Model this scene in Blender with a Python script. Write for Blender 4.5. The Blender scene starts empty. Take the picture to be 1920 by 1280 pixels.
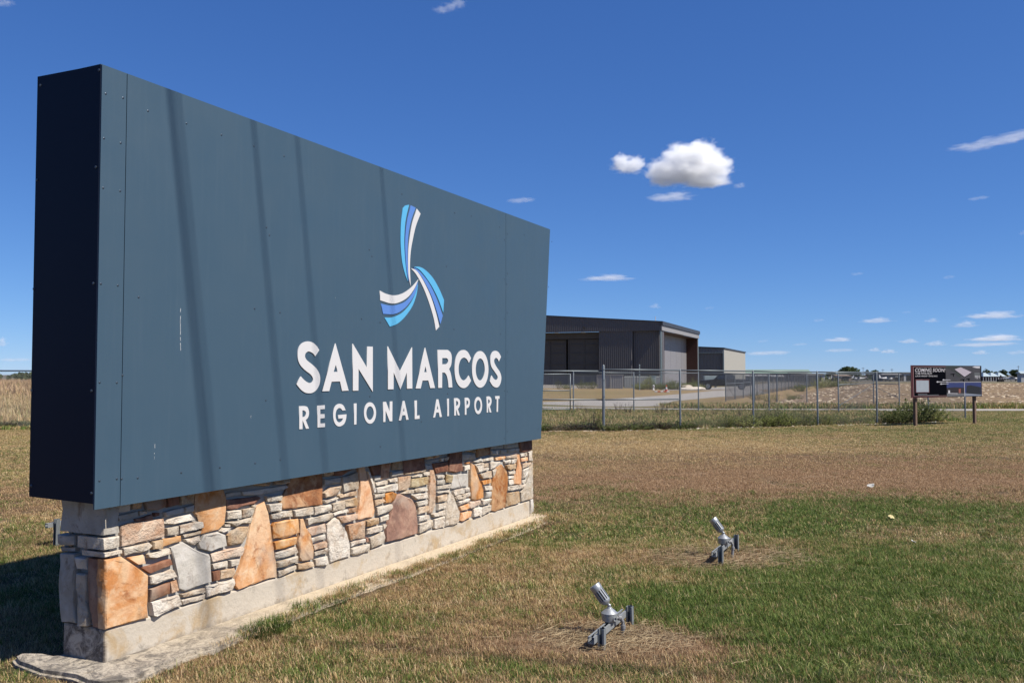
import bpy, bmesh, math, random
import numpy as np
from mathutils import Vector, Matrix, noise as mnoise

sc = bpy.context.scene
R = math.radians

# ---------------------------------------------------------------- camera
CAM_H = 1.62
F = 1650.0                                  # focal length in pixels of a 1920 px wide frame
PITCH = math.atan(62 / F)
cam_d = bpy.data.cameras.new('camera')
cam = bpy.data.objects.new('camera', cam_d)
sc.collection.objects.link(cam)
cam_d.sensor_width = 36
cam_d.lens = 36 * F / 1920
cam_d.clip_start = 0.05
cam_d.clip_end = 90000
cam.location = (0, 0, CAM_H)
cam.rotation_euler = (math.pi / 2 + PITCH, 0, 0)
sc.camera = cam

# ---------------------------------------------------------------- light
SUN_EL = R(51)
SUN_AZ = math.atan2(0.9056, -0.4248)         # compass angle of the sun from +Y towards +X
world = bpy.data.worlds.new('World')
sc.world = world
world.use_nodes = True
wn = world.node_tree
sky = wn.nodes.new('ShaderNodeTexSky')
sky.sky_type = 'NISHITA'
sky.sun_disc = False
sky.sun_elevation = SUN_EL
sky.sun_rotation = SUN_AZ
sky.altitude = 2000
sky.air_density = 0.8
sky.dust_density = 0.0
sky.ozone_density = 8.0
# the film's response to the sky: one power and one gain per channel, the same all over the dome
SKY_S = 0.08      # level the response was fitted at
sp3 = wn.nodes.new('ShaderNodeSeparateColor'); cb3 = wn.nodes.new('ShaderNodeCombineColor')
wn.links.new(sky.outputs[0], sp3.inputs[0])
for ch, (pw, gain) in enumerate(((.93, .90), (.78, .93), (.59, 1.10))):
    m1 = wn.nodes.new('ShaderNodeMath'); m1.operation = 'MULTIPLY'; m1.inputs[1].default_value = SKY_S
    m2 = wn.nodes.new('ShaderNodeMath'); m2.operation = 'POWER'; m2.inputs[1].default_value = pw
    m3 = wn.nodes.new('ShaderNodeMath'); m3.operation = 'MULTIPLY'; m3.inputs[1].default_value = gain / SKY_S
    wn.links.new(sp3.outputs[ch], m1.inputs[0]); wn.links.new(m1.outputs[0], m2.inputs[0]); wn.links.new(m2.outputs[0], m3.inputs[0]); wn.links.new(m3.outputs[0], cb3.inputs[ch])
wn.links.new(cb3.outputs[0], wn.nodes['Background'].inputs[0])
wn.nodes['Background'].inputs[1].default_value = 0.051

sun_d = bpy.data.lights.new('sun', 'SUN')
sun_d.energy = 5.0
sun_d.angle = R(0.53)
sun_d.color = (1.0, 0.94, 0.84)
sun = bpy.data.objects.new('sun', sun_d)
sc.collection.objects.link(sun)
sun_dir = Vector((math.sin(SUN_AZ) * math.cos(SUN_EL), math.cos(SUN_AZ) * math.cos(SUN_EL), math.sin(SUN_EL)))
sun.rotation_euler = sun_dir.to_track_quat('Z', 'Y').to_euler()
sun.location = (20, -10, 30)

sc.view_settings.view_transform = 'Standard'
sc.view_settings.look = 'None'
sc.view_settings.exposure = 0.65
sc.view_settings.gamma = 1.0
sc.view_settings.use_curve_mapping = False
sc.render.engine = 'CYCLES'
cy = sc.cycles
cy.use_denoising = True
cy.max_bounces = 10
cy.diffuse_bounces = 4
cy.glossy_bounces = 3
cy.transparent_max_bounces = 12
cy.volume_bounces = 8
cy.volume_step_rate = 1.0
cy.sample_clamp_indirect = 8

# ---------------------------------------------------------------- geometry of the place
cp_, sp_ = math.cos(PITCH), math.sin(PITCH)
def ray(x, y):
    a = (x - 960) / F; b = (640 - y) / F
    return Vector((a, cp_ - b * sp_, sp_ + b * cp_))
def gp(x, y, z=-0.05):
    """point on the ground seen at photo pixel x, y"""
    d = ray(x, y); t = (z - CAM_H) / d.z
    return Vector((d.x * t, d.y * t, z))
def at(x, y, depth):
    d = ray(x, y); t = depth / d.y
    return Vector((d.x * t, depth, CAM_H + d.z * t))
def smooth(a, b, x):
    t = max(0.0, min(1.0, (x - a) / (b - a)))
    return t * t * (3 - 2 * t)
def tz(x, y):
    """height of the ground"""
    z = -0.05
    z -= 0.085 * smooth(18, 34, y) * smooth(-3, 12, x)
    z -= 0.0045 * max(0.0, min(y, 700.0) - 110.0)
    z += 0.012 * mnoise.noise(Vector((x * .5, y * .5, 1.3))) * (1 - smooth(25, 60, y))
    z += 0.009 * mnoise.noise(Vector((x * 2.3, y * 2.3, 4.1))) * (1 - smooth(16, 30, y))
    z += 0.02 * mnoise.noise(Vector((x * .15, y * .15, 7.3))) * smooth(6, 14, y) * (1 - smooth(60, 120, y))
    return z
rng = random.Random(7)
nrg = np.random.default_rng(11)

SU = Vector((0.44042272, 0.89779053, 0)); SN = Vector((0.89779053, -0.44042272, 0))
SP = Vector((-2.30214397, 5.03628929, 0))
def SW(u, w, z): return SP + SU * u + SN * w + Vector((0, 0, z))

# ---------------------------------------------------------------- helpers
def link(o, parent=None):
    sc.collection.objects.link(o)
    if parent is not None: o.parent = parent
    return o
def tag(o, label=None, cat=None, group=None, kind=None):
    if label: o['label'] = label
    if cat: o['category'] = cat
    if group: o['group'] = group
    if kind: o['kind'] = kind
    return o
def empty(name, loc=(0, 0, 0), rz=0):
    o = bpy.data.objects.new(name, None)
    o.location = loc; o.rotation_euler = (0, 0, rz); o.empty_display_size = .3
    return link(o)
def mesh_obj(name, verts, faces, mat=None, parent=None, smooth_=False, loc=None):
    me = bpy.data.meshes.new(name)
    me.from_pydata([tuple(v) for v in verts], [], faces)
    me.update()
    if smooth_: me.shade_smooth()
    if mat:
        for m in (mat if isinstance(mat, (list, tuple)) else [mat]): me.materials.append(m)
    o = bpy.data.objects.new(name, me)
    if loc is not None: o.location = loc
    return link(o, parent)
class MB:
    """collects shapes for ONE mesh object"""
    def __init__(s): s.v = []; s.f = []; s.m = []; s.cur = 0
    def add(s, vs, fs):
        b = len(s.v); s.v += [tuple(v) for v in vs]
        for f in fs: s.f.append(tuple(i + b for i in f)); s.m.append(s.cur)
    def box(s, x0, x1, y0, y1, z0, z1, M=None):
        vs = [Vector((x, y, z)) for z in (z0, z1) for x, y in ((x0, y0), (x1, y0), (x1, y1), (x0, y1))]
        if M: vs = [M @ v for v in vs]
        s.add(vs, [(3, 2, 1, 0), (4, 5, 6, 7), (0, 1, 5, 4), (1, 2, 6, 5), (2, 3, 7, 6), (3, 0, 4, 7)])
    def tube(s, pts, r, n=8, cap=True):
        pts = [Vector(p) for p in pts]
        rs = r if isinstance(r, (list, tuple)) else [r] * len(pts)
        rings = []
        for i, p in enumerate(pts):
            d = (pts[min(i + 1, len(pts) - 1)] - pts[max(i - 1, 0)]).normalized()
            a = d.orthogonal().normalized() if abs(d.z) > .95 else d.cross(Vector((0, 0, 1))).normalized()
            b = d.cross(a).normalized()
            rings.append([p + (a * math.cos(t) + b * math.sin(t)) * rs[i] for t in [2 * math.pi * k / n for k in range(n)]])
        vs = [v for r_ in rings for v in r_]; fs = []
        for i in range(len(pts) - 1):
            for k in range(n):
                fs.append((i * n + k, i * n + (k + 1) % n, (i + 1) * n + (k + 1) % n, (i + 1) * n + k))
        if cap:
            fs.append(tuple(range(n))[::-1]); fs.append(tuple((len(pts) - 1) * n + k for k in range(n)))
        s.add(vs, fs)
    def lathe(s, prof, origin, axis, n=16):
        """prof: (radius, height) list along axis"""
        ax = Vector(axis).normalized(); a = ax.orthogonal().normalized(); b = ax.cross(a)
        o = Vector(origin); vs = []
        for r, h in prof:
            for k in range(n):
                t = 2 * math.pi * k / n
                vs.append(o + ax * h + (a * math.cos(t) + b * math.sin(t)) * r)
        fs = []
        for i in range(len(prof) - 1):
            for k in range(n):
                fs.append((i * n + k, i * n + (k + 1) % n, (i + 1) * n + (k + 1) % n, (i + 1) * n + k))
        fs.append(tuple(range(n))[::-1]); fs.append(tuple((len(prof) - 1) * n + k for k in range(n)))
        s.add(vs, fs)
    def prism(s, poly, fn, d0, d1):
        """poly of 2D points; fn(a, b, d) -> 3D; extruded from d0 to d1"""
        n = len(poly)
        vs = [fn(a, b, d0) for a, b in poly] + [fn(a, b, d1) for a, b in poly]
        fs = [tuple(range(n))[::-1], tuple(range(n, 2 * n))]
        fs += [(i, (i + 1) % n, n + (i + 1) % n, n + i) for i in range(n)]
        s.add(vs, fs)
    def build(s, name, mat, parent=None, smooth_=False, loc=None):
        me = bpy.data.meshes.new(name)
        me.from_pydata(s.v, [], s.f)
        for m in (mat if isinstance(mat, (list, tuple)) else [mat]): me.materials.append(m)
        if any(s.m): me.polygons.foreach_set('material_index', s.m)
        me.update()
        bm = bmesh.new(); bm.from_mesh(me); bmesh.ops.recalc_face_normals(bm, faces=bm.faces); bm.to_mesh(me); bm.free()
        if smooth_: me.shade_smooth()
        o = bpy.data.objects.new(name, me)
        if loc is not None: o.location = loc
        return link(o, parent)
def copy_tree(o, parent=None):
    c = o.copy(); sc.collection.objects.link(c); c.parent = parent
    for ch in list(o.children): copy_tree(ch, c)
    return c
def bevel(o, w=.003, seg=1):
    m = o.modifiers.new('bevel', 'BEVEL'); m.width = w; m.segments = seg; m.limit_method = 'ANGLE'; m.angle_limit = R(35)
    return o

# ---------------------------------------------------------------- materials
def newmat(name):
    m = bpy.data.materials.new(name); m.use_nodes = True
    nt = m.node_tree
    return m, nt, nt.nodes['Principled BSDF']
def N_(nt, t, **kw):
    n = nt.nodes.new(t)
    for k, v in kw.items():
        if k in n.bl_rna.properties: setattr(n, k, v)
        else: n.inputs[k.replace('_', ' ')].default_value = v
    return n
ALB = 0.63       # one scale for all surface colours, matched to the exposure
def ramp(nt, stops, interp='LINEAR'):
    n = nt.nodes.new('ShaderNodeValToRGB'); cr = n.color_ramp; cr.interpolation = interp
    while len(cr.elements) < len(stops): cr.elements.new(.5)
    for e, (p, c) in zip(cr.elements, stops):
        e.position = p; e.color = (*[x * ALB for x in c[:3]], 1)
    return n
def mixc(nt, fac, a, b, mode='MIX'):
    n = nt.nodes.new('ShaderNodeMix'); n.data_type = 'RGBA'; n.blend_type = mode
    for sock, v in ((n.inputs[0], fac), (n.inputs[6], a), (n.inputs[7], b)):
        if hasattr(v, 'links') or hasattr(v, 'is_linked'): nt.links.new(v, sock)
        elif isinstance(v, (int, float)): sock.default_value = v
        else: sock.default_value = (*[x * ALB for x in v], 1)
    return n.outputs[2]
def mth(nt, op, a, b=None, c=None, clamp=False):
    n = nt.nodes.new('ShaderNodeMath'); n.operation = op; n.use_clamp = clamp
    for i, v in enumerate((a, b, c)):
        if v is None: continue
        if hasattr(v, 'is_linked'): nt.links.new(v, n.inputs[i])
        else: n.inputs[i].default_value = v
    return n.outputs[0]
def nz(nt, scale, detail=4, rough=.55, vec=None, dist=0.0):
    n = nt.nodes.new('ShaderNodeTexNoise'); n.inputs['Scale'].default_value = scale
    n.inputs['Detail'].default_value = detail; n.inputs['Roughness'].default_value = rough
    n.inputs['Distortion'].default_value = dist
    if vec is not None: nt.links.new(vec, n.inputs['Vector'])
    return n.outputs[0]
def pos(nt): return nt.nodes.new('ShaderNodeNewGeometry').outputs['Position']
def maprange(nt, v, a, b, c=0., d=1.):
    n = nt.nodes.new('ShaderNodeMapRange'); nt.links.new(v, n.inputs[0])
    for i, x in enumerate((a, b, c, d)): n.inputs[i + 1].default_value = x
    return n.outputs[0]
def bump(nt, bs, h, strength, dist):
    b = nt.nodes.new('ShaderNodeBump'); b.inputs['Strength'].default_value = strength; b.inputs['Distance'].default_value = dist
    nt.links.new(h, b.inputs['Height']); nt.links.new(b.outputs[0], bs.inputs['Normal']); return b
def simple(name, col, rough=.6, metal=0., var=.12, scale=6., bmp=0., bdist=.002, spec=.5):
    """painted or worn surface: base colour broken up by noise"""
    m, nt, b = newmat(name)
    p = pos(nt)
    n = nz(nt, scale, 6, .6, p)
    c = mixc(nt, n, [max(0, x * (1 - var)) for x in col], [min(1, x * (1 + var)) for x in col])
    nt.links.new(c, b.inputs['Base Color'])
    b.inputs['Roughness'].default_value = rough; b.inputs['Metallic'].default_value = metal
    b.inputs['Specular IOR Level'].default_value = spec
    r = maprange(nt, nz(nt, scale * 3, 4, .6, p), .3, .7, max(0, rough - .08), min(1, rough + .1))
    nt.links.new(r, b.inputs['Roughness'])
    if bmp: bump(nt, b, nz(nt, scale * 12, 5, .6, p), bmp, bdist)
    return m
STONES=[
('g',0.35,[(-0.033,0.92),(0.051,0.909),(0.071,0.765),(0.071,0.709),(-0.029,0.714)]),
('w',0.2,[(-0.036,0.698),(0.075,0.695),(0.081,0.632),(-0.033,0.63)]),
('w',0.17,[(-0.029,0.616),(0.092,0.611),(0.092,0.591),(-0.023,0.587)]),
('o',0.05,[(-0.023,0.577),(0.093,0.572),(0.217,0.48),(0.281,0.431),(0.288,0.177),(-0.008,0.181)]),
('g',0,[(0.059,0.862),(0.153,0.856),(0.153,0.826),(0.064,0.826)]),
('t',0,[(0.168,0.86),(0.239,0.858),(0.239,0.824),(0.171,0.829)]),
('g',0,[(0.068,0.809),(0.207,0.816),(0.21,0.785),(0.076,0.778)]),
('w',0,[(0.217,0.817),(0.271,0.813),(0.275,0.796),(0.218,0.786)]),
('b',0,[(0.249,0.866),(0.409,0.873),(0.418,0.816),(0.346,0.805),(0.271,0.815)]),
('b',0,[(0.424,0.864),(0.514,0.867),(0.515,0.815),(0.427,0.809)]),
('t',0,[(0.523,0.866),(0.636,0.862),(0.637,0.806),(0.529,0.809)]),
('g',0,[(0.406,0.785),(0.558,0.791),(0.559,0.76),(0.415,0.756)]),
('g',0,[(0.567,0.794),(0.637,0.796),(0.638,0.756),(0.571,0.756)]),
('b',0,[(0.194,0.771),(0.313,0.782),(0.318,0.75),(0.198,0.756)]),
('p',0,[(0.087,0.745),(0.143,0.755),(0.402,0.751),(0.405,0.632),(0.095,0.628)]),
('b',0,[(0.329,0.788),(0.367,0.787),(0.364,0.767),(0.334,0.768)]),
('w',0,[(0.414,0.712),(0.433,0.736),(0.612,0.742),(0.645,0.702),(0.478,0.695)]),
('w',0,[(0.425,0.683),(0.509,0.685),(0.51,0.632),(0.424,0.639)]),
('w',0,[(0.52,0.685),(0.655,0.693),(0.716,0.681),(0.712,0.642),(0.523,0.633)]),
('w',0,[(0.552,0.621),(0.689,0.628),(0.708,0.621),(0.689,0.603),(0.56,0.603)]),
('w',0,[(0.569,0.594),(0.689,0.595),(0.69,0.56),(0.643,0.543),(0.578,0.575)]),
('o',0,[(0.399,0.622),(0.537,0.62),(0.544,0.584),(0.401,0.573)]),
('w',0,[(0.102,0.62),(0.291,0.622),(0.312,0.597),(0.284,0.572),(0.111,0.576)]),
('t',0,[(0.316,0.619),(0.392,0.62),(0.386,0.565),(0.315,0.573)]),
('w',0,[(0.28,0.552),(0.449,0.559),(0.463,0.522),(0.343,0.514),(0.284,0.527)]),
('o',0,[(0.139,0.558),(0.247,0.558),(0.268,0.498),(0.207,0.506)]),
('b',0,[(0.24,0.48),(0.464,0.491),(0.478,0.451),(0.299,0.432)]),
('w',0,[(0.291,0.421),(0.474,0.424),(0.501,0.374),(0.337,0.361),(0.296,0.373)]),
('m',0,[(0.296,0.343),(0.449,0.351),(0.454,0.281),(0.302,0.265)]),
('p',0,[(0.459,0.352),(0.506,0.356),(0.522,0.287),(0.463,0.279)]),
('w',0,[(0.306,0.264),(0.517,0.261),(0.545,0.196),(0.345,0.168),(0.32,0.181)]),
('g',0,[(0.462,0.56),(0.556,0.579),(0.644,0.522),(0.771,0.463),(0.779,0.444),(0.793,0.282),(0.575,0.269),(0.529,0.296),(0.514,0.382)]),
('w',0,[(0.543,0.258),(0.733,0.255),(0.743,0.228),(0.557,0.234)]),
('w',0,[(0.547,0.223),(0.744,0.214),(0.744,0.185),(0.563,0.188)]),
('o',0,[(0.649,0.856),(0.881,0.857),(0.911,0.808),(0.915,0.728),(0.905,0.638),(0.85,0.607),(0.703,0.601),(0.695,0.612),(0.727,0.68),(0.659,0.732),(0.651,0.745)]),
('g',0,[(0.679,0.545),(0.729,0.594),(0.85,0.597),(0.909,0.565),(0.919,0.491),(0.782,0.48),(0.697,0.511)]),
('g',0,[(0.909,0.834),(1.056,0.833),(1.061,0.806),(0.913,0.811)]),
('g',0,[(1.066,0.829),(1.52,0.822),(1.537,0.802),(1.488,0.789),(1.182,0.791),(1.075,0.804)]),
('t',0,[(0.89,0.869),(1.065,0.866),(1.075,0.844),(0.899,0.847)]),
('t',0,[(1.084,0.874),(1.366,0.867),(1.321,0.84),(1.094,0.842)]),
('t',0,[(1.377,0.869),(1.547,0.866),(1.542,0.837),(1.393,0.839)]),
('b',0,[(0.916,0.794),(1.221,0.779),(1.261,0.764),(1.183,0.729),(0.956,0.723),(0.924,0.73)]),
('w',0,[(1.301,0.769),(1.468,0.76),(1.463,0.721),(1.312,0.726)]),
('w',0,[(1.312,0.712),(1.453,0.701),(1.453,0.644),(1.329,0.654)]),
('w',0,[(1.344,0.638),(1.448,0.633),(1.449,0.595),(1.355,0.604)]),
('w',0,[(1.461,0.636),(1.572,0.635),(1.576,0.587),(1.465,0.596)]),
('w',0,[(0.924,0.714),(1.047,0.712),(1.048,0.65),(0.93,0.66)]),
('w',0,[(1.06,0.71),(1.183,0.712),(1.191,0.684),(1.174,0.652),(1.061,0.653)]),
('w',0,[(1.158,0.722),(1.197,0.727),(1.201,0.706),(1.183,0.705)]),
('w',0,[(0.912,0.647),(1.05,0.639),(1.169,0.642),(1.151,0.601),(1.069,0.613),(1.013,0.601),(0.967,0.625)]),
('w',0,[(0.905,0.635),(0.957,0.627),(0.962,0.609),(0.912,0.616)]),
('w',0,[(0.863,0.595),(0.903,0.612),(0.962,0.603),(0.94,0.586),(0.886,0.579)]),
('t',0,[(0.927,0.559),(1.032,0.599),(1.127,0.587),(1.113,0.525),(1.071,0.478),(0.951,0.483),(0.928,0.509)]),
('o',0,[(1.212,0.708),(1.292,0.736),(1.329,0.651),(1.356,0.556),(1.373,0.455),(1.417,0.271),(1.423,0.185),(1.27,0.189),(1.039,0.177),(1.001,0.212),(1.014,0.262),(1.078,0.37),(1.128,0.482),(1.156,0.586),(1.195,0.662)]),
('p',0,[(0.787,0.463),(1.072,0.462),(1.091,0.441),(1.063,0.399),(0.801,0.406)]),
('w',0,[(0.797,0.393),(0.943,0.388),(0.944,0.349),(0.81,0.359)]),
('w',0,[(0.954,0.39),(1.049,0.382),(1.041,0.343),(0.962,0.345)]),
('m',0,[(0.802,0.344),(0.865,0.341),(0.864,0.277),(0.807,0.279)]),
('t',0,[(0.877,0.336),(1.004,0.334),(1.009,0.297),(0.991,0.27),(0.873,0.281)]),
('w',0,[(0.752,0.265),(0.996,0.259),(1.001,0.232),(0.974,0.191),(0.857,0.188),(0.762,0.19)]),
('r',0,[(1.453,0.733),(1.501,0.767),(1.57,0.852),(1.917,0.853),(1.92,0.626),(1.483,0.651),(1.454,0.671)]),
('t',0,[(1.928,0.855),(2.051,0.86),(2.057,0.839),(1.934,0.837)]),
('b',0,[(2.063,0.859),(2.367,0.866),(2.361,0.844),(2.156,0.825),(2.063,0.834)]),
('g',0,[(1.934,0.82),(2.145,0.813),(2.151,0.768),(1.94,0.774)]),
('w',0,[(2.162,0.813),(2.361,0.833),(2.384,0.75),(2.387,0.69),(2.181,0.689)]),
('p',0,[(1.941,0.714),(2.007,0.748),(2.151,0.746),(2.152,0.71),(2.088,0.675),(1.947,0.679)]),
('t',0,[(2.123,0.674),(2.17,0.683),(2.369,0.678),(2.369,0.644),(2.147,0.648)]),
('w',0,[(1.93,0.66),(2.111,0.662),(2.123,0.653),(1.964,0.631)]),
('w',0,[(2.037,0.621),(2.188,0.627),(2.189,0.562),(2.044,0.557)]),
('t',0,[(2.196,0.626),(2.363,0.63),(2.376,0.61),(2.371,0.563),(2.206,0.565)]),
('p',0,[(2.26,0.552),(2.37,0.556),(2.367,0.512),(2.261,0.516)]),
('w',0,[(2.055,0.541),(2.148,0.557),(2.242,0.551),(2.249,0.525),(2.061,0.523)]),
('w',0,[(1.583,0.631),(1.806,0.628),(1.806,0.569),(1.686,0.57),(1.593,0.583)]),
('w',0,[(1.816,0.626),(2.02,0.62),(2.027,0.57),(1.817,0.561)]),
('w',0,[(1.387,0.645),(1.573,0.629),(1.578,0.588),(1.39,0.593)]),
('w',0,[(1.733,0.549),(2.044,0.55),(2.056,0.516),(1.988,0.498),(1.739,0.501)]),
('p',0,[(2.113,0.508),(2.352,0.499),(2.35,0.455),(2.184,0.451)]),
('o',0,[(2.379,0.846),(2.467,0.849),(2.526,0.734),(2.579,0.622),(2.613,0.489),(2.601,0.438),(2.38,0.447),(2.367,0.471),(2.395,0.563),(2.399,0.741)]),
('w',0,[(2.493,0.828),(2.538,0.82),(2.565,0.745),(2.618,0.663),(2.619,0.637),(2.592,0.636),(2.546,0.732)]),
('o',0,[(1.369,0.557),(1.393,0.576),(1.644,0.565),(1.651,0.461),(1.486,0.444),(1.375,0.46)]),
('o',0,[(1.657,0.56),(1.701,0.554),(1.728,0.489),(1.776,0.427),(1.821,0.31),(1.816,0.236),(1.69,0.243),(1.657,0.279),(1.644,0.422),(1.663,0.465)]),
('p',0,[(1.744,0.47),(1.96,0.488),(1.969,0.41),(1.792,0.414)]),
('o',0,[(1.381,0.436),(1.626,0.435),(1.632,0.377),(1.487,0.372),(1.391,0.38)]),
('w',0,[(1.396,0.359),(1.627,0.365),(1.638,0.319),(1.488,0.307),(1.401,0.32)]),
('w',0,[(1.411,0.292),(1.638,0.296),(1.644,0.248),(1.489,0.242),(1.417,0.249)]),
('w',0,[(1.433,0.223),(1.629,0.228),(1.631,0.197),(1.49,0.183),(1.437,0.181)]),
('w',0,[(1.798,0.393),(1.961,0.397),(1.971,0.357),(1.804,0.361)]),
('p',0,[(1.815,0.342),(1.962,0.348),(1.984,0.33),(1.974,0.297),(1.826,0.299)]),
('w',0,[(1.826,0.289),(1.991,0.291),(1.996,0.272),(1.98,0.247),(1.832,0.254)]),
('w',0,[(1.838,0.232),(1.986,0.229),(1.992,0.175),(1.97,0.162),(1.844,0.183)]),
('t',0,[(1.639,0.236),(1.822,0.218),(1.828,0.183),(1.732,0.177),(1.644,0.195)]),
('w',0,[(1.977,0.472),(2.079,0.509),(2.125,0.485),(2.221,0.377),(2.272,0.267),(2.268,0.177),(2.176,0.173),(2.024,0.169),(2.008,0.235),(1.978,0.38)]),
('p',0,[(2.232,0.426),(2.478,0.422),(2.486,0.286),(2.279,0.295)]),
('w',0,[(2.284,0.283),(2.48,0.28),(2.48,0.25),(2.288,0.246)]),
('w',0,[(2.285,0.232),(2.538,0.229),(2.532,0.17),(2.332,0.169),(2.285,0.189)]),
('t',0,[(2.487,0.424),(2.66,0.422),(2.668,0.371),(2.492,0.371)]),
('w',0,[(2.498,0.355),(2.684,0.353),(2.702,0.308),(2.499,0.307)]),
('b',0,[(2.49,0.282),(2.525,0.284),(2.531,0.245),(2.49,0.248)]),
('w',0,[(2.538,0.276),(2.749,0.295),(2.77,0.244),(2.755,0.194),(2.566,0.184),(2.549,0.229)]),
('b',0,[(2.543,0.847),(2.685,0.854),(2.691,0.78),(2.588,0.781)]),
('g',0,[(2.594,0.777),(2.691,0.775),(2.692,0.734),(2.6,0.734)]),
('r',0,[(2.699,0.859),(2.862,0.858),(2.825,0.74),(2.7,0.736)]),
('t',0,[(2.877,0.863),(3.022,0.861),(3.023,0.788),(2.877,0.799)]),
('g',0,[(2.857,0.784),(3.035,0.78),(3.036,0.745),(2.857,0.74)]),
('b',0,[(3.044,0.859),(3.381,0.863),(3.405,0.757),(3.255,0.746),(3.055,0.752)]),
('g',0,[(3.402,0.831),(3.662,0.827),(3.655,0.805),(3.416,0.808)]),
('t',0,[(3.391,0.861),(3.569,0.864),(3.569,0.84),(3.395,0.839)]),
('t',0,[(3.59,0.862),(3.832,0.865),(3.832,0.842),(3.598,0.84)]),
('g',0,[(3.677,0.837),(3.735,0.835),(3.728,0.799),(3.684,0.803)]),
('g',0,[(3.75,0.834),(3.839,0.834),(3.832,0.801),(3.758,0.8)]),
('g',0,[(3.416,0.79),(3.527,0.783),(3.534,0.746),(3.43,0.749)]),
('t',0,[(3.061,0.748),(3.416,0.747),(3.41,0.731),(3.086,0.739)]),
('b',0,[(3.555,0.796),(3.82,0.791),(3.821,0.696),(3.599,0.692)]),
('b',0,[(3.85,0.864),(4.097,0.867),(4.107,0.672),(3.97,0.666),(3.836,0.695)]),
('w',0,[(2.612,0.719),(2.798,0.719),(2.798,0.689),(2.629,0.691)]),
('w',0,[(2.812,0.724),(2.943,0.731),(2.949,0.689),(2.816,0.697)]),
('p',0,[(2.957,0.729),(3.153,0.723),(3.159,0.642),(3.1,0.6),(2.968,0.605)]),
('w',0,[(3.166,0.718),(3.355,0.717),(3.349,0.692),(3.17,0.704)]),
('w',0,[(3.369,0.726),(3.479,0.726),(3.472,0.69),(3.376,0.7)]),
('y',0,[(3.173,0.693),(3.465,0.68),(3.466,0.611),(3.282,0.607),(3.164,0.617)]),
('w',0,[(2.629,0.675),(2.952,0.679),(2.956,0.617),(2.641,0.63)]),
('w',0,[(2.549,0.739),(2.597,0.731),(2.624,0.636),(2.596,0.633)]),
('w',0,[(2.607,0.621),(2.757,0.62),(2.755,0.58),(2.61,0.585)]),
('t',0,[(2.613,0.575),(2.746,0.568),(2.758,0.546),(2.625,0.521)]),
('o',0,[(2.767,0.612),(2.864,0.617),(2.932,0.591),(2.914,0.547),(2.865,0.519),(2.767,0.532)]),
('m',0,[(2.948,0.58),(3.0,0.581),(3.178,0.513),(3.237,0.45),(3.274,0.282),(3.27,0.194),(3.003,0.186),(2.787,0.202),(2.784,0.309),(2.833,0.395),(2.892,0.516)]),
('w',0,[(2.637,0.513),(2.853,0.51),(2.875,0.477),(2.818,0.448),(2.643,0.443)]),
('w',0,[(2.686,0.423),(2.821,0.427),(2.816,0.384),(2.69,0.377)]),
('t',0,[(2.53,0.43),(2.672,0.422),(2.672,0.366),(2.531,0.368)]),
('w',0,[(2.531,0.348),(2.719,0.352),(2.719,0.306),(2.532,0.306)]),
('w',0,[(2.73,0.354),(2.789,0.348),(2.774,0.317),(2.737,0.31)]),
('w',0,[(3.018,0.582),(3.1,0.601),(3.21,0.593),(3.204,0.559),(3.062,0.566)]),
('w',0,[(3.23,0.585),(3.256,0.599),(3.445,0.581),(3.445,0.552),(3.243,0.562)]),
('w',0,[(3.184,0.548),(3.452,0.54),(3.453,0.486),(3.257,0.493)]),
('w',0,[(3.254,0.476),(3.453,0.475),(3.446,0.433),(3.273,0.434)]),
('t',0,[(3.297,0.424),(3.453,0.417),(3.446,0.371),(3.298,0.36)]),
('w',0,[(3.295,0.346),(3.474,0.331),(3.482,0.294),(3.298,0.292)]),
('w',0,[(3.296,0.272),(3.545,0.274),(3.548,0.215),(3.312,0.187),(3.296,0.201)]),
('p',0,[(3.492,0.739),(3.563,0.732),(3.599,0.637),(3.593,0.402),(3.53,0.338),(3.47,0.35),(3.48,0.577)]),
('w',0,[(3.606,0.677),(3.758,0.669),(3.761,0.642),(3.616,0.646)]),
('y',0,[(3.773,0.675),(3.908,0.65),(3.878,0.581),(3.781,0.595)]),
('g',0,[(3.62,0.631),(3.759,0.624),(3.766,0.582),(3.628,0.59)]),
('w',0,[(3.628,0.575),(3.875,0.57),(3.879,0.531),(3.628,0.545)]),
('w',0,[(3.61,0.525),(3.834,0.518),(3.846,0.497),(3.617,0.506)]),
('t',0,[(3.617,0.48),(3.801,0.484),(3.797,0.421),(3.629,0.42)]),
('w',0,[(3.629,0.413),(3.792,0.402),(3.772,0.345),(3.629,0.35)]),
('w',0,[(3.533,0.327),(3.768,0.335),(3.763,0.287),(3.558,0.297)]),
('w',0,[(3.561,0.275),(3.746,0.282),(3.754,0.187),(3.602,0.178),(3.562,0.198)]),
('w',0,[(3.849,0.501),(3.922,0.45),(4.043,0.281),(4.015,0.186),(3.941,0.174),(3.768,0.181),(3.775,0.281),(3.807,0.404)]),
('w',0,[(3.921,0.492),(4.119,0.492),(4.12,0.449),(3.937,0.448)]),
('w',0,[(3.948,0.432),(4.144,0.435),(4.149,0.391),(3.99,0.396)]),
('g',0,[(3.897,0.615),(3.936,0.653),(4.21,0.636),(4.229,0.593),(4.211,0.51),(3.897,0.522)]),
('g',0,[(4.105,0.839),(4.367,0.821),(4.368,0.759),(4.105,0.775)]),
('t',0,[(4.112,0.866),(4.367,0.873),(4.367,0.827),(4.126,0.841)]),
('r',0,[(4.397,0.864),(4.691,0.871),(4.683,0.785),(4.411,0.776)]),
('g',0,[(4.714,0.862),(4.97,0.865),(4.97,0.828),(4.714,0.84)]),
('g',0,[(4.995,0.867),(5.23,0.873),(5.23,0.82),(4.995,0.827)]),
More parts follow.
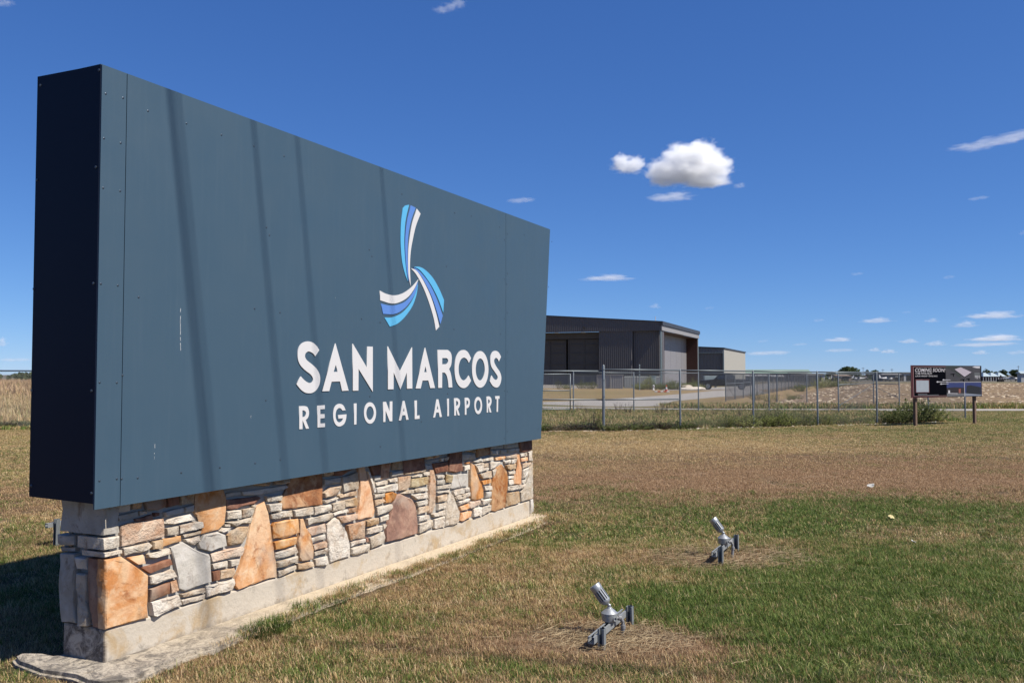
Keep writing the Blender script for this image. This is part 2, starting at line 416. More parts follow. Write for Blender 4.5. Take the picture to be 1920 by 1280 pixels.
('g',0,[(5.256,0.856),(5.343,0.861),(5.37,0.833),(5.326,0.809),(5.256,0.822)]),
('g',0,[(4.699,0.827),(4.908,0.821),(4.892,0.772),(4.706,0.78)]),
('g',0,[(4.924,0.817),(5.086,0.814),(5.086,0.768),(4.929,0.773)]),
('g',0,[(5.106,0.811),(5.287,0.807),(5.287,0.771),(5.12,0.769)]),
('g',0,[(5.303,0.8),(5.396,0.799),(5.405,0.769),(5.308,0.769)]),
('b',0,[(5.4,0.869),(5.725,0.875),(5.725,0.76),(5.632,0.744),(5.441,0.747)]),
('g',0,[(4.324,0.742),(4.471,0.771),(4.483,0.735),(4.441,0.718)]),
('w',0,[(4.489,0.755),(4.753,0.762),(4.746,0.723),(4.501,0.719)]),
('o',0,[(4.809,0.743),(5.044,0.741),(5.036,0.705),(4.825,0.712)]),
('p',0,[(5.069,0.735),(5.322,0.741),(5.322,0.699),(5.078,0.709)]),
('w',0,[(5.414,0.734),(5.591,0.739),(5.598,0.699),(5.432,0.698)]),
('o',0,[(5.435,0.682),(5.606,0.683),(5.609,0.64),(5.45,0.639)]),
('w',0.3,[(5.617,0.737),(5.734,0.744),(5.753,0.62),(5.641,0.635)]),
('o',0,[(4.175,0.748),(4.245,0.749),(4.231,0.73),(4.182,0.731)]),
('w',0,[(4.112,0.72),(4.231,0.723),(4.239,0.674),(4.12,0.665)]),
('w',0,[(4.342,0.713),(4.519,0.714),(4.528,0.625),(4.427,0.621)]),
('t',0,[(4.538,0.702),(4.652,0.702),(4.653,0.656),(4.546,0.662)]),
('w',0,[(4.538,0.655),(4.653,0.649),(4.653,0.627),(4.538,0.631)]),
('w',0,[(4.676,0.704),(4.937,0.689),(4.873,0.657),(4.809,0.634),(4.683,0.631)]),
('w',0,[(5.023,0.688),(5.17,0.69),(5.174,0.652),(5.036,0.66)]),
('w',0,[(5.191,0.688),(5.317,0.688),(5.305,0.644),(5.196,0.65)]),
('t',0,[(5.061,0.64),(5.308,0.634),(5.287,0.573),(5.137,0.577),(5.086,0.6)]),
('t',0,[(5.464,0.618),(5.697,0.617),(5.683,0.575),(5.467,0.564)]),
('o',0,[(5.334,0.736),(5.387,0.732),(5.405,0.654),(5.458,0.572),(5.437,0.39),(5.242,0.416),(5.26,0.501),(5.334,0.584)]),
('w',0,[(5.476,0.548),(5.659,0.561),(5.585,0.452),(5.471,0.452)]),
('w',0,[(5.458,0.434),(5.554,0.432),(5.54,0.402),(5.453,0.4)]),
('w',0.3,[(5.753,0.612),(5.8,0.366),(5.8,0.2),(5.668,0.193),(5.453,0.197),(5.44,0.306),(5.585,0.389),(5.691,0.558)]),
('o',0,[(4.274,0.736),(4.332,0.714),(4.39,0.632),(4.45,0.556),(4.531,0.435),(4.535,0.354),(4.354,0.348),(4.272,0.376),(4.257,0.57),(4.264,0.685)]),
('t',0,[(4.459,0.604),(4.711,0.614),(4.719,0.542),(4.531,0.547),(4.479,0.581)]),
('o',0,[(4.506,0.533),(4.719,0.528),(4.72,0.485),(4.536,0.484)]),
('w',0,[(4.549,0.472),(4.72,0.459),(4.72,0.413),(4.557,0.425)]),
('g',0,[(4.565,0.41),(4.72,0.398),(4.72,0.338),(4.572,0.345)]),
('r',0,[(4.873,0.635),(4.97,0.655),(5.069,0.58),(5.1,0.502),(5.091,0.384),(5.028,0.192),(4.81,0.178),(4.719,0.198),(4.731,0.34),(4.746,0.482),(4.817,0.604)]),
('w',0,[(4.733,0.616),(4.817,0.626),(4.785,0.578),(4.746,0.539)]),
('w',0,[(5.106,0.569),(5.287,0.558),(5.273,0.522),(5.12,0.53)]),
('w',0,[(5.12,0.515),(5.253,0.509),(5.239,0.476),(5.12,0.481)]),
('w',0,[(5.115,0.471),(5.23,0.466),(5.23,0.417),(5.123,0.414)]),
('w',0,[(5.115,0.404),(5.414,0.389),(5.343,0.348),(5.205,0.349),(5.115,0.359)]),
('w',0,[(5.361,0.397),(5.549,0.384),(5.494,0.338),(5.378,0.343)]),
('t',0,[(5.12,0.336),(5.396,0.319),(5.405,0.199),(5.222,0.189),(5.061,0.192)]),
('w',0,[(3.937,0.501),(4.127,0.499),(4.134,0.447),(3.937,0.458)]),
('w',0,[(4.151,0.493),(4.251,0.495),(4.258,0.453),(4.158,0.458)]),
('w',0,[(3.964,0.448),(4.148,0.442),(4.148,0.398),(4.018,0.398),(3.978,0.413)]),
('w',0,[(4.162,0.444),(4.261,0.445),(4.265,0.404),(4.165,0.406)]),
('w',0,[(4.005,0.383),(4.254,0.382),(4.24,0.353),(4.1,0.351),(4.018,0.348)]),
('o',0,[(4.046,0.331),(4.233,0.337),(4.237,0.292),(4.073,0.284)]),
('p',0,[(4.251,0.355),(4.472,0.338),(4.476,0.294),(4.268,0.281),(4.247,0.297)]),
('w',0,[(4.484,0.339),(4.7,0.326),(4.684,0.281),(4.505,0.277)]),
('o',0,[(4.039,0.272),(4.297,0.253),(4.269,0.199),(4.101,0.182),(4.022,0.197)]),
('w',0,[(4.322,0.267),(4.494,0.265),(4.499,0.183),(4.326,0.187)]),
('w',0,[(4.512,0.265),(4.704,0.261),(4.7,0.201),(4.52,0.176)]),
('g',0.3,[(5.677,0.187),(5.79,0.189),(5.809,0.04),(5.686,0.026)])]
END_STONES=[('g',[(-0.396,0.684),(-0.245,0.69),(-0.244,0.635),(-0.365,0.621),(-0.392,0.629)]),('g',[(-0.389,0.615),(-0.263,0.619),(-0.267,0.595),(-0.383,0.587)]),('g',[(-0.378,0.578),(-0.247,0.582),(-0.252,0.395),(-0.259,0.31),(-0.225,0.189),(-0.352,0.183),(-0.376,0.317)]),('g',[(-0.237,0.568),(-0.15,0.571),(-0.152,0.501),(-0.234,0.497)]),('w',[(-0.244,0.473),(-0.159,0.475),(-0.166,0.321),(-0.137,0.279),(-0.13,0.184),(-0.208,0.175),(-0.229,0.32),(-0.249,0.395)]),('m',[(-0.144,0.57),(-0.04,0.568),(-0.018,0.179),(-0.101,0.182),(-0.128,0.293),(-0.14,0.407)])]
LETTERS=[
[[(1.7241,1.8019),(1.6774,1.7547),(1.6702,1.7607),(1.6633,1.767),(1.6558,1.7728),(1.6471,1.7777),(1.6363,1.7819),(1.624,1.7855),(1.6117,1.788),(1.6007,1.7886),(1.591,1.7869),(1.5819,1.7833),(1.5742,1.7787),(1.5682,1.7738),(1.5642,1.7686),(1.5619,1.7628),(1.5612,1.7566),(1.562,1.7504),(1.5644,1.7443),(1.5683,1.7381),(1.574,1.7318),(1.5819,1.7253),(1.5928,1.7188),(1.6062,1.7122),(1.6208,1.7054),(1.6349,1.6983),(1.6487,1.6908),(1.6629,1.6829),(1.6766,1.6748),(1.6887,1.6666),(1.6991,1.6583),(1.7083,1.6499),(1.7162,1.6412),(1.7229,1.6322),(1.7284,1.623),(1.7327,1.6136),(1.7356,1.6037),(1.737,1.5933),(1.7368,1.5818),(1.7351,1.5695),(1.732,1.5572),(1.7274,1.5458),(1.721,1.5351),(1.7128,1.5248),(1.7037,1.5155),(1.6941,1.5074),(1.6841,1.5008),(1.6733,1.4953),(1.6622,1.4909),(1.6509,1.4876),(1.6394,1.4853),(1.6276,1.4842),(1.6159,1.4839),(1.6048,1.4842),(1.5945,1.4848),(1.5847,1.486),(1.5752,1.4878),(1.5656,1.4904),(1.5557,1.4938),(1.5457,1.4981),(1.5359,1.5028),(1.5266,1.5079),(1.5179,1.5134),(1.5096,1.5194),(1.5017,1.5256),(1.4944,1.5314),(1.4877,1.5369),(1.4817,1.5421),(1.4759,1.5473),(1.47,1.5526),(1.5189,1.6067),(1.5268,1.6008),(1.5347,1.5948),(1.5428,1.589),(1.5514,1.5834),(1.5608,1.578),(1.571,1.5727),(1.5811,1.5679),(1.5906,1.5641),(1.5995,1.5615),(1.608,1.5597),(1.616,1.5587),(1.6235,1.5588),(1.6308,1.5596),(1.6378,1.5614),(1.6439,1.5641),(1.6485,1.5679),(1.6518,1.5731),(1.654,1.5796),(1.6545,1.5866),(1.6529,1.5936),(1.649,1.6004),(1.6432,1.6074),(1.6355,1.6144),(1.626,1.6214),(1.6139,1.6282),(1.5995,1.6348),(1.5843,1.6416),(1.5699,1.6489),(1.5561,1.6568),(1.5422,1.665),(1.5291,1.6736),(1.5178,1.6823),(1.5085,1.6911),(1.5005,1.7),(1.4939,1.7094),(1.4886,1.7197),(1.4844,1.7315),(1.4814,1.7444),(1.4798,1.7574),(1.4796,1.7698),(1.481,1.7816),(1.4837,1.7931),(1.4879,1.804),(1.4936,1.8142),(1.501,1.8236),(1.5099,1.8324),(1.5202,1.8402),(1.5316,1.8469),(1.5448,1.8523),(1.5596,1.8566),(1.575,1.8598),(1.5899,1.8615),(1.6043,1.8618),(1.6187,1.8606),(1.6327,1.8582),(1.6461,1.8548),(1.6589,1.8501),(1.6712,1.844),(1.6828,1.8373),(1.6933,1.8305),(1.7021,1.8236),(1.7097,1.8165),(1.7167,1.8092)]],
[[(1.9173,1.857),(2.0861,1.4959),(2.0027,1.4945),(1.9763,1.5678),(1.8725,1.5663),(1.8452,1.4963),(1.7608,1.4955)],[(1.9221,1.6948),(1.9465,1.6415),(1.8964,1.6405)]],
[[(2.1362,1.8617),(2.3311,1.6707),(2.3324,1.8453),(2.4049,1.8464),(2.4086,1.4798),(2.2134,1.6654),(2.213,1.4938),(2.1403,1.4936)]],
[[(2.6217,1.8552),(2.8079,1.6463),(2.9938,1.8575),(3.0001,1.4993),(2.9145,1.4982),(2.9091,1.637),(2.8117,1.4938),(2.7085,1.6388),(2.7081,1.4967),(2.6251,1.4966)]],
[[(3.2104,1.8599),(3.3801,1.4989),(3.2981,1.4985),(3.2643,1.5677),(3.1659,1.5668),(3.1359,1.4973),(3.052,1.4984)],[(3.2135,1.6945),(3.2383,1.6425),(3.1923,1.6414)]],
[[(3.4288,1.8465),(3.6078,1.85),(3.6199,1.8456),(3.6323,1.8414),(3.6442,1.8368),(3.6542,1.8313),(3.6623,1.8247),(3.6689,1.8173),(3.6742,1.8092),(3.6783,1.8005),(3.6812,1.791),(3.6829,1.7809),(3.6833,1.7701),(3.6826,1.7587),(3.6809,1.7459),(3.678,1.732),(3.6739,1.7183),(3.6684,1.7062),(3.6609,1.6964),(3.6517,1.688),(3.6418,1.6802),(3.6324,1.6721),(3.6395,1.6643),(3.6467,1.657),(3.6537,1.6488),(3.6604,1.6384),(3.6668,1.625),(3.673,1.6097),(3.6787,1.593),(3.6836,1.5757),(3.6874,1.5576),(3.6902,1.5386),(3.6927,1.5191),(3.6954,1.4998),(3.6251,1.4992),(3.6228,1.5132),(3.6207,1.5272),(3.6182,1.5412),(3.6145,1.5553),(3.6093,1.5702),(3.6031,1.5857),(3.5961,1.6003),(3.5886,1.6123),(3.5804,1.621),(3.5714,1.6272),(3.562,1.6324),(3.5529,1.6381),(3.5076,1.6391),(3.5064,1.4987),(3.4369,1.4981)],[(3.5068,1.7725),(3.5826,1.7737),(3.59,1.7715),(3.5978,1.7694),(3.6049,1.767),(3.6103,1.7638),(3.6135,1.7597),(3.6152,1.7548),(3.6157,1.7496),(3.6155,1.7447),(3.6146,1.7399),(3.6127,1.7349),(3.61,1.7303),(3.6064,1.7264),(3.6015,1.7234),(3.5955,1.7211),(3.5891,1.719),(3.5829,1.7168),(3.5071,1.715)]],
[[(4.0599,1.7807),(4.0151,1.7339),(4.0058,1.743),(3.9969,1.7524),(3.9873,1.7612),(3.976,1.7685),(3.9623,1.7745),(3.9469,1.7795),(3.9309,1.7828),(3.9153,1.7836),(3.8997,1.7818),(3.8838,1.7776),(3.8687,1.7715),(3.8556,1.7639),(3.8446,1.7544),(3.8353,1.7429),(3.8275,1.7304),(3.8213,1.7183),(3.817,1.7065),(3.8143,1.6945),(3.8131,1.6825),(3.813,1.6705),(3.8137,1.6584),(3.8156,1.6463),(3.8188,1.6343),(3.8239,1.6228),(3.8311,1.6111),(3.8401,1.5995),(3.8505,1.5888),(3.8618,1.5802),(3.8742,1.5735),(3.888,1.5684),(3.9022,1.5651),(3.9163,1.5639),(3.9303,1.5652),(3.9445,1.5688),(3.9584,1.5739),(3.9712,1.5797),(3.9827,1.5864),(3.9931,1.5943),(4.0031,1.6027),(4.0133,1.6109),(4.0607,1.5603),(4.0441,1.5468),(4.0278,1.5328),(4.0111,1.5199),(3.9937,1.5094),(3.9753,1.5015),(3.9564,1.4953),(3.9368,1.4914),(3.9166,1.49),(3.895,1.4911),(3.8723,1.4946),(3.8501,1.5005),(3.8298,1.5087),(3.8113,1.5197),(3.7939,1.5333),(3.7784,1.5486),(3.7656,1.5648),(3.7556,1.5821),(3.7482,1.6009),(3.7427,1.62),(3.7388,1.6385),(3.7362,1.6558),(3.7353,1.6727),(3.7361,1.6895),(3.7384,1.7069),(3.7422,1.7254),(3.7475,1.7447),(3.7547,1.7636),(3.7645,1.781),(3.7772,1.7973),(3.7926,1.8129),(3.8099,1.8267),(3.8283,1.838),(3.8485,1.8464),(3.8708,1.8525),(3.8934,1.8563),(3.915,1.8577),(3.9353,1.8567),(3.9549,1.8533),(3.974,1.8474),(3.9924,1.8391),(4.0099,1.8273),(4.0267,1.8124),(4.0432,1.7963)]],
[[(4.4268,1.6726),(4.4241,1.6403),(4.4161,1.6089),(4.403,1.5796),(4.3852,1.5531),(4.3633,1.5305),(4.338,1.5123),(4.3103,1.499),(4.2808,1.4911),(4.2506,1.4887),(4.2205,1.4919),(4.1916,1.5005),(4.1645,1.5141),(4.1402,1.5325),(4.1192,1.5549),(4.1023,1.5808),(4.0898,1.6093),(4.0821,1.6396),(4.0795,1.6708),(4.0819,1.7021),(4.0894,1.7325),(4.1017,1.7611),(4.1184,1.7872),(4.1393,1.8099),(4.1635,1.8286),(4.1905,1.8426),(4.2195,1.8515),(4.2495,1.855),(4.2798,1.8529),(4.3093,1.8453),(4.3372,1.8323),(4.3626,1.8143),(4.3846,1.7918),(4.4025,1.7655),(4.4158,1.7363),(4.424,1.705)],[(4.3472,1.6717),(4.3458,1.6524),(4.3414,1.6337),(4.3342,1.6162),(4.3245,1.6004),(4.3125,1.5868),(4.2986,1.5758),(4.2834,1.5678),(4.2671,1.5629),(4.2504,1.5613),(4.2337,1.5631),(4.2176,1.5681),(4.2025,1.5762),(4.1889,1.5872),(4.1771,1.6007),(4.1676,1.6163),(4.1606,1.6335),(4.1563,1.6518),(4.1548,1.6707),(4.1562,1.6896),(4.1604,1.7079),(4.1673,1.7252),(4.1767,1.7409),(4.1884,1.7545),(4.2019,1.7656),(4.217,1.7739),(4.2331,1.7791),(4.2497,1.7811),(4.2665,1.7797),(4.2828,1.775),(4.2981,1.7671),(4.3121,1.7562),(4.3241,1.7427),(4.3339,1.727),(4.3412,1.7096),(4.3457,1.6909)]],
[[(4.7105,1.8061),(4.6619,1.756),(4.6534,1.7636),(4.6449,1.7715),(4.6364,1.7788),(4.6275,1.7844),(4.6182,1.7884),(4.6086,1.7913),(4.599,1.7927),(4.5897,1.7924),(4.5801,1.7901),(4.5703,1.786),(4.5617,1.7807),(4.5559,1.7747),(4.5529,1.7681),(4.552,1.7606),(4.5536,1.7523),(4.5585,1.7432),(4.5671,1.733),(4.579,1.7217),(4.5932,1.7099),(4.6087,1.6978),(4.6269,1.6855),(4.6479,1.6728),(4.6684,1.6597),(4.685,1.6462),(4.6974,1.6321),(4.7071,1.6176),(4.7137,1.6028),(4.7171,1.5882),(4.7165,1.5731),(4.7123,1.5578),(4.7057,1.5431),(4.6979,1.5302),(4.6888,1.5192),(4.678,1.5094),(4.6659,1.5013),(4.6533,1.4949),(4.6404,1.4902),(4.6268,1.4872),(4.6122,1.4859),(4.5965,1.4864),(4.5788,1.4887),(4.5597,1.4927),(4.5402,1.4985),(4.5216,1.5062),(4.5041,1.5164),(4.4872,1.5288),(4.4706,1.5422),(4.4539,1.555),(4.4992,1.6104),(4.5107,1.6017),(4.5221,1.5926),(4.5339,1.5841),(4.5463,1.5773),(4.5603,1.572),(4.5756,1.568),(4.5902,1.5653),(4.6026,1.5644),(4.6126,1.5653),(4.6209,1.568),(4.6273,1.572),(4.6316,1.5769),(4.6342,1.5827),(4.6351,1.5896),(4.6333,1.5973),(4.6278,1.6057),(4.6177,1.6147),(4.6039,1.6244),(4.5878,1.6348),(4.5711,1.6459),(4.5526,1.6579),(4.5319,1.6708),(4.5122,1.6839),(4.4965,1.6969),(4.4857,1.7095),(4.478,1.722),(4.4728,1.7347),(4.4694,1.7478),(4.4673,1.7618),(4.4672,1.7765),(4.4693,1.791),(4.4742,1.8047),(4.4824,1.8178),(4.4936,1.8306),(4.5068,1.8421),(4.521,1.8512),(4.5365,1.8578),(4.5538,1.8623),(4.5718,1.8648),(4.5896,1.8654),(4.6073,1.864),(4.6255,1.8606),(4.643,1.8553),(4.6592,1.8486),(4.6733,1.8398),(4.686,1.829),(4.6981,1.8174)]],
[[(1.5058,1.3941),(1.5604,1.3932),(1.5698,1.3915),(1.5794,1.3902),(1.5886,1.388),(1.5963,1.3836),(1.6028,1.3758),(1.6083,1.3658),(1.6124,1.3549),(1.6145,1.3448),(1.6143,1.3352),(1.612,1.3256),(1.6083,1.3167),(1.6039,1.3091),(1.5985,1.3034),(1.5919,1.2991),(1.5848,1.2953),(1.578,1.2913),(1.6161,1.228),(1.5821,1.2278),(1.5424,1.2929),(1.5433,1.2278),(1.5081,1.2285)],[(1.5402,1.3623),(1.5576,1.3617),(1.5629,1.359),(1.5685,1.3564),(1.5735,1.3536),(1.5772,1.3504),(1.5793,1.3466),(1.5803,1.3422),(1.5802,1.3378),(1.5794,1.3334),(1.5779,1.329),(1.5755,1.3244),(1.5722,1.3202),(1.5679,1.317),(1.5623,1.3153),(1.5554,1.3147),(1.548,1.3144),(1.5409,1.314)]],
[[(1.7091,1.3906),(1.7958,1.3922),(1.7961,1.3639),(1.7434,1.3623),(1.7438,1.3268),(1.7938,1.3257),(1.7956,1.2965),(1.7442,1.2944),(1.7447,1.2577),(1.7995,1.2571),(1.7999,1.2288),(1.7132,1.2292)]],
[[(2.0522,1.3451),(2.0118,1.3438),(2.0073,1.3479),(2.003,1.3522),(1.9984,1.3561),(1.9933,1.3593),(1.9875,1.3618),(1.9812,1.3638),(1.9746,1.3649),(1.9679,1.3646),(1.9605,1.3627),(1.9527,1.3595),(1.9453,1.3553),(1.9392,1.35),(1.9347,1.3435),(1.9313,1.3358),(1.9289,1.3275),(1.9274,1.3194),(1.9268,1.3116),(1.927,1.3035),(1.9283,1.2957),(1.9307,1.2883),(1.9343,1.2812),(1.9392,1.2742),(1.9449,1.268),(1.9511,1.263),(1.9577,1.2593),(1.965,1.2567),(1.9726,1.2553),(1.98,1.2549),(1.9877,1.2559),(1.9955,1.2581),(2.0029,1.2611),(2.009,1.2647),(2.0134,1.2689),(2.0165,1.2739),(2.0191,1.2791),(2.022,1.2843),(1.9616,1.2834),(1.9591,1.3115),(2.0637,1.3131),(2.0624,1.3031),(2.0614,1.2931),(2.0598,1.2832),(2.0567,1.2737),(2.0523,1.2642),(2.0468,1.2548),(2.0399,1.2462),(2.0313,1.239),(2.0202,1.2331),(2.007,1.2284),(1.9932,1.2252),(1.9804,1.2237),(1.9687,1.2241),(1.9573,1.2263),(1.9467,1.2299),(1.937,1.2348),(1.9284,1.2412),(1.9205,1.2489),(1.9137,1.2578),(1.9081,1.2672),(1.9035,1.2774),(1.9,1.2886),(1.8978,1.3002),(1.8969,1.3119),(1.8975,1.3241),(1.8994,1.337),(1.9027,1.3493),(1.9069,1.36),(1.9124,1.3689),(1.919,1.3764),(1.9266,1.3827),(1.9352,1.3879),(1.9449,1.392),(1.9558,1.3949),(1.9671,1.3966),(1.9783,1.3968),(1.9896,1.3955),(2.0011,1.3928),(2.0123,1.3886),(2.0223,1.3829),(2.0308,1.3752),(2.0381,1.3655),(2.0451,1.3551)]],
[[(2.1604,1.3932),(2.1933,1.3937),(2.1928,1.2286),(2.1623,1.2278)]],
[[(2.4593,1.3076),(2.4574,1.2882),(2.4513,1.27),(2.4413,1.254),(2.428,1.2408),(2.4121,1.2312),(2.3944,1.2257),(2.3757,1.2245),(2.3572,1.2276),(2.3395,1.2348),(2.3238,1.2458),(2.3106,1.26),(2.3006,1.2766),(2.2944,1.295),(2.2921,1.3141),(2.294,1.333),(2.2998,1.3509),(2.3094,1.3668),(2.3223,1.38),(2.3379,1.3898),(2.3554,1.3957),(2.3739,1.3973),(2.3926,1.3946),(2.4105,1.3877),(2.4266,1.3768),(2.4402,1.3626),(2.4505,1.3457),(2.457,1.3271)],[(2.4266,1.3079),(2.4255,1.2955),(2.4217,1.2839),(2.4156,1.2736),(2.4075,1.2652),(2.3978,1.259),(2.3869,1.2554),(2.3754,1.2545),(2.364,1.2564),(2.3531,1.261),(2.3434,1.268),(2.3352,1.2771),(2.329,1.2878),(2.3251,1.2996),(2.3237,1.3119),(2.3249,1.3241),(2.3285,1.3356),(2.3345,1.3459),(2.3424,1.3543),(2.3521,1.3606),(2.3629,1.3643),(2.3743,1.3653),(2.3858,1.3636),(2.3967,1.3591),(2.4066,1.3522),(2.4149,1.3431),(2.4212,1.3323),(2.4252,1.3203)]],
[[(2.5608,1.3949),(2.6005,1.3948),(2.6596,1.3046),(2.6605,1.3961),(2.6952,1.3961),(2.6949,1.23),(2.656,1.2309),(2.5953,1.3216),(2.5936,1.229),(2.5624,1.2291)]],
[[(2.857,1.3957),(2.8803,1.3951),(2.9454,1.2318),(2.9078,1.2311),(2.8944,1.2722),(2.8468,1.2728),(2.8275,1.2296),(2.7917,1.2304)],[(2.8695,1.3398),(2.8819,1.3051),(2.8578,1.3051)]],
[[(3.042,1.3932),(3.0782,1.3937),(3.0792,1.2598),(3.122,1.2619),(3.1222,1.2311),(3.0432,1.2312)]],
[[(3.4149,1.395),(3.4444,1.3943),(3.508,1.2316),(3.4682,1.2308),(3.4521,1.2737),(3.4059,1.2739),(3.3867,1.2318),(3.3527,1.2308)],[(3.428,1.3389),(3.444,1.3044),(3.4145,1.3044)]],
[[(3.6051,1.3954),(3.6359,1.3962),(3.6368,1.2339),(3.606,1.2326)]],
[[(3.7347,1.3975),(3.7929,1.3977),(3.8043,1.3935),(3.8163,1.3895),(3.8273,1.3849),(3.8358,1.3792),(3.8413,1.3715),(3.8448,1.3626),(3.8465,1.3532),(3.8467,1.3444),(3.8453,1.336),(3.8423,1.3278),(3.8379,1.32),(3.8329,1.313),(3.8267,1.3072),(3.8194,1.3022),(3.8116,1.2976),(3.8041,1.2928),(3.8418,1.2332),(3.8043,1.2321),(3.77,1.294),(3.7703,1.2335),(3.7355,1.2334)],[(3.7697,1.3703),(3.7824,1.3711),(3.7891,1.3683),(3.7962,1.3658),(3.8025,1.3628),(3.8069,1.3588),(3.8096,1.3528),(3.8109,1.3455),(3.8102,1.3383),(3.8071,1.3324),(3.8004,1.3283),(3.7908,1.3254),(3.78,1.323),(3.7699,1.3203)]],
[[(3.9411,1.3963),(3.9941,1.3967),(4.0029,1.3935),(4.0121,1.3907),(4.0206,1.3872),(4.0276,1.3824),(4.0331,1.3756),(4.0373,1.3674),(4.0402,1.3585),(4.0412,1.3495),(4.0401,1.34),(4.0371,1.3297),(4.0329,1.32),(4.0279,1.312),(4.022,1.3063),(4.0149,1.3022),(4.0074,1.2991),(4.0001,1.2968),(3.9931,1.2954),(3.9862,1.295),(3.9793,1.2951),(3.9724,1.295),(3.9726,1.2321),(3.9396,1.2319)],[(3.9721,1.3687),(3.9831,1.3695),(3.9893,1.3671),(3.9958,1.3651),(4.0015,1.3625),(4.0054,1.3586),(4.0073,1.3526),(4.0077,1.3451),(4.0064,1.3376),(4.0033,1.3317),(3.9975,1.3281),(3.9895,1.3257),(3.9807,1.3239),(3.9723,1.3219)]],
[[(4.2946,1.3107),(4.2926,1.2916),(4.2866,1.2736),(4.2768,1.2577),(4.2638,1.2445),(4.2482,1.2349),(4.231,1.2293),(4.2129,1.2279),(4.1948,1.2307),(4.1777,1.2377),(4.1623,1.2484),(4.1496,1.2623),(4.14,1.2788),(4.134,1.2969),(4.1319,1.3158),(4.1339,1.3346),(4.1397,1.3524),(4.1492,1.3682),(4.1619,1.3813),(4.1772,1.3911),(4.1943,1.397),(4.2123,1.3987),(4.2305,1.3962),(4.2478,1.3894),(4.2634,1.3788),(4.2765,1.3649),(4.2863,1.3483),(4.2925,1.3299)],[(4.2617,1.3117),(4.2605,1.2997),(4.2568,1.2883),(4.251,1.2783),(4.2433,1.27),(4.234,1.2638),(4.2236,1.2602),(4.2128,1.2593),(4.2019,1.261),(4.1916,1.2654),(4.1824,1.2721),(4.1747,1.2809),(4.1689,1.2913),(4.1653,1.3028),(4.164,1.3148),(4.1652,1.3267),(4.1687,1.338),(4.1745,1.348),(4.1821,1.3563),(4.1913,1.3625),(4.2016,1.3662),(4.2124,1.3673),(4.2233,1.3657),(4.2337,1.3614),(4.243,1.3547),(4.2508,1.3459),(4.2567,1.3354),(4.2604,1.3238)]],
[[(4.3935,1.3986),(4.4481,1.399),(4.4585,1.3953),(4.4693,1.3918),(4.4794,1.3877),(4.4873,1.3823),(4.4929,1.3749),(4.4967,1.366),(4.4989,1.3567),(4.4997,1.3479),(4.4987,1.3398),(4.496,1.3317),(4.4921,1.3241),(4.4874,1.3171),(4.4817,1.311),(4.4749,1.3056),(4.4676,1.3005),(4.4605,1.2953),(4.4974,1.2346),(4.4582,1.235),(4.424,1.2993),(4.4241,1.2363),(4.3939,1.2357)],[(4.4238,1.368),(4.436,1.3683),(4.4428,1.3651),(4.4501,1.362),(4.4564,1.3587),(4.4604,1.3547),(4.4616,1.3494),(4.4608,1.3432),(4.4583,1.3371),(4.4543,1.3322),(4.4484,1.329),(4.4406,1.3268),(4.4321,1.325),(4.4239,1.323)]],
[[(4.5815,1.3984),(4.6789,1.398),(4.6789,1.3691),(4.6497,1.3681),(4.6448,1.2347),(4.6119,1.2348),(4.6155,1.3678),(4.5841,1.3674)]]]
N_BIG=9
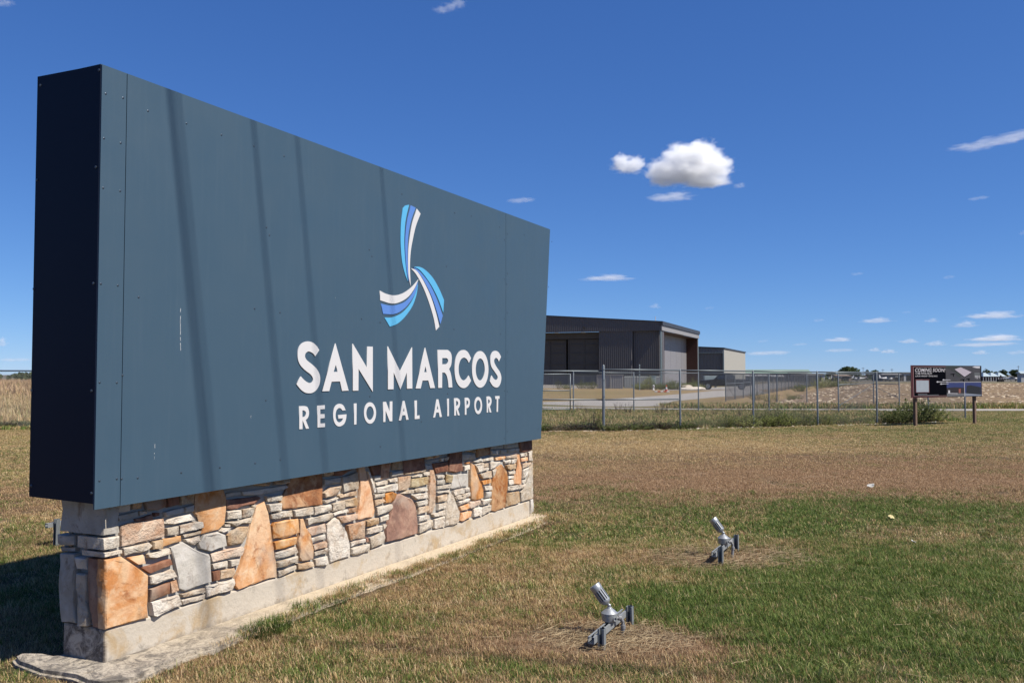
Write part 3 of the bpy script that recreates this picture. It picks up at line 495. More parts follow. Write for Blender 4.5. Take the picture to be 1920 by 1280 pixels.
LOGO=[
('light',[(2.8404,3.0498),(2.8501,3.0575),(2.8596,3.0653),(2.8697,3.0729),(2.881,3.0794),(2.8942,3.0846),(2.9087,3.0888),(2.9238,3.0926),(2.9387,3.0967),(2.9281,3.0713),(2.9173,3.0459),(2.9071,3.0207),(2.8981,2.996),(2.8907,2.9729),(2.8843,2.951),(2.8789,2.928),(2.8743,2.9015),(2.8702,2.8701),(2.8669,2.8354),(2.8646,2.7994),(2.864,2.7644),(2.8653,2.7303),(2.8682,2.6961),(2.8722,2.6626),(2.8765,2.6305),(2.8813,2.5999),(2.8869,2.5704),(2.8928,2.5422),(2.8988,2.5155),(2.9049,2.4908),(2.9113,2.4678),(2.9178,2.4456),(2.9243,2.423),(2.9102,2.4426),(2.896,2.4618),(2.8822,2.4817),(2.8694,2.5034),(2.8576,2.5265),(2.8466,2.5507),(2.8365,2.5771),(2.828,2.6067),(2.8207,2.6406),(2.8147,2.678),(2.8102,2.7172),(2.8073,2.7567),(2.8062,2.7971),(2.8068,2.839),(2.8089,2.8804),(2.8124,2.9191),(2.8177,2.9539),(2.8249,2.9863),(2.8328,3.0178)]),
('mid',[(2.9671,3.097),(3.0449,3.0893),(3.0275,3.0611),(3.0099,3.0332),(2.993,3.0052),(2.9781,2.9769),(2.9652,2.9481),(2.9537,2.919),(2.9438,2.8898),(2.9356,2.8607),(2.9295,2.8315),(2.9252,2.8023),(2.9222,2.7732),(2.92,2.7447),(2.9186,2.7172),(2.9182,2.6902),(2.9185,2.6633),(2.9192,2.6356),(2.9204,2.6065),(2.9221,2.5764),(2.9243,2.5466),(2.9268,2.5184),(2.9299,2.4925),(2.9334,2.4681),(2.9372,2.4442),(2.9409,2.42),(2.9321,2.4437),(2.9231,2.467),(2.9145,2.491),(2.907,2.5164),(2.9007,2.5438),(2.8951,2.5728),(2.8904,2.6023),(2.8864,2.6317),(2.8828,2.6608),(2.8799,2.6902),(2.8779,2.7194),(2.8772,2.7481),(2.8777,2.7759),(2.8794,2.8032),(2.8822,2.8304),(2.8861,2.858),(2.891,2.8857),(2.8969,2.9136),(2.9041,2.9419),(2.9132,2.9711),(2.9247,3.0016),(2.9384,3.0331),(2.9529,3.0651)]),
('white',[(3.0655,3.0835),(3.1261,3.0499),(3.1062,3.0194),(3.086,2.9892),(3.0667,2.9589),(3.0496,2.9282),(3.0348,2.8965),(3.0219,2.8642),(3.0103,2.8321),(2.9997,2.8012),(2.9898,2.7721),(2.9809,2.7442),(2.9732,2.7163),(2.967,2.687),(2.9623,2.6568),(2.9588,2.6261),(2.9568,2.5936),(2.9564,2.558),(2.958,2.5181),(2.9614,2.4749),(2.9656,2.4302),(2.9694,2.3862),(2.9603,2.4075),(2.9509,2.4283),(2.9422,2.45),(2.9354,2.4739),(2.9311,2.5013),(2.9286,2.5311),(2.9271,2.5616),(2.9262,2.591),(2.9256,2.6188),(2.9256,2.646),(2.9265,2.673),(2.9286,2.7004),(2.9321,2.7277),(2.9366,2.7549),(2.9423,2.7829),(2.9493,2.8125),(2.9573,2.8444),(2.9663,2.878),(2.977,2.9124),(2.9901,2.9467),(3.0064,2.9806),(3.0255,3.0147),(3.0457,3.049)]),
('light',[(3.0184,2.563),(3.0415,2.5663),(3.0646,2.57),(3.088,2.5728),(3.1123,2.5734),(3.1373,2.5715),(3.1628,2.5679),(3.1894,2.5622),(3.2173,2.5539),(3.2476,2.5429),(3.2799,2.5294),(3.3123,2.5136),(3.3433,2.496),(3.3727,2.4758),(3.4014,2.4532),(3.4287,2.4294),(3.4544,2.4058),(3.4775,2.3825),(3.4986,2.3588),(3.5188,2.3351),(3.5396,2.3112),(3.527,2.192),(3.5047,2.2228),(3.4829,2.2536),(3.4604,2.2839),(3.4363,2.313),(3.41,2.3411),(3.382,2.3685),(3.3536,2.3945),(3.3257,2.4183),(3.2984,2.4395),(3.2714,2.4588),(3.2445,2.4764),(3.2178,2.493),(3.191,2.5089),(3.1642,2.5239),(3.1379,2.537),(3.1125,2.5474),(3.0882,2.554),(3.0646,2.5576),(3.0415,2.56)]),
('mid',[(3.0066,2.559),(3.0283,2.5552),(3.0499,2.5519),(3.072,2.5476),(3.0953,2.5409),(3.1203,2.5313),(3.1465,2.5196),(3.1733,2.5061),(3.2001,2.4912),(3.2267,2.4753),(3.2535,2.458),(3.2805,2.4387),(3.3076,2.4166),(3.3352,2.3914),(3.3632,2.3633),(3.391,2.3332),(3.4179,2.302),(3.4436,2.2692),(3.4684,2.2348),(3.4929,2.1995),(3.5177,2.1644),(3.475,2.0829),(3.4566,2.1161),(3.4385,2.1492),(3.4199,2.1821),(3.4,2.2146),(3.3786,2.2471),(3.3561,2.2795),(3.3326,2.3111),(3.3081,2.3409),(3.2818,2.3693),(3.2539,2.3965),(3.2263,2.4218),(3.2004,2.4444),(3.1776,2.4639),(3.1566,2.4808),(3.1356,2.4959),(3.1128,2.5103),(3.0874,2.5237),(3.0607,2.5358),(3.0334,2.5473)]),
('white',[(2.9681,2.5456),(2.9872,2.5449),(3.0064,2.5446),(3.0255,2.5435),(3.044,2.5401),(3.0613,2.5344),(3.0777,2.5269),(3.0945,2.5175),(3.1128,2.5057),(3.1329,2.4916),(3.1542,2.4753),(3.1768,2.4565),(3.2005,2.4351),(3.2263,2.4106),(3.254,2.3833),(3.2819,2.3536),(3.3082,2.322),(3.3332,2.2873),(3.3574,2.2495),(3.3801,2.2116),(3.4002,2.1764),(3.4168,2.1452),(3.4306,2.1163),(3.4432,2.0884),(3.4565,2.0599),(3.3957,2.0216),(3.3864,2.0496),(3.3778,2.0772),(3.3679,2.1055),(3.3547,2.1356),(3.3372,2.1687),(3.3167,2.2039),(3.2946,2.239),(3.2726,2.2721),(3.2507,2.303),(3.2283,2.3327),(3.2056,2.3607),(3.1833,2.3868),(3.1608,2.4109),(3.1382,2.4333),(3.1163,2.4537),(3.0958,2.4716),(3.0771,2.4867),(3.0598,2.4994),(3.0432,2.5103),(3.0272,2.5199),(3.0118,2.5279),(2.997,2.5342),(2.9826,2.5397)]),
('white',[(2.5045,2.31),(2.5263,2.3051),(2.5478,2.2999),(2.5702,2.2952),(2.5952,2.2916),(2.6237,2.2891),(2.6548,2.2872),(2.6871,2.2868),(2.7191,2.2886),(2.7507,2.2927),(2.7824,2.2987),(2.8144,2.3068),(2.8466,2.3168),(2.8794,2.3292),(2.9128,2.3439),(2.9458,2.3603),(2.9778,2.3779),(3.0082,2.3969),(3.0375,2.4177),(3.0665,2.4392),(3.0959,2.4605),(3.0797,2.4384),(3.0641,2.4164),(3.0475,2.3946),(3.0283,2.3732),(3.0064,2.3518),(2.9824,2.3305),(2.9565,2.3102),(2.9286,2.2919),(2.8982,2.2755),(2.8654,2.2607),(2.8318,2.2477),(2.7989,2.2371),(2.7681,2.2287),(2.7383,2.2223),(2.7072,2.2182),(2.6729,2.2163),(2.6342,2.2176),(2.5925,2.2216),(2.5498,2.2266),(2.5083,2.2311)]),
('mid',[(2.5205,2.2053),(2.5506,2.2028),(2.5809,2.2),(2.6114,2.1979),(2.6421,2.1975),(2.6731,2.199),(2.7042,2.202),(2.7356,2.2064),(2.7672,2.2125),(2.7998,2.2202),(2.8332,2.2294),(2.8658,2.2403),(2.896,2.2533),(2.9231,2.2681),(2.9479,2.2847),(2.9714,2.3034),(2.995,2.3246),(3.0186,2.3491),(3.0416,2.3766),(3.0644,2.4054),(3.0875,2.4338),(3.0784,2.4099),(3.0702,2.3861),(3.0602,2.3622),(3.0456,2.3379),(3.0249,2.3127),(3.0,2.2867),(2.9729,2.2617),(2.9456,2.2388),(2.9184,2.2184),(2.8903,2.1996),(2.8614,2.1827),(2.8317,2.1679),(2.8015,2.1551),(2.7708,2.1443),(2.7389,2.1355),(2.7049,2.1288),(2.6682,2.1248),(2.6293,2.1234),(2.5899,2.1229),(2.5514,2.1219)]),
('light',[(2.5713,2.0928),(2.6001,2.0942),(2.6287,2.095),(2.6583,2.0969),(2.6895,2.1015),(2.7236,2.109),(2.7598,2.1187),(2.7965,2.1308),(2.8319,2.1456),(2.8664,2.1636),(2.9007,2.1848),(2.9332,2.2077),(2.9623,2.231),(2.9875,2.2549),(3.0095,2.2801),(3.0288,2.3051),(3.0456,2.3288),(3.0591,2.3504),(3.0693,2.3707),(3.0781,2.3906),(3.0877,2.4107),(3.0824,2.3886),(3.0778,2.3669),(3.0719,2.3446),(3.0627,2.321),(3.0501,2.2954),(3.035,2.2685),(3.017,2.2414),(2.9959,2.2151),(2.9703,2.1892),(2.9411,2.1634),(2.9105,2.139),(2.8808,2.1171),(2.8527,2.098),(2.8249,2.0809),(2.797,2.0659),(2.7686,2.0529),(2.7396,2.0426),(2.7102,2.0347),(2.6806,2.0278),(2.6515,2.0206)])]
RIVETS=[(-0.154,3.182),(-0.039,3.191),(0.136,3.164),(0.428,3.165),(0.721,3.166),(1.019,3.163),(1.322,3.163),(-0.16,2.653),(-0.048,2.657),(1.15,2.63),(1.181,2.582),(-0.164,2.12),(-0.053,2.121),(0.091,2.066),(-0.161,1.577),(-0.049,1.575),(-0.012,1.616),(1.043,2.064),(1.296,2.054),(1.162,1.445),(-0.151,1.039),(-0.038,1.038),(-0.006,1.035),(0.104,1.028),(0.425,1.026),(0.744,1.027),(1.064,1.026),(1.314,1.027),(2.356,2.631),(2.394,2.582),(4.071,3.184),(4.688,3.167),(5.292,3.17),(4.856,2.581),(3.587,2.632),(2.257,2.064),(2.514,2.05),(3.734,2.05),(4.709,2.046),(2.377,1.444),(3.617,1.442),(4.807,1.45),(2.527,1.031),(2.831,3.172),(3.741,3.16),(3.158,1.206)]
END_RIVETS=[(-0.392,3.293),(0.101,3.307),(0.088,2.766),(-0.403,2.744),(0.085,2.121),(-0.412,2.113),(-0.41,1.528),(0.086,1.531),(-0.398,0.987),(0.1,0.974)]
SCRATCHES=[[(0.4,2.022),(0.403,1.86)],[(0.403,1.847),(0.405,1.766)],[(0.222,1.213),(0.222,1.188)],[(0.219,1.161),(0.22,1.126)],[(1.017,1.346),(1.017,1.331)],[(1.92,2.215),(1.92,2.202)]]

# ================================================================ SETTING: ground, road, fields
SIGN_POLY = [(-.25, -.62), (6.0, -.62), (6.0, .30), (-.25, .36)]
def in_sign(x, y, m=0.0):
    d = Vector((x, y, 0)) - SP
    u = d.dot(SU); w = d.dot(SN)
    e = .30 if u < .45 else .30 - .11 * smooth(.45, 1.1, u) + .035 * math.sin(u * 2.1) + .05 * mnoise.noise(Vector((u * 3.3, 1.7, 0)))
    return -.22 - m < u < 5.80 + m and -.5 - m < w < e + m
def slab_z(x, y):
    d = Vector((x, y, 0)) - SP
    u = d.dot(SU); w = d.dot(SN)
    return -.004 if .45 < u < 5.95 and -.05 < w < .345 else tz(x, y)
# patches of living grass, seen from above: centre, radii (metres), strength
def B(px, py, rx, ry, wt):
    g = gp(px, py); return (g.x, g.y, rx, ry, wt)
GREEN = [B(1700, 1180, 1.9, 1.0, .42), B(1420, 1150, 1.1, .6, .55), B(1500, 1060, 1.4, .9, .35), B(1250, 1130, .5, .3, .35), B(1300, 980, 1.3, .8, .06), B(1700, 960, 2.4, 1.3, .25), B(1880, 1090, 1.2, 1.3, .45), B(1600, 1080, 1.2, 1.0, .42),
         B(1560, 1010, 1.6, 1.2, .30), B(1820, 965, 2.6, 1.6, .42), B(1500, 975, 1.5, 1.0, .16), B(1180, 1110, .55, .35, .30),
         B(1080, 1010, 1.0, .6, .14), B(1040, 950, .6, .5, .42), B(860, 1100, .5, .4, .25), B(700, 1170, .45, .25, .22),
         B(900, 1250, .9, .3, .2), B(1300, 1260, .9, .25, .38), B(600, 1250, .5, .2, .2), B(1880, 1240, .6, .4, .35),
         B(500, 1182, .16, .09, .95), B(420, 1260, .2, .1, .3), B(30, 1262, .25, .1, .7), B(1620, 800, 9, 1.6, .26), B(1850, 815, 5, 2.5, .25),
         B(1230, 965, .9, .7, .05), B(1380, 940, 1.4, .8, .04), B(20, 860, 3, 3, .1),
         B(1125, 1205, .70, .34, -.8), B(1340, 1048, .95, .55, -.75), B(1720, 1135, .35, .2, -.45), B(1700, 1000, .7, .4, -.35),
         B(1230, 1230, .4, .2, -.2), B(950, 1180, .9, .5, -.12), B(1580, 1150, .3, .2, -.2), B(1850, 905, 5, 2, -.18), B(1300, 900, 5, 2, -.25), B(1150, 840, 5, 2.5, -.3), B(1500, 870, 5, 2.0, -.15)]
BROWN = [B(1500, 880, 6.0, 3.4, .32), B(1180, 930, 3.0, 2.0, .42), B(1750, 890, 5.5, 3.2, .42), B(1340, 1048, .95, .55, .8), B(1140, 1205, .9, .35, .8),
         B(1700, 935, 3, 2.0, .35), B(1050, 905, 2, 1.0, .5), B(20, 940, 1.6, 1.6, .55), B(30, 1020, .8, .6, .6), B(1600, 835, 8, 1.2, .3),
         B(700, 1200, 1.4, .5, .25), B(300, 1250, .6, .2, .4), B(1050, 1150, .7, .4, .3), B(650, 1110, .4, .3, .3),
         B(1150, 830, 5, 2.2, -.5), B(1400, 835, 5, 1.8, -.45), B(20, 830, 3, 3, -.3)]
def patchval(tab, x, y, base):
    v = base
    for bx, by, rx, ry, wt in tab:
        d = ((x - bx) / rx) ** 2 + ((y - by) / ry) ** 2
        if d < 9: v += wt * math.exp(-d)
    return v
def green_at(x, y):
    v = patchval(GREEN, x, y, .25)
    n = mnoise.fractal(Vector((x * 1.1, y * 1.1, 3.7)), 1.0, 2.0, 3)
    n2 = mnoise.noise(Vector((x * .35, y * .35, 9.1)))
    f = 1 - .5 * smooth(9, 20, y)
    n3 = mnoise.noise(Vector((x * 3.1, y * 3.1, 21.))) + .6 * mnoise.noise(Vector((x * 7.7, y * 7.7, 2.)))
    v += (.34 * n + .16 * n2) * f + .30 * n3 * (1 - .5 * smooth(10, 22, y))
    if y > 26.5: v = .52 + .25 * mnoise.noise(Vector((x * .3, y * .5, 2.1)))
    return max(0., min(.92, v))
def brown_at(x, y):
    v = patchval(BROWN, x, y, .36) + .35 * mnoise.fractal(Vector((x * .5, y * .8, 13.7)), 1.0, 2.0, 3)
    return max(0., min(1., v))

def lawn_colour(nt, g, b, darker=1.0):
    """dry blades, red-brown blades and living blades, chosen by the patch values"""
    return None

# ground sheet
def axis_pts(lo, hi, step, far, ratio=1.35):
    a = list(np.arange(lo, hi + 1e-6, step)); s = step; x = a[-1]
    while x < far: s *= ratio; x += s; a.append(x)
    s = step; x = a[0]; L = []
    while x > -far if lo < 0 else x > -60: s *= ratio; x -= s; L.append(x)
    return L[::-1] + a
gx = axis_pts(-12, 20, .16, 9000); gy = axis_pts(2.5, 30, .16, 9000)
GV = []; GG = []; GB = []
for y in gy:
    for x in gx:
        GV.append((x, y, tz(x, y)))
        if -14 < x < 24 and 0 < y < 48: GG.append(green_at(x, y)); GB.append(brown_at(x, y))
        else: GG.append(.42 if y > 120 else .30 + .25 * mnoise.noise(Vector((x * .06, y * .12, 3)))); GB.append(.25)
nx = len(gx)
GF = [(j * nx + i, j * nx + i + 1, (j + 1) * nx + i + 1, (j + 1) * nx + i) for j in range(len(gy) - 1) for i in range(nx - 1)]
m_ground, nt, bs = newmat('lawn_ground')
p = pos(nt)
ag = N_(nt, 'ShaderNodeAttribute', attribute_name='green').outputs['Fac']
ab = N_(nt, 'ShaderNodeAttribute', attribute_name='brown').outputs['Fac']
fine = nz(nt, 60, 4, .7, p); mid = nz(nt, 9, 5, .65, p); big = nz(nt, .6, 4, .6, p)
straw = ramp(nt, [(.30, (.17, .115, .062)), (.48, (.36, .25, .135)), (.62, (.50, .37, .21)), (.8, (.62, .49, .31))])
nt.links.new(mth(nt, 'ADD', mth(nt, 'MULTIPLY', fine, .6), mth(nt, 'MULTIPLY', mid, .4)), straw.inputs[0])
rust = ramp(nt, [(.30, (.15, .095, .055)), (.5, (.34, .225, .135)), (.72, (.52, .37, .235))])
nt.links.new(fine, rust.inputs[0])
grn = ramp(nt, [(.3, (.040, .056, .014)), (.5, (.10, .135, .036)), (.72, (.20, .23, .08))])
nt.links.new(fine, grn.inputs[0])
bf = maprange(nt, mth(nt, 'ADD', ab, mth(nt, 'MULTIPLY', mth(nt, 'SUBTRACT', mid, .5), .8)), .3, .75)
gf = maprange(nt, mth(nt, 'ADD', ag, mth(nt, 'MULTIPLY', mth(nt, 'SUBTRACT', mid, .5), .9)), .28, .62)
c = mixc(nt, bf, straw.outputs[0], rust.outputs[0])
c = mixc(nt, gf, c, grn.outputs[0])
# shade between the blades painted into the ground colour near the sign, over thatch
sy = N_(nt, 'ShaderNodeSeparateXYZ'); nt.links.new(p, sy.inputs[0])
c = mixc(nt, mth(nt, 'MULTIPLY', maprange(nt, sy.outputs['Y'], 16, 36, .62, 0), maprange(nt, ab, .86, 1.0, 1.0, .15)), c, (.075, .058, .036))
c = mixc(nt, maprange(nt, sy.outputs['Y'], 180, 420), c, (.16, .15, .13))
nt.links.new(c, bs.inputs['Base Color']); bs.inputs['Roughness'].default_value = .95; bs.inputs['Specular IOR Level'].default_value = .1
bump(nt, bs, fine, .9, .02)
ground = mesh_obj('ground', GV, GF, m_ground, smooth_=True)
tag(ground, kind='structure')
for nme, arr in (('green', GG), ('brown', GB)):
    a = ground.data.attributes.new(nme, 'FLOAT', 'POINT'); a.data.foreach_set('value', arr)

def sheet(name, pts, mat, z=.006, step=None, kind='structure'):
    """a sheet lying z above the ground; pts are ground points in order (left edge, right edge pairs)"""
    vs = []; fs = []
    n = len(pts)
    sub = 14
    for i, (a, b) in enumerate(pts):
        for k in range(sub + 1):
            q = a.lerp(b, k / sub); vs.append((q.x, q.y, tz(q.x, q.y) + z))
    for i in range(n - 1):
        for k in range(sub):
            fs.append((i * (sub + 1) + k, i * (sub + 1) + k + 1, (i + 1) * (sub + 1) + k + 1, (i + 1) * (sub + 1) + k))
    o = mesh_obj(name, vs, fs, mat); tag(o, kind=kind); return o
def V2(x, y): return Vector((x, y, 0))
# service road and the drive that leaves it
m_road, nt, bs = newmat('pale_concrete_road'); p = pos(nt)
c = mixc(nt, nz(nt, 1.2, 6, .65, p), (.36, .33, .29), (.47, .435, .39)); c = mixc(nt, maprange(nt, nz(nt, 14, 4, .6, p), .55, .8), c, (.30, .275, .24))
nt.links.new(c, bs.inputs['Base Color']); bs.inputs['Roughness'].default_value = .9; bump(nt, bs, nz(nt, 30, 4, .6, p), .4, .01)
def gq(px, py, z=-.13): return gp(px, py, z)
rd = []
for x in (-60, -30, -12, -4, 2, 8, 14, 20, 26, 34, 45, 80, 160):
    yn = 42.6 + .0 * x; w_ = 2.6
    if x > 8: w_ = 2.3
    rd.append((V2(x, yn), V2(x, yn + w_ + (1.6 if x < 6 else 0))))
road = sheet('road', rd, m_road, .010)
dr = [(gq(1018, 760.5), gq(1018, 756.0)), (gq(1077, 762), gq(1077, 753.5)), (gq(1140, 763), gq(1140, 749)), (gq(1200, 763), gq(1200, 744.5)),
      (gq(1243, 761), gq(1243, 741.5)), (gq(1262, 752), gq(1270, 739)), (gq(1300, 748.5), gq(1305, 736)), (gq(1345, 744.5), gq(1335, 732.5)),
      (gq(1392, 741.5), gq(1380, 731.0)), (gq(1440, 737.5), gq(1420, 729.5))]
drive = sheet('driveway', dr, m_road, .018)
ap = [(gq(1240, 731.5), gq(1250, 727.5)), (gq(1300, 731.5), gq(1300, 727)), (gq(1360, 731), gq(1360, 724)), (gq(1440, 730), gq(1430, 716)), (gq(1520, 716), gq(1480, 712))]
apron = sheet('parking_apron', ap, m_road, .026)

# ploughed field beyond the service road on the right, stubble on the left
m_plough, nt, bs = newmat('ploughed_earth'); p = pos(nt)
n1 = nz(nt, 1.3, 6, .7, p); n2 = nz(nt, 7, 5, .7, p)
rp = ramp(nt, [(.32, (.12, .080, .048)), (.48, (.29, .205, .125)), (.60, (.43, .32, .20)), (.74, (.60, .48, .33))])
nt.links.new(mth(nt, 'ADD', mth(nt, 'MULTIPLY', n1, .45), mth(nt, 'MULTIPLY', n2, .55)), rp.inputs[0])
nt.links.new(rp.outputs[0], bs.inputs['Base Color']); bs.inputs['Roughness'].default_value = 1; bs.inputs['Specular IOR Level'].default_value = .1
bump(nt, bs, n2, 1.0, .12)
def field(name, poly_rows, mat, amp, freq):
    vs = []; fs = []; sub = 110
    rows = []
    for i in range(len(poly_rows) - 1):
        (a0, b0), (a1, b1) = poly_rows[i], poly_rows[i + 1]
        m_ = 10
        for k in range(m_): rows.append((a0.lerp(a1, k / m_), b0.lerp(b1, k / m_)))
    rows.append(poly_rows[-1])
    for i, (a, b) in enumerate(rows):
        for k in range(sub + 1):
            q = a.lerp(b, k / sub)
            edge = min(1, i / 4, k / 4, (sub - k) / 4)
            h = amp * (mnoise.fractal(Vector((q.x * freq, q.y * freq, 5)), .8, 2.1, 4) + .55) * max(0, edge)
            vs.append((q.x, q.y, tz(q.x, q.y) + .012 + max(0, h)))
    for i in range(len(rows) - 1):
        for k in range(sub):
            a = i * (sub + 1) + k
            fs.append((a, a + 1, a + sub + 2, a + sub + 1))
    o = mesh_obj(name, vs, fs, mat); tag(o, kind='structure'); return o
fr = [(V2(14.0, 50), V2(140, 50)), (V2(19, 62), V2(160, 62)), (V2(30, 90), V2(200, 88)), (V2(46, 128), V2(250, 125)), (V2(84, 205), V2(320, 200))]
field_r = field('ploughed_field', fr, m_plough, .16, 1.1)
m_stub, nt, bs = newmat('dry_stubble'); p = pos(nt)
rp = ramp(nt, [(.3, (.18, .10, .05)), (.5, (.42, .27, .14)), (.7, (.60, .43, .25))])
nt.links.new(nz(nt, 3.5, 6, .75, p), rp.inputs[0]); nt.links.new(rp.outputs[0], bs.inputs['Base Color']); bs.inputs['Roughness'].default_value = 1
bump(nt, bs, nz(nt, 6, 5, .7, p), 1, .15)
fl = [(V2(-120, 48), V2(-14, 47)), (V2(-150, 80), V2(-12, 80)), (V2(-220, 130), V2(-5, 130)), (V2(-420, 260), V2(0, 260))]
field_l = field('stubble_field', fl, m_stub, .3, .8)

# ================================================================ THE AIRPORT SIGN
sign = empty('airport_sign', SP)
tag(sign, 'large blue grey airport sign box standing on a low rubble stone base', 'sign')
SGN = {'p': sign}
def sadd(mb, name, mat, parent, smooth_=False):
    """meshes of the sign are written in u, w, z with the sign's corner as origin"""
    return mb.build(name, mat, parent, smooth_)
def L3(u, w, z): return SU * u + SN * w + Vector((0, 0, z))
UM = Matrix(((SU.x, SN.x, 0, 0), (SU.y, SN.y, 0, 0), (0, 0, 1, 0), (0, 0, 0, 1)))

# stone colours
STC = {'w': ((.72, .64, .53), (.58, .46, .34), (.80, .74, .65)), 'g': ((.58, .54, .48), (.47, .43, .37), (.66, .62, .57)),
       'o': ((.72, .385, .175), (.60, .25, .085), (.80, .58, .38)), 'r': ((.52, .25, .12), (.30, .12, .06), (.70, .48, .30)),
       'b': ((.27, .115, .065), (.17, .065, .04), (.38, .20, .12)), 'p': ((.66, .47, .34), (.56, .32, .19), (.74, .62, .49)),
       'm': ((.34, .17, .11), (.23, .115, .08), (.47, .28, .18)), 'y': ((.48, .35, .16), (.42, .25, .10), (.56, .47, .30)),
       't': ((.58, .42, .27), (.48, .29, .15), (.68, .56, .42))}
STM = {}
for k, (c0, c1, c2) in STC.items():
    m, nt, b = newmat('rubble_stone_' + k); p = pos(nt)
    oi = N_(nt, 'ShaderNodeObjectInfo').outputs['Random']
    off = nt.nodes.new('ShaderNodeVectorMath'); off.operation = 'ADD'; nt.links.new(p, off.inputs[0])
    cx = nt.nodes.new('ShaderNodeCombineXYZ'); nt.links.new(mth(nt, 'MULTIPLY', oi, 40), cx.inputs[0]); nt.links.new(cx.outputs[0], off.inputs[1])
    v = off.outputs[0]
    a_ = nz(nt, 6.5, 6, .65, v, .8); f_ = nz(nt, 38, 5, .7, v)
    c = mixc(nt, maprange(nt, a_, .38, .62), c1, c0)
    c = mixc(nt, maprange(nt, nz(nt, 3.4, 4, .6, v, 1.0), .46, .60, 0, .6), c, c2)
    c = mixc(nt, maprange(nt, nz(nt, 13, 5, .6, v, .5), .5, .75), c, c2)
    c = mixc(nt, maprange(nt, f_, .60, .78, 0, .55), c, [x * .35 for x in c1])
    c = mixc(nt, maprange(nt, nz(nt, 5.2, 6, .7, v, 1.5), .56, .68, 0, .75), c, [c1[0] * .5, c1[1] * .38, c1[2] * .32])
    # pale lime wash left on some faces, grey lichen on others
    c = mixc(nt, maprange(nt, nz(nt, 3.1, 3, .5, v), .60, .72, 0, .5), c, (.50, .45, .38))
    val = nt.nodes.new('ShaderNodeHueSaturation'); nt.links.new(c, val.inputs['Color'])
    nt.links.new(maprange(nt, oi, 0, 1, .98, 1.30), val.inputs['Value'])
    nt.links.new(maprange(nt, oi, 0, 1, 1.15, .85), val.inputs['Saturation'])
    nt.links.new(val.outputs[0], b.inputs['Base Color'])
    b.inputs['Roughness'].default_value = .9; b.inputs['Specular IOR Level'].default_value = .25
    hgt = mth(nt, 'ADD', mth(nt, 'MULTIPLY', f_, .3), nz(nt, 9, 6, .7, v))
    bump(nt, b, hgt, .85 if k in 'wtpy' else .6, .045 if k in 'wtpy' else .018)
    STM[k] = m
m_mortar, nt, b = newmat('lime_mortar'); p = pos(nt)
c = mixc(nt, nz(nt, 14, 5, .6, p), (.46, .445, .41), (.58, .56, .52)); nt.links.new(c, b.inputs['Base Color']); b.inputs['Roughness'].default_value = .95
bump(nt, b, nz(nt, 45, 5, .7, p), .8, .01)
m_foot, nt, b = newmat('cast_concrete_footing'); p = pos(nt)
z_ = N_(nt, 'ShaderNodeSeparateXYZ'); nt.links.new(p, z_.inputs[0]); pz = z_.outputs['Z']
c = mixc(nt, nz(nt, 2.2, 5, .6, p), (.60, .52, .42), (.70, .63, .53))
c = mixc(nt, maprange(nt, nz(nt, 3.7, 6, .65, p, .6), .50, .64, 0, .85), c, (.52, .37, .20))
c = mixc(nt, maprange(nt, nz(nt, 8, 6, .7, p, .4), .60, .74, 0, .7), c, (.22, .195, .165))
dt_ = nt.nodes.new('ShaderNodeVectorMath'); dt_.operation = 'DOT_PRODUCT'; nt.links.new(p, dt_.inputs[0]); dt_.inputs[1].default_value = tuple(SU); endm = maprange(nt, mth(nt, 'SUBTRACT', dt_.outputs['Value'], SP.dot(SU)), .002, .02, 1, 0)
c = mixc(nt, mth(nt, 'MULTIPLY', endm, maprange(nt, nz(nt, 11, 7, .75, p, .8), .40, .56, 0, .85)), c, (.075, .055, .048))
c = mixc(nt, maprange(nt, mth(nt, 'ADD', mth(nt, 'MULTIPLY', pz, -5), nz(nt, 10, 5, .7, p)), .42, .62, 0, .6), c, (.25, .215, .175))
c = mixc(nt, maprange(nt, nz(nt, 60, 3, .6, p), .70, .78), c, (.12, .10, .08))
nt.links.new(c, b.inputs['Base Color']); b.inputs['Roughness'].default_value = .92
bump(nt, b, nz(nt, 18, 6, .7, p), .45, .02)
m_slab, nt, b = newmat('weathered_slab'); p = pos(nt)
c = mixc(nt, nz(nt, 3, 6, .65, p), (.62, .52, .39), (.82, .72, .58))
c = mixc(nt, maprange(nt, nz(nt, 7, 7, .75, p, 1.2), .45, .58, 0, .85), c, (.16, .14, .12))
c = mixc(nt, maprange(nt, nz(nt, 45, 5, .75, p, .3), .52, .62, 0, .6), c, (.10, .085, .075))
z2 = N_(nt, 'ShaderNodeSeparateXYZ'); nt.links.new(p, z2.inputs[0])
yw = maprange(nt, z2.outputs['Y'], 5.1, 6.6)
c2_ = mixc(nt, maprange(nt, nz(nt, 9, 7, .75, p), .55, .66, 0, .4), (.84, .69, .49), (.42, .34, .24))
c = mixc(nt, yw, c, c2_)
nt.links.new(c, b.inputs['Base Color']); b.inputs['Roughness'].default_value = .95
bump(nt, b, nz(nt, 12, 7, .75, p), .9, .04)

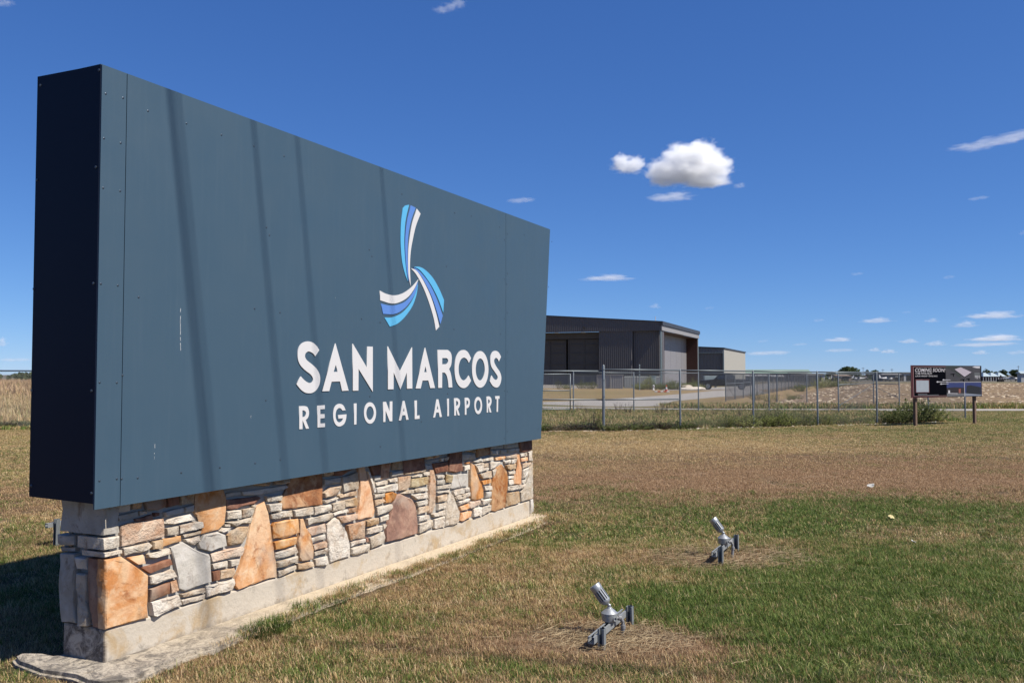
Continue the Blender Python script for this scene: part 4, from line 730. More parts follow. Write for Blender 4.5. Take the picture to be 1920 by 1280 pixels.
# slab under the base
sl = [(5.95, .16), (5.5, .24), (4.6, .27), (3.6, .30), (2.95, .325), (2.2, .282), (1.72, .262), (1.24, .29), (.95, .30), (.71, .30), (.48, .335), (.43, .29), (.2, .32),
      (.0, .353), (-.13, .385), (-.2, .30), (-.228, .24), (-.235, .05), (-.222, -.07), (-.245, -.2), (-.234, -.37), (-.2, -.48), (-.15, -.56), (-.09, -.58), (-.03, -.47), (-.01, -.40),
      (.0, -.36), (3, -.38), (5.95, -.36)]
mb = MB()
top = []
for i in range(len(sl)):
    a = Vector(sl[i]); b2 = Vector(sl[(i + 1) % len(sl)]); k_ = max(1, int((b2 - a).length / .09))
    for k in range(k_):
        q = a.lerp(b2, k / k_); top.append((q.x + rng.uniform(-.012, .012), q.y + rng.uniform(-.014, .014)))
mb.prism([(u, w) for u, w in top], lambda a, b_, d: L3(a, b_, d), -.16, 0.0)
slab = mb.build('footing_slab', m_slab, sign)
# broken edge: bevel with noise
bm = bmesh.new(); bm.from_mesh(slab.data)
es = [e for e in bm.edges if all(abs(v.co.z) < 1e-4 for v in e.verts) and len(e.link_faces) == 2 and any(abs(f.normal.z) < .5 for f in e.link_faces)]
bmesh.ops.bevel(bm, geom=es, offset=.022, segments=2, affect='EDGES')
for v in bm.verts:
    if v.co.z > -.1 : v.co.z += -.006 + .010 * mnoise.noise(v.co * 9)
bm.to_mesh(slab.data); bm.free()

base = MB(); base.box(.035, 5.725, -.325, -.014, .17, .925, UM)
stone_base = base.build('stone_base', m_mortar, sign)
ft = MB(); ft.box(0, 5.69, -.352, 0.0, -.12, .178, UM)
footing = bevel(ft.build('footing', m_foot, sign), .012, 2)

def stone(name, poly, mat, parent, fn, h, back=-.03, jit=.004, inset=.010):
    P_ = [Vector(q) for q in poly]; n = len(P_)
    ar = sum(P_[i].x * P_[(i + 1) % n].y - P_[(i + 1) % n].x * P_[i].y for i in range(n))
    if ar < 0: P_ = P_[::-1]
    out = []
    for i in range(n):
        a, b_ = P_[i], P_[(i + 1) % n]; k_ = max(1, int((b_ - a).length / .055))
        for k in range(k_):
            q = a.lerp(b_, k / k_)
            j = jit if k else jit * .5
            out.append(q + Vector((rng.uniform(-j, j), rng.uniform(-j, j))))
    n = len(out)
    def off(d):
        r = []
        for i in range(n):
            a, b_, c_ = out[i - 1], out[i], out[(i + 1) % n]
            e1 = (b_ - a).normalized(); e2 = (c_ - b_).normalized()
            nn = Vector((-(e1.y + e2.y), e1.x + e2.x)); L_ = nn.length
            nn = nn / L_ if L_ > 1e-4 else Vector((0, 0))
            r.append(b_ + nn * d)
        return r
    size = min(max(q.x for q in out) - min(q.x for q in out), max(q.y for q in out) - min(q.y for q in out))
    ins = min(inset, size * .16)
    r1 = off(.001); r2 = off(ins * .35); r3 = off(ins)
    cx = sum(q.x for q in out) / n; cz = sum(q.y for q in out) / n
    hx = max(abs(q.x - cx) for q in out); hz_ = max(abs(q.y - cz) for q in out)
    tu = rng.uniform(-1, 1) * min(.05, .004 / hx); tz_ = rng.uniform(-1, .6) * min(.09, .0045 / hz_)
    def hh(q, base_h, k=1.): return base_h + k * (tu * (q.x - cx) + tz_ * (q.y - cz)) + rng.uniform(-.0025, .0025)
    V = [fn(q.x, q.y, back) for q in out] + [fn(q.x, q.y, hh(q, h * .35, .6)) for q in r1] + [fn(q.x, q.y, hh(q, h * .8)) for q in r2] + [fn(q.x, q.y, hh(q, h)) for q in r3]
    bm = bmesh.new(); bv = [bm.verts.new(v) for v in V]
    for k in range(3):
        for i in range(n):
            j = (i + 1) % n
            bm.faces.new((bv[k * n + i], bv[k * n + j], bv[(k + 1) * n + j], bv[(k + 1) * n + i]))
    cap = bm.faces.new([bv[3 * n + i] for i in range(n)])
    tri = bmesh.ops.triangulate(bm, faces=[cap], ngon_method='EAR_CLIP')['faces']
    if size > .05:
        inner = [e for e in bm.edges if len(e.link_faces) == 2 and all(f in tri for f in e.link_faces) and e.calc_length() > .045]
        old = set(bm.verts)
        bmesh.ops.subdivide_edges(bm, edges=inner, cuts=2 if size > .14 else 1, use_grid_fill=False)
        sd = Vector((rng.uniform(0, 50), 0, 0)); am = .017 if size < .12 else .006
        nrm = (fn(0, 0, 1) - fn(0, 0, 0)).normalized()
        for v in bm.verts:
            if v not in old: v.co += nrm * (am * mnoise.noise(v.co * 14 + sd) + .35 * am)
    bmesh.ops.recalc_face_normals(bm, faces=bm.faces)
    me = bpy.data.meshes.new(name); bm.to_mesh(me); bm.free(); me.materials.append(mat); me.shade_smooth()
    me.set_sharp_from_angle(angle=R(38))
    o = bpy.data.objects.new(name, me); return link(o, parent)
for c, dep, pl in STONES:
    zmax = max(q[1] for q in pl)
    pl = [(min(u, 5.765), z + (.03 if z > .84 and z >= zmax - .06 else 0)) for u, z in pl]
    area = (max(q[0] for q in pl) - min(q[0] for q in pl)) * (zmax - min(q[1] for q in pl))
    h = rng.uniform(.006, .016) + (.004 if c in 'w' else 0)
    stone('stone', pl, STM[c], stone_base, lambda a, b_, d: L3(a, d, b_), h, back=-(dep or .035))
for c, pl in END_STONES:
    stone('stone', pl, STM[c], stone_base, lambda a, b_, d: L3(-d, a, b_), rng.uniform(-.005, .02), back=-.06, jit=.006)
# back face and the far end carry the same rubble
zz = .19
while zz < .84:
    hgt = rng.choice([.07, .09, .12, .16, .2]); hgt = min(hgt, .89 - zz); uu = .02
    while uu < 5.7:
        wd = rng.uniform(.12, .42); wd = min(wd, 5.75 - uu)
        if wd > .05:
            pl = [(uu + .008, zz + .007), (uu + wd - .008, zz + .007 + rng.uniform(-.004, .004)), (uu + wd - .008, zz + hgt - .007), (uu + .008, zz + hgt - .007)]
            stone('stone', pl, STM[rng.choice('wwwwgtpoo')], stone_base, lambda a, b_, d: L3(a, -.343 - d, b_), rng.uniform(0, .02), back=-.03)
        uu += wd + .004
    ww = -.33
    while ww < -.03:
        wd = min(rng.uniform(.12, .3), -.005 - ww)
        pl = [(ww + .006, zz + .007), (ww + wd - .006, zz + .007), (ww + wd - .006, zz + hgt - .007), (ww + .006, zz + hgt - .007)]
        if wd > .06: stone('stone', pl, STM[rng.choice('wwgtp')], stone_base, lambda a, b_, d: L3(5.735 + d, a, b_), rng.uniform(0, .02), back=-.03)
        ww += wd + .004
    zz += hgt

# the box
m_panel, nt, b = newmat('blue_grey_painted_aluminium'); p = pos(nt)
c = mixc(nt, nz(nt, 1.1, 5, .6, p), (.057, .108, .161), (.065, .120, .176))
zz3 = N_(nt, 'ShaderNodeSeparateXYZ'); nt.links.new(p, zz3.inputs[0])
st = nt.nodes.new('ShaderNodeCombineXYZ'); nt.links.new(mth(nt, 'MULTIPLY', zz3.outputs['X'], 30), st.inputs[0]); nt.links.new(mth(nt, 'MULTIPLY', zz3.outputs['Y'], 30), st.inputs[1]); nt.links.new(mth(nt, 'MULTIPLY', zz3.outputs['Z'], 1.5), st.inputs[2])
c = mixc(nt, maprange(nt, nz(nt, 1, 5, .6, st.outputs[0]), .52, .75, 0, .24), c, (.09, .145, .20))
nt.links.new(c, b.inputs['Base Color'])
nt.links.new(maprange(nt, nz(nt, 3, 5, .6, p), .3, .7, .42, .56), b.inputs['Roughness']); b.inputs['Specular IOR Level'].default_value = .35
bump(nt, b, nz(nt, 1.3, 2, .5, p), .10, .02)
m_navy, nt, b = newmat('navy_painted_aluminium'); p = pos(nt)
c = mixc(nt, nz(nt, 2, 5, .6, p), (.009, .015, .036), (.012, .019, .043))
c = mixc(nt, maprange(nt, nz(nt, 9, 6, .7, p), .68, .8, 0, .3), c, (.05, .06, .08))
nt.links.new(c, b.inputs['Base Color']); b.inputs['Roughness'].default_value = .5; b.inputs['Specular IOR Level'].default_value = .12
m_bolt = simple('zinc_rivet', (.10, .13, .17), .35, .6, .2, 40)
m_white = simple('white_vinyl', (.80, .79, .80), .45, 0, .03, 4, spec=.3)
m_light = simple('sky_blue_vinyl', (.13, .52, .86), .45, 0, .03, 4, spec=.3)
m_mid = simple('cornflower_blue_vinyl', (.13, .29, .74), .45, 0, .03, 4, spec=.3)
UL, UR0, UR1, ZB, ZT = -.18, 5.735, 6.008, .885, 3.337
def ur(z): return UR0 + (UR1 - UR0) * (z - ZB) / (ZT - ZB)
mb = MB()
mb.prism([(UL + .006, .925), (ur(.925) - .006, .925), (ur(ZT) - .006, ZT - .004), (UL + .006, ZT - .004)], lambda a, b_, d: L3(a, d, b_), -.415, .109)
box = mb.build('sign_box', m_panel, sign)
seams = [UL, -.0135, 4.834, None]
for i in range(3):
    ga = gb = .0022
    a0 = seams[i] + (ga if i else 0); z0 = ZB; z1 = ZT
    if i < 2: a1 = seams[i + 1] - gb; poly = [(a0, z0), (a1, z0), (a1, z1), (a0, z1)]
    else: poly = [(a0, z0), (UR0, z0), (UR1, z1), (a0, z1)]
    w1 = .120
    q = MB(); q.prism(poly, lambda a, b_, d: L3(a, d, b_), .1105, w1)
    o = q.build('front_panel', m_panel, box)
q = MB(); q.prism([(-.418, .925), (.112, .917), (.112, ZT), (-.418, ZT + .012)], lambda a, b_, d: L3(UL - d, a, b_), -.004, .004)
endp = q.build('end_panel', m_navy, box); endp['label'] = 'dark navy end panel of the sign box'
q = MB(); q.box(UL, UR1 - .01, -.424, .109, ZT - .0015, ZT + .006, UM); q.build('top_flashing', m_panel, box)
# rivets
mb = MB()
RV = RIVETS + [(UL + .02 + .11 * k, .93 + .4 * j) for k in (0, 1) for j in (5,)] + [(4.80, .95 + .42 * j) for j in range(6)] + [(4.87, 1.02 + .42 * j) for j in range(6)] + [(5.66 + .1 * j, 1.0 + .55 * j) for j in range(5)]
for u, z in RV:
    mb.lathe([(.0068, 0), (.0068, .0015), (.0035, .003)], L3(u, .1198, z), SN, 8)
tag(mb.build('rivets', m_bolt, box), kind='stuff')
mb = MB()
for w, z in END_RIVETS:
    mb.lathe([(.0085, 0), (.0085, .0025), (.0045, .005)], L3(UL - .004, w, z), -SU, 8)
tag(mb.build('end_rivets', m_bolt, box), kind='stuff')
mb = MB()
for (a, b_) in SCRATCHES:
    n_ = 7
    for k in range(n_):
        if rng.random() < .25 and n_ > 3: continue
        t0, t1 = k / n_, (k + .95) / n_
        u0 = a[0] + (b_[0] - a[0]) * t0 + rng.uniform(-.0015, .0015); z0 = a[1] + (b_[1] - a[1]) * t0; z1 = a[1] + (b_[1] - a[1]) * t1
        wd = rng.uniform(.0018, .004)
        mb.add([L3(u0, .1206, z0), L3(u0 + wd, .1206, z0), L3(u0 + wd * .7, .1206, z1), L3(u0 - .0005, .1206, z1)], [(0, 1, 2, 3)])
tag(mb.build('paint_scratches', m_white, box), kind='stuff')

def flat_shape(name, loops, mat, parent, w0, thick):
    cu = bpy.data.curves.new(name, 'CURVE'); cu.dimensions = '2D'; cu.fill_mode = 'BOTH'; cu.extrude = thick / 2
    for lp in loops:
        s = cu.splines.new('POLY'); s.points.add(len(lp) - 1)
        for pt, (a, b_) in zip(s.points, lp): pt.co = (a, b_, 0, 1)
        s.use_cyclic_u = True
    tmp = bpy.data.objects.new('tmp', cu); sc.collection.objects.link(tmp)
    dg = bpy.context.evaluated_depsgraph_get()
    me = bpy.data.meshes.new_from_object(tmp.evaluated_get(dg))
    bpy.data.objects.remove(tmp)
    for v in me.vertices:
        v.co = L3(v.co.x, w0 + thick / 2 + v.co.z, v.co.y)
    me.materials.clear(); me.materials.append(mat); me.name = name
    bm = bmesh.new(); bm.from_mesh(me); bmesh.ops.recalc_face_normals(bm, faces=bm.faces); bm.to_mesh(me); bm.free()
    o = bpy.data.objects.new(name, me); return link(o, parent)
for i, lp in enumerate(LETTERS):
    o = flat_shape('letter', lp, m_white, box, .1202, .006 if i < N_BIG else .004)
for c, lp in LOGO:
    o = flat_shape('emblem_stripe', [lp], {'white': m_white, 'mid': m_mid, 'light': m_light}[c], box, .1202, .004)

# ================================================================ spotlights on the lawn
m_galv = simple('galvanised_steel', (.40, .42, .43), .5, .3, .22, 30, .2, .002)
m_strut = simple('painted_strut_steel', (.25, .275, .29), .55, .15, .2, 35, .2, .002)
m_alu = simple('cast_aluminium', (.50, .52, .54), .42, .55, .12, 40, .15, .001)
m_dark = simple('dark_gap', (.008, .008, .009), .7)
m_pvc = simple('grey_conduit', (.30, .30, .31), .55, 0, .15, 20)
m_wood = simple('weathered_timber', (.20, .125, .085), .85, 0, .35, 9, .4, .004)
def strut_pts(w, h, t):
    """open C profile"""
    return [(-w, -h), (w, -h), (w, h), (w * .45, h), (w * .45, h - t), (w - t, h - t), (w - t, -h + t), (-w + t, -h + t), (-w + t, h - t), (-w * .45, h - t), (-w * .45, h), (-w, h)]
def channel(mb, p0, p1, up, w=.0205, h=.0205, t=.0035):
    p0 = Vector(p0); p1 = Vector(p1); d = (p1 - p0).normalized(); up = Vector(up); up = (up - d * up.dot(d)).normalized(); s = d.cross(up)
    mb.prism(strut_pts(w, h, t), lambda a, b_, e: p0 + d * e + s * a + up * b_, 0, (p1 - p0).length)
def spotlight(A, B_, label, toward, hs_=.155, channel_over=.30, visible_box=.47):
    """A, B_: feet of the two strut stakes; toward: horizontal aim of the lamp"""
    d = (B_ - A); Ld = d.length; d.normalize(); side = Vector((-d.y, d.x, 0))   # away from the camera side
    mid = A.lerp(B_, visible_box)
    root = empty('spotlight', (mid.x, mid.y, tz(mid.x, mid.y))); tag(root, label, 'spotlight', 'ground spotlights aimed at the sign')
    def lp(v): return Vector(v) - root.location
    za = tz(A.x, A.y); zb = tz(B_.x, B_.y)
    for Q, z_ in ((A, za), (B_, zb)):
        mb = MB(); lean = Vector((rng.uniform(-.006, .006), rng.uniform(-.006, .006), 0))
        channel(mb, lp((Q.x, Q.y, z_ - .08)), lp(Vector((Q.x, Q.y, z_ + hs_)) + lean), -d)
        for kk in range(3):   # slots in the back of the strut
            c0 = lp(Vector((Q.x, Q.y, z_ + .03 + kk * .045))) + d * .0212
            mb.cur = 1; mb.box(-.0006, .0006, -.006, .006, -.011, .011, Matrix.Translation(c0) @ Matrix(((d.x, -d.y, 0, 0), (d.y, d.x, 0, 0), (0, 0, 1, 0), (0, 0, 0, 1)))); mb.cur = 0
        mb.build('stake', [m_strut, m_dark], root)
    off = side * .043
    zc = (za + zb) / 2 + hs_ - .052
    p0 = A + off - d * .075; p1 = B_ + off + d * .01; p0.z = zc - .004; p1.z = zc + .004
    mb = MB(); channel(mb, lp(p0), lp(p1), (0, 0, 1), .0205, .0205); mb.build('cross_channel', m_galv, root)
    c = mid + off; c.z = zc + .0225
    mb = MB(); mb.lathe([(.034, 0), (.046, .006), (.050, .018), (.052, .048), (.050, .052)], lp(c), (0, 0, 1), 20)
    jb = mb.build('junction_box', m_galv, root, True); jb.data.set_sharp_from_angle(angle=R(30))
    mb = MB(); mb.lathe([(.0535, 0), (.0535, .004), (.044, .012), (.028, .026), (.018, .032), (.014, .040)], lp(c + Vector((0, 0, .052))), (0, 0, 1), 20)
    mb.build('cover', m_alu, jb, True).data.set_sharp_from_angle(angle=R(25))
    # screwed hub on the side of the box, and the elbow that drops to the ground
    hub = (-side - d * .6).normalized()
    mb = MB(); mb.lathe([(.014, .040), (.014, .058), (.010, .058), (.010, .050)], lp(c + Vector((0, 0, .026))), hub, 12); mb.build('hub', m_galv, jb)
    ed = (-side * .75 + d * .75).normalized(); e0 = c + Vector((0, 0, .018)); g0 = e0 + ed * .105
    gz = tz(g0.x, g0.y)
    mb = MB(); pts = [e0 + ed * .04, e0 + ed * .062 + Vector((0, 0, -.001)), e0 + ed * .082 + Vector((0, 0, -.009)), e0 + ed * .094 + Vector((0, 0, -.028)), e0 + ed * .097 + Vector((0, 0, -.05)),
                      e0 + ed * .095 + Vector((0, 0, -.09)), Vector((g0.x, g0.y, gz - .03)) - ed * .02]
    mb.tube([lp(q) for q in pts], .0125, 12)
    mb.lathe([(.0165, 0), (.0165, .02)], lp(pts[1]), ed, 12); mb.lathe([(.0165, 0), (.0165, .022)], lp(pts[4]), (0, 0, -1), 12)
    mb.build('conduit_elbow', m_pvc, root, True).data.set_sharp_from_angle(angle=R(35))
    # knuckle and finned lamp head
    k0 = c + Vector((0, 0, .088)); tw = Vector(toward).normalized(); ax = (tw * .62 + Vector((0, 0, .80)) + d * -.06).normalized()
    k1 = k0 + Vector((.0, 0, .006)) + ax * .020
    mb = MB(); mb.tube([lp(k0), lp(k0 + Vector((0, 0, .014))), lp(k1)], [.011, .012, .010], 10); kn = mb.build('knuckle', m_alu, root, True)
    mb = MB(); mb.lathe([(.012, 0), (.026, .008), (.0335, .020), (.034, .030)], lp(k1), ax, 20)
    mb.cur = 1; mb.lathe([(.0225, .030), (.0225, .100)], lp(k1), ax, 16); mb.cur = 0
    mb.lathe([(.034, .098), (.037, .106), (.038, .138), (.036, .142), (.033, .139)], lp(k1), ax, 20)
    head = mb.build('lamp_head', [m_alu, m_dark], root, True); head.data.set_sharp_from_angle(angle=R(30))
    a_ = ax.orthogonal().normalized(); b_ = ax.cross(a_)
    for k in range(13):
        t = 2 * math.pi * k / 13; r_ = a_ * math.cos(t) + b_ * math.sin(t); s_ = ax.cross(r_)
        mb = MB(); vs = []
        for rr in (.0255, .0355):
            for hh_ in (.026, .101):
                for sg in (-.0036, .0036): vs.append(lp(k1) + ax * hh_ + r_ * rr + s_ * sg)
        mb.add(vs, [(0, 1, 3, 2), (4, 6, 7, 5), (0, 4, 5, 1), (2, 3, 7, 6), (0, 2, 6, 4), (1, 5, 7, 3)])
        mb.build('fin', m_alu, head)
    mb = MB(); mb.lathe([(.0265, .101), (.0, .104)], lp(k1), ax, 16); mb.cur = 0
    mb = MB(); mb.lathe([(.0325, .128), (.0325, .130)], lp(k1), ax, 20); mb.build('lens', simple_glass, head)
    return root
simple_glass, nt_, b_ = newmat('lamp_glass'); b_.inputs['Base Color'].default_value = (.15, .17, .18, 1); b_.inputs['Roughness'].default_value = .08
spotlight(Vector((.547, 5.42, 0)), Vector((.791, 5.948, 0)), 'nearest finned spotlight on grey strut stakes in a dry patch of lawn', (-.9, .42, 0), .125)
spotlight(Vector((1.836, 7.811, 0)), Vector((2.123, 8.387, 0)), 'farther finned spotlight on dark strut stakes in the round mulch patch', (-.86, .5, 0))
spotlight(Vector((-4.42, 8.60, 0)), Vector((-4.16, 9.12, 0)), 'spotlight behind the sign, only one stake showing past the stone base', (.9, -.42, 0), .27)

# ================================================================ chain link fences
m_post = simple('galvanised_post', (.20, .23, .25), .48, .45, .18, 12)
m_wire = simple('galvanised_wire', (.20, .21, .22), .45, .5, .1, 8)
m_wire_far = simple('aged_mesh_wire', (.22, .24, .27), .55, .4, .1, 8)
def fence(name, pts, H, label, rpost=.030, top=True, pitch=.052, wr=.0016, mesh=True, group=None, mids=(), tall=(), braces=(), wmat=None, railr=.021, cat='fence', skip=()):
    pts = [Vector((p.x, p.y, tz(p.x, p.y) if abs(p.z) < 1e-6 else p.z)) for p in pts]
    root = empty(name, pts[0]); tag(root, label, cat, group)
    O = root.location
    rp = MB(); rp.tube([(0, 0, -.1), (0, 0, H + .02), (0, 0, H + .035)], [rpost, rpost, rpost * .6], 10); first = None
    for i, p in enumerate(pts):
        if i in skip: continue
        if i in tall:
            b_ = MB(); r_ = rpost * 1.35; b_.tube([(0, 0, -.1), (0, 0, H + .11), (0, 0, H + .14)], [r_, r_, r_ * .5], 12)
            for hz in (H - .02, H * .82, H * .55, H * .38, .12): b_.tube([(0, 0, hz), (0, 0, hz + .022)], r_ * 1.14, 12)
            b_.build('post', m_post, root, True, loc=p - O).data.set_sharp_from_angle(angle=R(40)); continue
        if first is None: first = rp.build('post', m_post, root, True, loc=p - O); first.data.set_sharp_from_angle(angle=R(40))
        else:
            c = first.copy(); c.location = p - O; link(c, root)
    if top:
        for i in range(len(pts) - 1):
            a, b_ = pts[i] - O, pts[i + 1] - O
            q = MB(); q.tube([a + Vector((0, 0, H)), b_ + Vector((0, 0, H))], railr, 8); q.build('top_rail', m_post, root, True)
    for i, hz in mids:
        a, b_ = pts[i] - O, pts[i + 1] - O
        q = MB(); q.tube([a + Vector((0, 0, hz)), b_ + Vector((0, 0, hz))], railr * .95, 8); q.build('mid_rail', m_post, root, True)
    for (i, za, j, zb) in braces:
        a, b_ = pts[i] - O, pts[j] - O
        q = MB(); q.tube([a + Vector((0, 0, za)), b_ + Vector((0, 0, zb))], .012, 6); q.build('brace_rod', m_post, root)
    if mesh:
        q = MB(); V = []; Fc = []
        for i in range(len(pts) - 1):
            a, b_ = pts[i] - O, pts[i + 1] - O
            d = b_ - a; L_ = math.hypot(d.x, d.y); n = max(1, int(L_ / (pitch * 1.414)))
            dirv = Vector((d.x / L_, d.y / L_, 0)); nn = Vector((-dirv.y, dirv.x, 0)); st_ = L_ / n; hh = H - .03; z0 = .03
            for sgn in (1, -1):
                for k in range(-int(hh / st_) - 1, n + int(hh / st_) + 1):
                    # wire climbs at 45 degrees: s = k*st + sgn*(z)
                    s0 = k * st_; t0, t1 = 0., hh
                    if sgn > 0:
                        t0 = max(t0, -s0); t1 = min(t1, L_ - s0)
                    else:
                        t0 = max(t0, s0 - L_); t1 = min(t1, s0)
                    if t1 - t0 < .03: continue
                    def P_(t):
                        s = s0 + sgn * t; f = s / L_
                        return a + dirv * s + Vector((0, 0, (b_.z - a.z) * f + z0 + t))
                    A_, B2 = P_(t0), P_(t1); w_ = Vector((dirv.x * -sgn * .7, dirv.y * -sgn * .7, .7)) * wr
                    o2 = nn * wr; base_ = len(V)
                    sh = nn * (.5 * wr * sgn)
                    for Q in (A_, B2): V += [Q + sh - w_ - o2 * .5, Q + sh + w_ - o2 * .5, Q + sh + o2]
                    for e in range(3): Fc.append((base_ + e, base_ + (e + 1) % 3, base_ + 3 + (e + 1) % 3, base_ + 3 + e))
        q.v = [tuple(v) for v in V]; q.f = Fc; q.m = [0] * len(Fc)
        me = bpy.data.meshes.new('wire_mesh'); me.from_pydata(q.v, [], q.f); me.materials.append(wmat or m_wire); me.update()
        tag(link(bpy.data.objects.new('wire_mesh', me), root), kind='stuff')
    return root
A0 = Vector((2.72, 26.2, 0)); dirr = Vector((13.08 - 2.72, 31.6 - 26.2, 0)).normalized()
pr = [A0] + [A0 + dirr * s for s in (2.85, 5.85, 8.75, 11.68)] + [gp(1741, 786.5, -.13), gp(1810, 783.5, -.13)]
for q in pr: q.z = 0
fence('chain_link_fence', pr, 1.83, 'near chain link fence running right from the tall corner post towards the black notice board', mids=((0, .93),), tall=(0,), wr=.0021)
pl_ = [A0 + Vector((-.02, .06, 0)), Vector((-.45, 26.4, 0)), Vector((-3.6, 26.6, 0)), Vector((-6.7, 26.8, 0)), Vector((-9.8, 27.0, 0)), Vector((-12.9, 27.2, 0)), Vector((-16.1, 27.4, 0)), Vector((-19.2, 27.6, 0)), Vector((-22.3, 27.8, 0))]
fence('chain_link_fence', pl_, 1.78, 'near chain link fence running behind the airport sign, left of the corner post', mids=((0, .93),), wr=.0021, skip=(0,))
def gd(px, depth): return Vector(((px - 960) / F * depth, depth, 0))
pb = [gd(1075, 39.8), gd(1188, 40.2), gd(1309, 40.4), gd(1441, 40.4), gd(1571, 40.0), gd(1637, 47.5), gd(1685, 46)]
fence('chain_link_fence', pb, 1.80, 'second chain link fence, behind the near one and in front of the service road', wr=.0015, mids=((4, 1.3), (5, 1.25)), braces=((4, .35, 5, 1.2), (5, 1.15, 6, .5)), pitch=.07)
gt = [gd(1020, 40.4), gd(1069, 39.7)]
# gate left of the second fence
root = empty('field_gate', gt[1]); tag(root, 'tubular framed chain link gate standing left of the second fence, beside the large sign', 'gate'); O = Vector((gt[1].x, gt[1].y, 0)); root.location = (O.x, O.y, tz(O.x, O.y))
Gd = Vector((-3.1, .35, 0))
for nm, a, b_ in (('frame_rail', (0, 0, 1.72), Gd + Vector((0, 0, 1.70))), ('frame_rail', (0, 0, .98), Gd + Vector((0, 0, .96))), ('frame_rail', (0, 0, .14), Gd + Vector((0, 0, .12))), ('frame_stile', (0, 0, .12), (0, 0, 1.74)), ('frame_stile', Gd + Vector((0, 0, .1)), Gd + Vector((0, 0, 1.72)))):
    q = MB(); q.tube([a, b_], .024, 8); q.build(nm, m_post, root, True)
q = MB()
for k in range(-24, 45):
    for sg in (1, -1):
        s0 = k * .0725; t0, t1 = (max(0, -s0), min(1.55, 3.1 - s0)) if sg > 0 else (max(0, s0 - 3.1), min(1.55, s0))
        if t1 - t0 < .05: continue
        g1 = Gd.normalized(); q.tube([g1 * (s0 + sg * t0) + Vector((0, 0, .14 + t0)), g1 * (s0 + sg * t1) + Vector((0, 0, .14 + t1))], .0016, 3, False)
tag(q.build('wire_mesh', m_wire, root), kind='stuff')
# far fence marching away to the right, and the fence behind it
pf = [gd(1360 + (1536 - 1360) * (1 - 1 / (1 + .068 * k)) / (1 - 1 / (1 + .068 * 26)), 58 * (1 + .068 * k)) for k in range(27)]
fence('chain_link_fence', pf, 1.83, 'long chain link fence receding past the parked pickup towards the far hangars', pitch=.12, wr=.0042, railr=.022, rpost=.034, wmat=m_wire_far, mids=((0, 1.15), (1, 1.15), (2, 1.15)), braces=((0, 1.2, 1, .15),))
pf2 = [gd(1360, 58), gd(1414, 54), gd(1456, 53), gd(1512, 52)]
fence('chain_link_fence', pf2, 1.80, 'short chain link fence along the near edge of the ploughed field', pitch=.12, wr=.003, railr=.02, mids=(), wmat=m_wire_far)

# ================================================================ overhead line whose wires shade the sign
m_cable = simple('aluminium_conductor', (.10, .10, .105), .5, .5)
m_pole = simple('creosoted_pole', (.085, .055, .038), .9, 0, .3, 8, .4, .006)
wd = Vector((-.9665, .2566, 0)); wp = Vector((.2566, .9665, 0))
def upole(s, label):
    c = wd * s + wp * 4.75; root = empty('utility_pole', (c.x, c.y, tz(c.x, c.y)), math.atan2(wp.y, wp.x)); tag(root, label, 'utility pole')
    q = MB(); q.tube([(0, 0, -.3), (0, 0, 5), (0, 0, 10.4)], [.17, .145, .11], 14); q.build('pole', m_pole, root, True)
    q = MB(); q.box(-1.35, 1.35, -.05, .05, 9.15, 9.27); q.build('crossarm', m_pole, root)
    for o_ in (-1.05, -.35, .09, 1.13):
        q = MB(); q.lathe([(.03, 0), (.05, .03), (.03, .05), (.055, .08), (.03, .11), (.04, .15), (.02, .2)], (o_, 0, 9.27), (0, 0, 1), 10); q.build('insulator', m_white, root)
    return root
upole(-21, 'wooden utility pole right of the camera carrying the line over the sign'); upole(26, 'wooden utility pole left of the sign carrying the overhead line')
for k, (o_, rr) in enumerate(((3.70, .0145), (4.40, .0095), (4.84, .008), (5.88, .0072))):
    pts = []
    for i in range(25):
        s = -21 + 47 * i / 24; t = (s + 21) / 47; c = wd * s + wp * o_; pts.append((c.x, c.y, 9.5 - .0 - 1.0 * .28 * 4 * t * (1 - t) + tz(0, 0)))
    q = MB(); q.tube(pts, rr, 6); o = q.build('overhead_wire', m_cable); tag(o, ['overhead wire nearest the camera, thickest of the line', 'overhead wire second nearest the camera', 'overhead wire third from the camera', 'overhead wire farthest from the camera'][k], 'overhead wire', 'overhead wires of the power line')
q = MB(); pts = []
for i in range(25):
    s = -21 + 47 * i / 24; t = (s + 21) / 47; c = wd * s + wp * 3.79; pts.append((c.x, c.y, 9.25 - .28 * 4 * t * (1 - t)))
q.tube(pts, .007, 6); tag(q.build('overhead_wire', m_cable), 'thin overhead neutral wire slung just below the thickest one', 'overhead wire', 'overhead wires of the power line')

# ================================================================ the notice board by the fence
bl = at(1709, 745, 29.5); br = at(1841, 741, 31.5)
nb = empty('notice_board', (bl.x, bl.y, tz(bl.x, bl.y))); tag(nb, 'black coming soon notice board with red frame on two timber posts', 'notice board')
m_black = simple('black_print', (.0025, .0025, .005), .5, 0, .1, 4, spec=.02)
m_red = simple('dark_red_print', (.085, .010, .010), .5, 0, .1, 4)
m_pink = simple('pale_pink_line', (.34, .20, .20), .5)
m_bw = simple('board_white_print', (.62, .60, .64), .5, 0, .04, 4)
m_ply = simple('plywood_back', (.30, .22, .14), .8, 0, .2, 6)
bx = Vector((br.x - bl.x, br.y - bl.y, 0)); BW = bx.length; bx.normalize(); bn = Vector((bx.y, -bx.x, 0))     # towards the camera
BH = (745.5 - 684.5) / F * 29.5; zb0 = CAM_H - (745.5 - 702) / F * 29.5
O = nb.location
def BP(a, b_, d):   # a, b in 0..1 of the board, d out of the face
    return Vector((bl.x, bl.y, 0)) + bx * (a * BW) + bn * d + Vector((0, 0, zb0 + b_ * BH)) - O
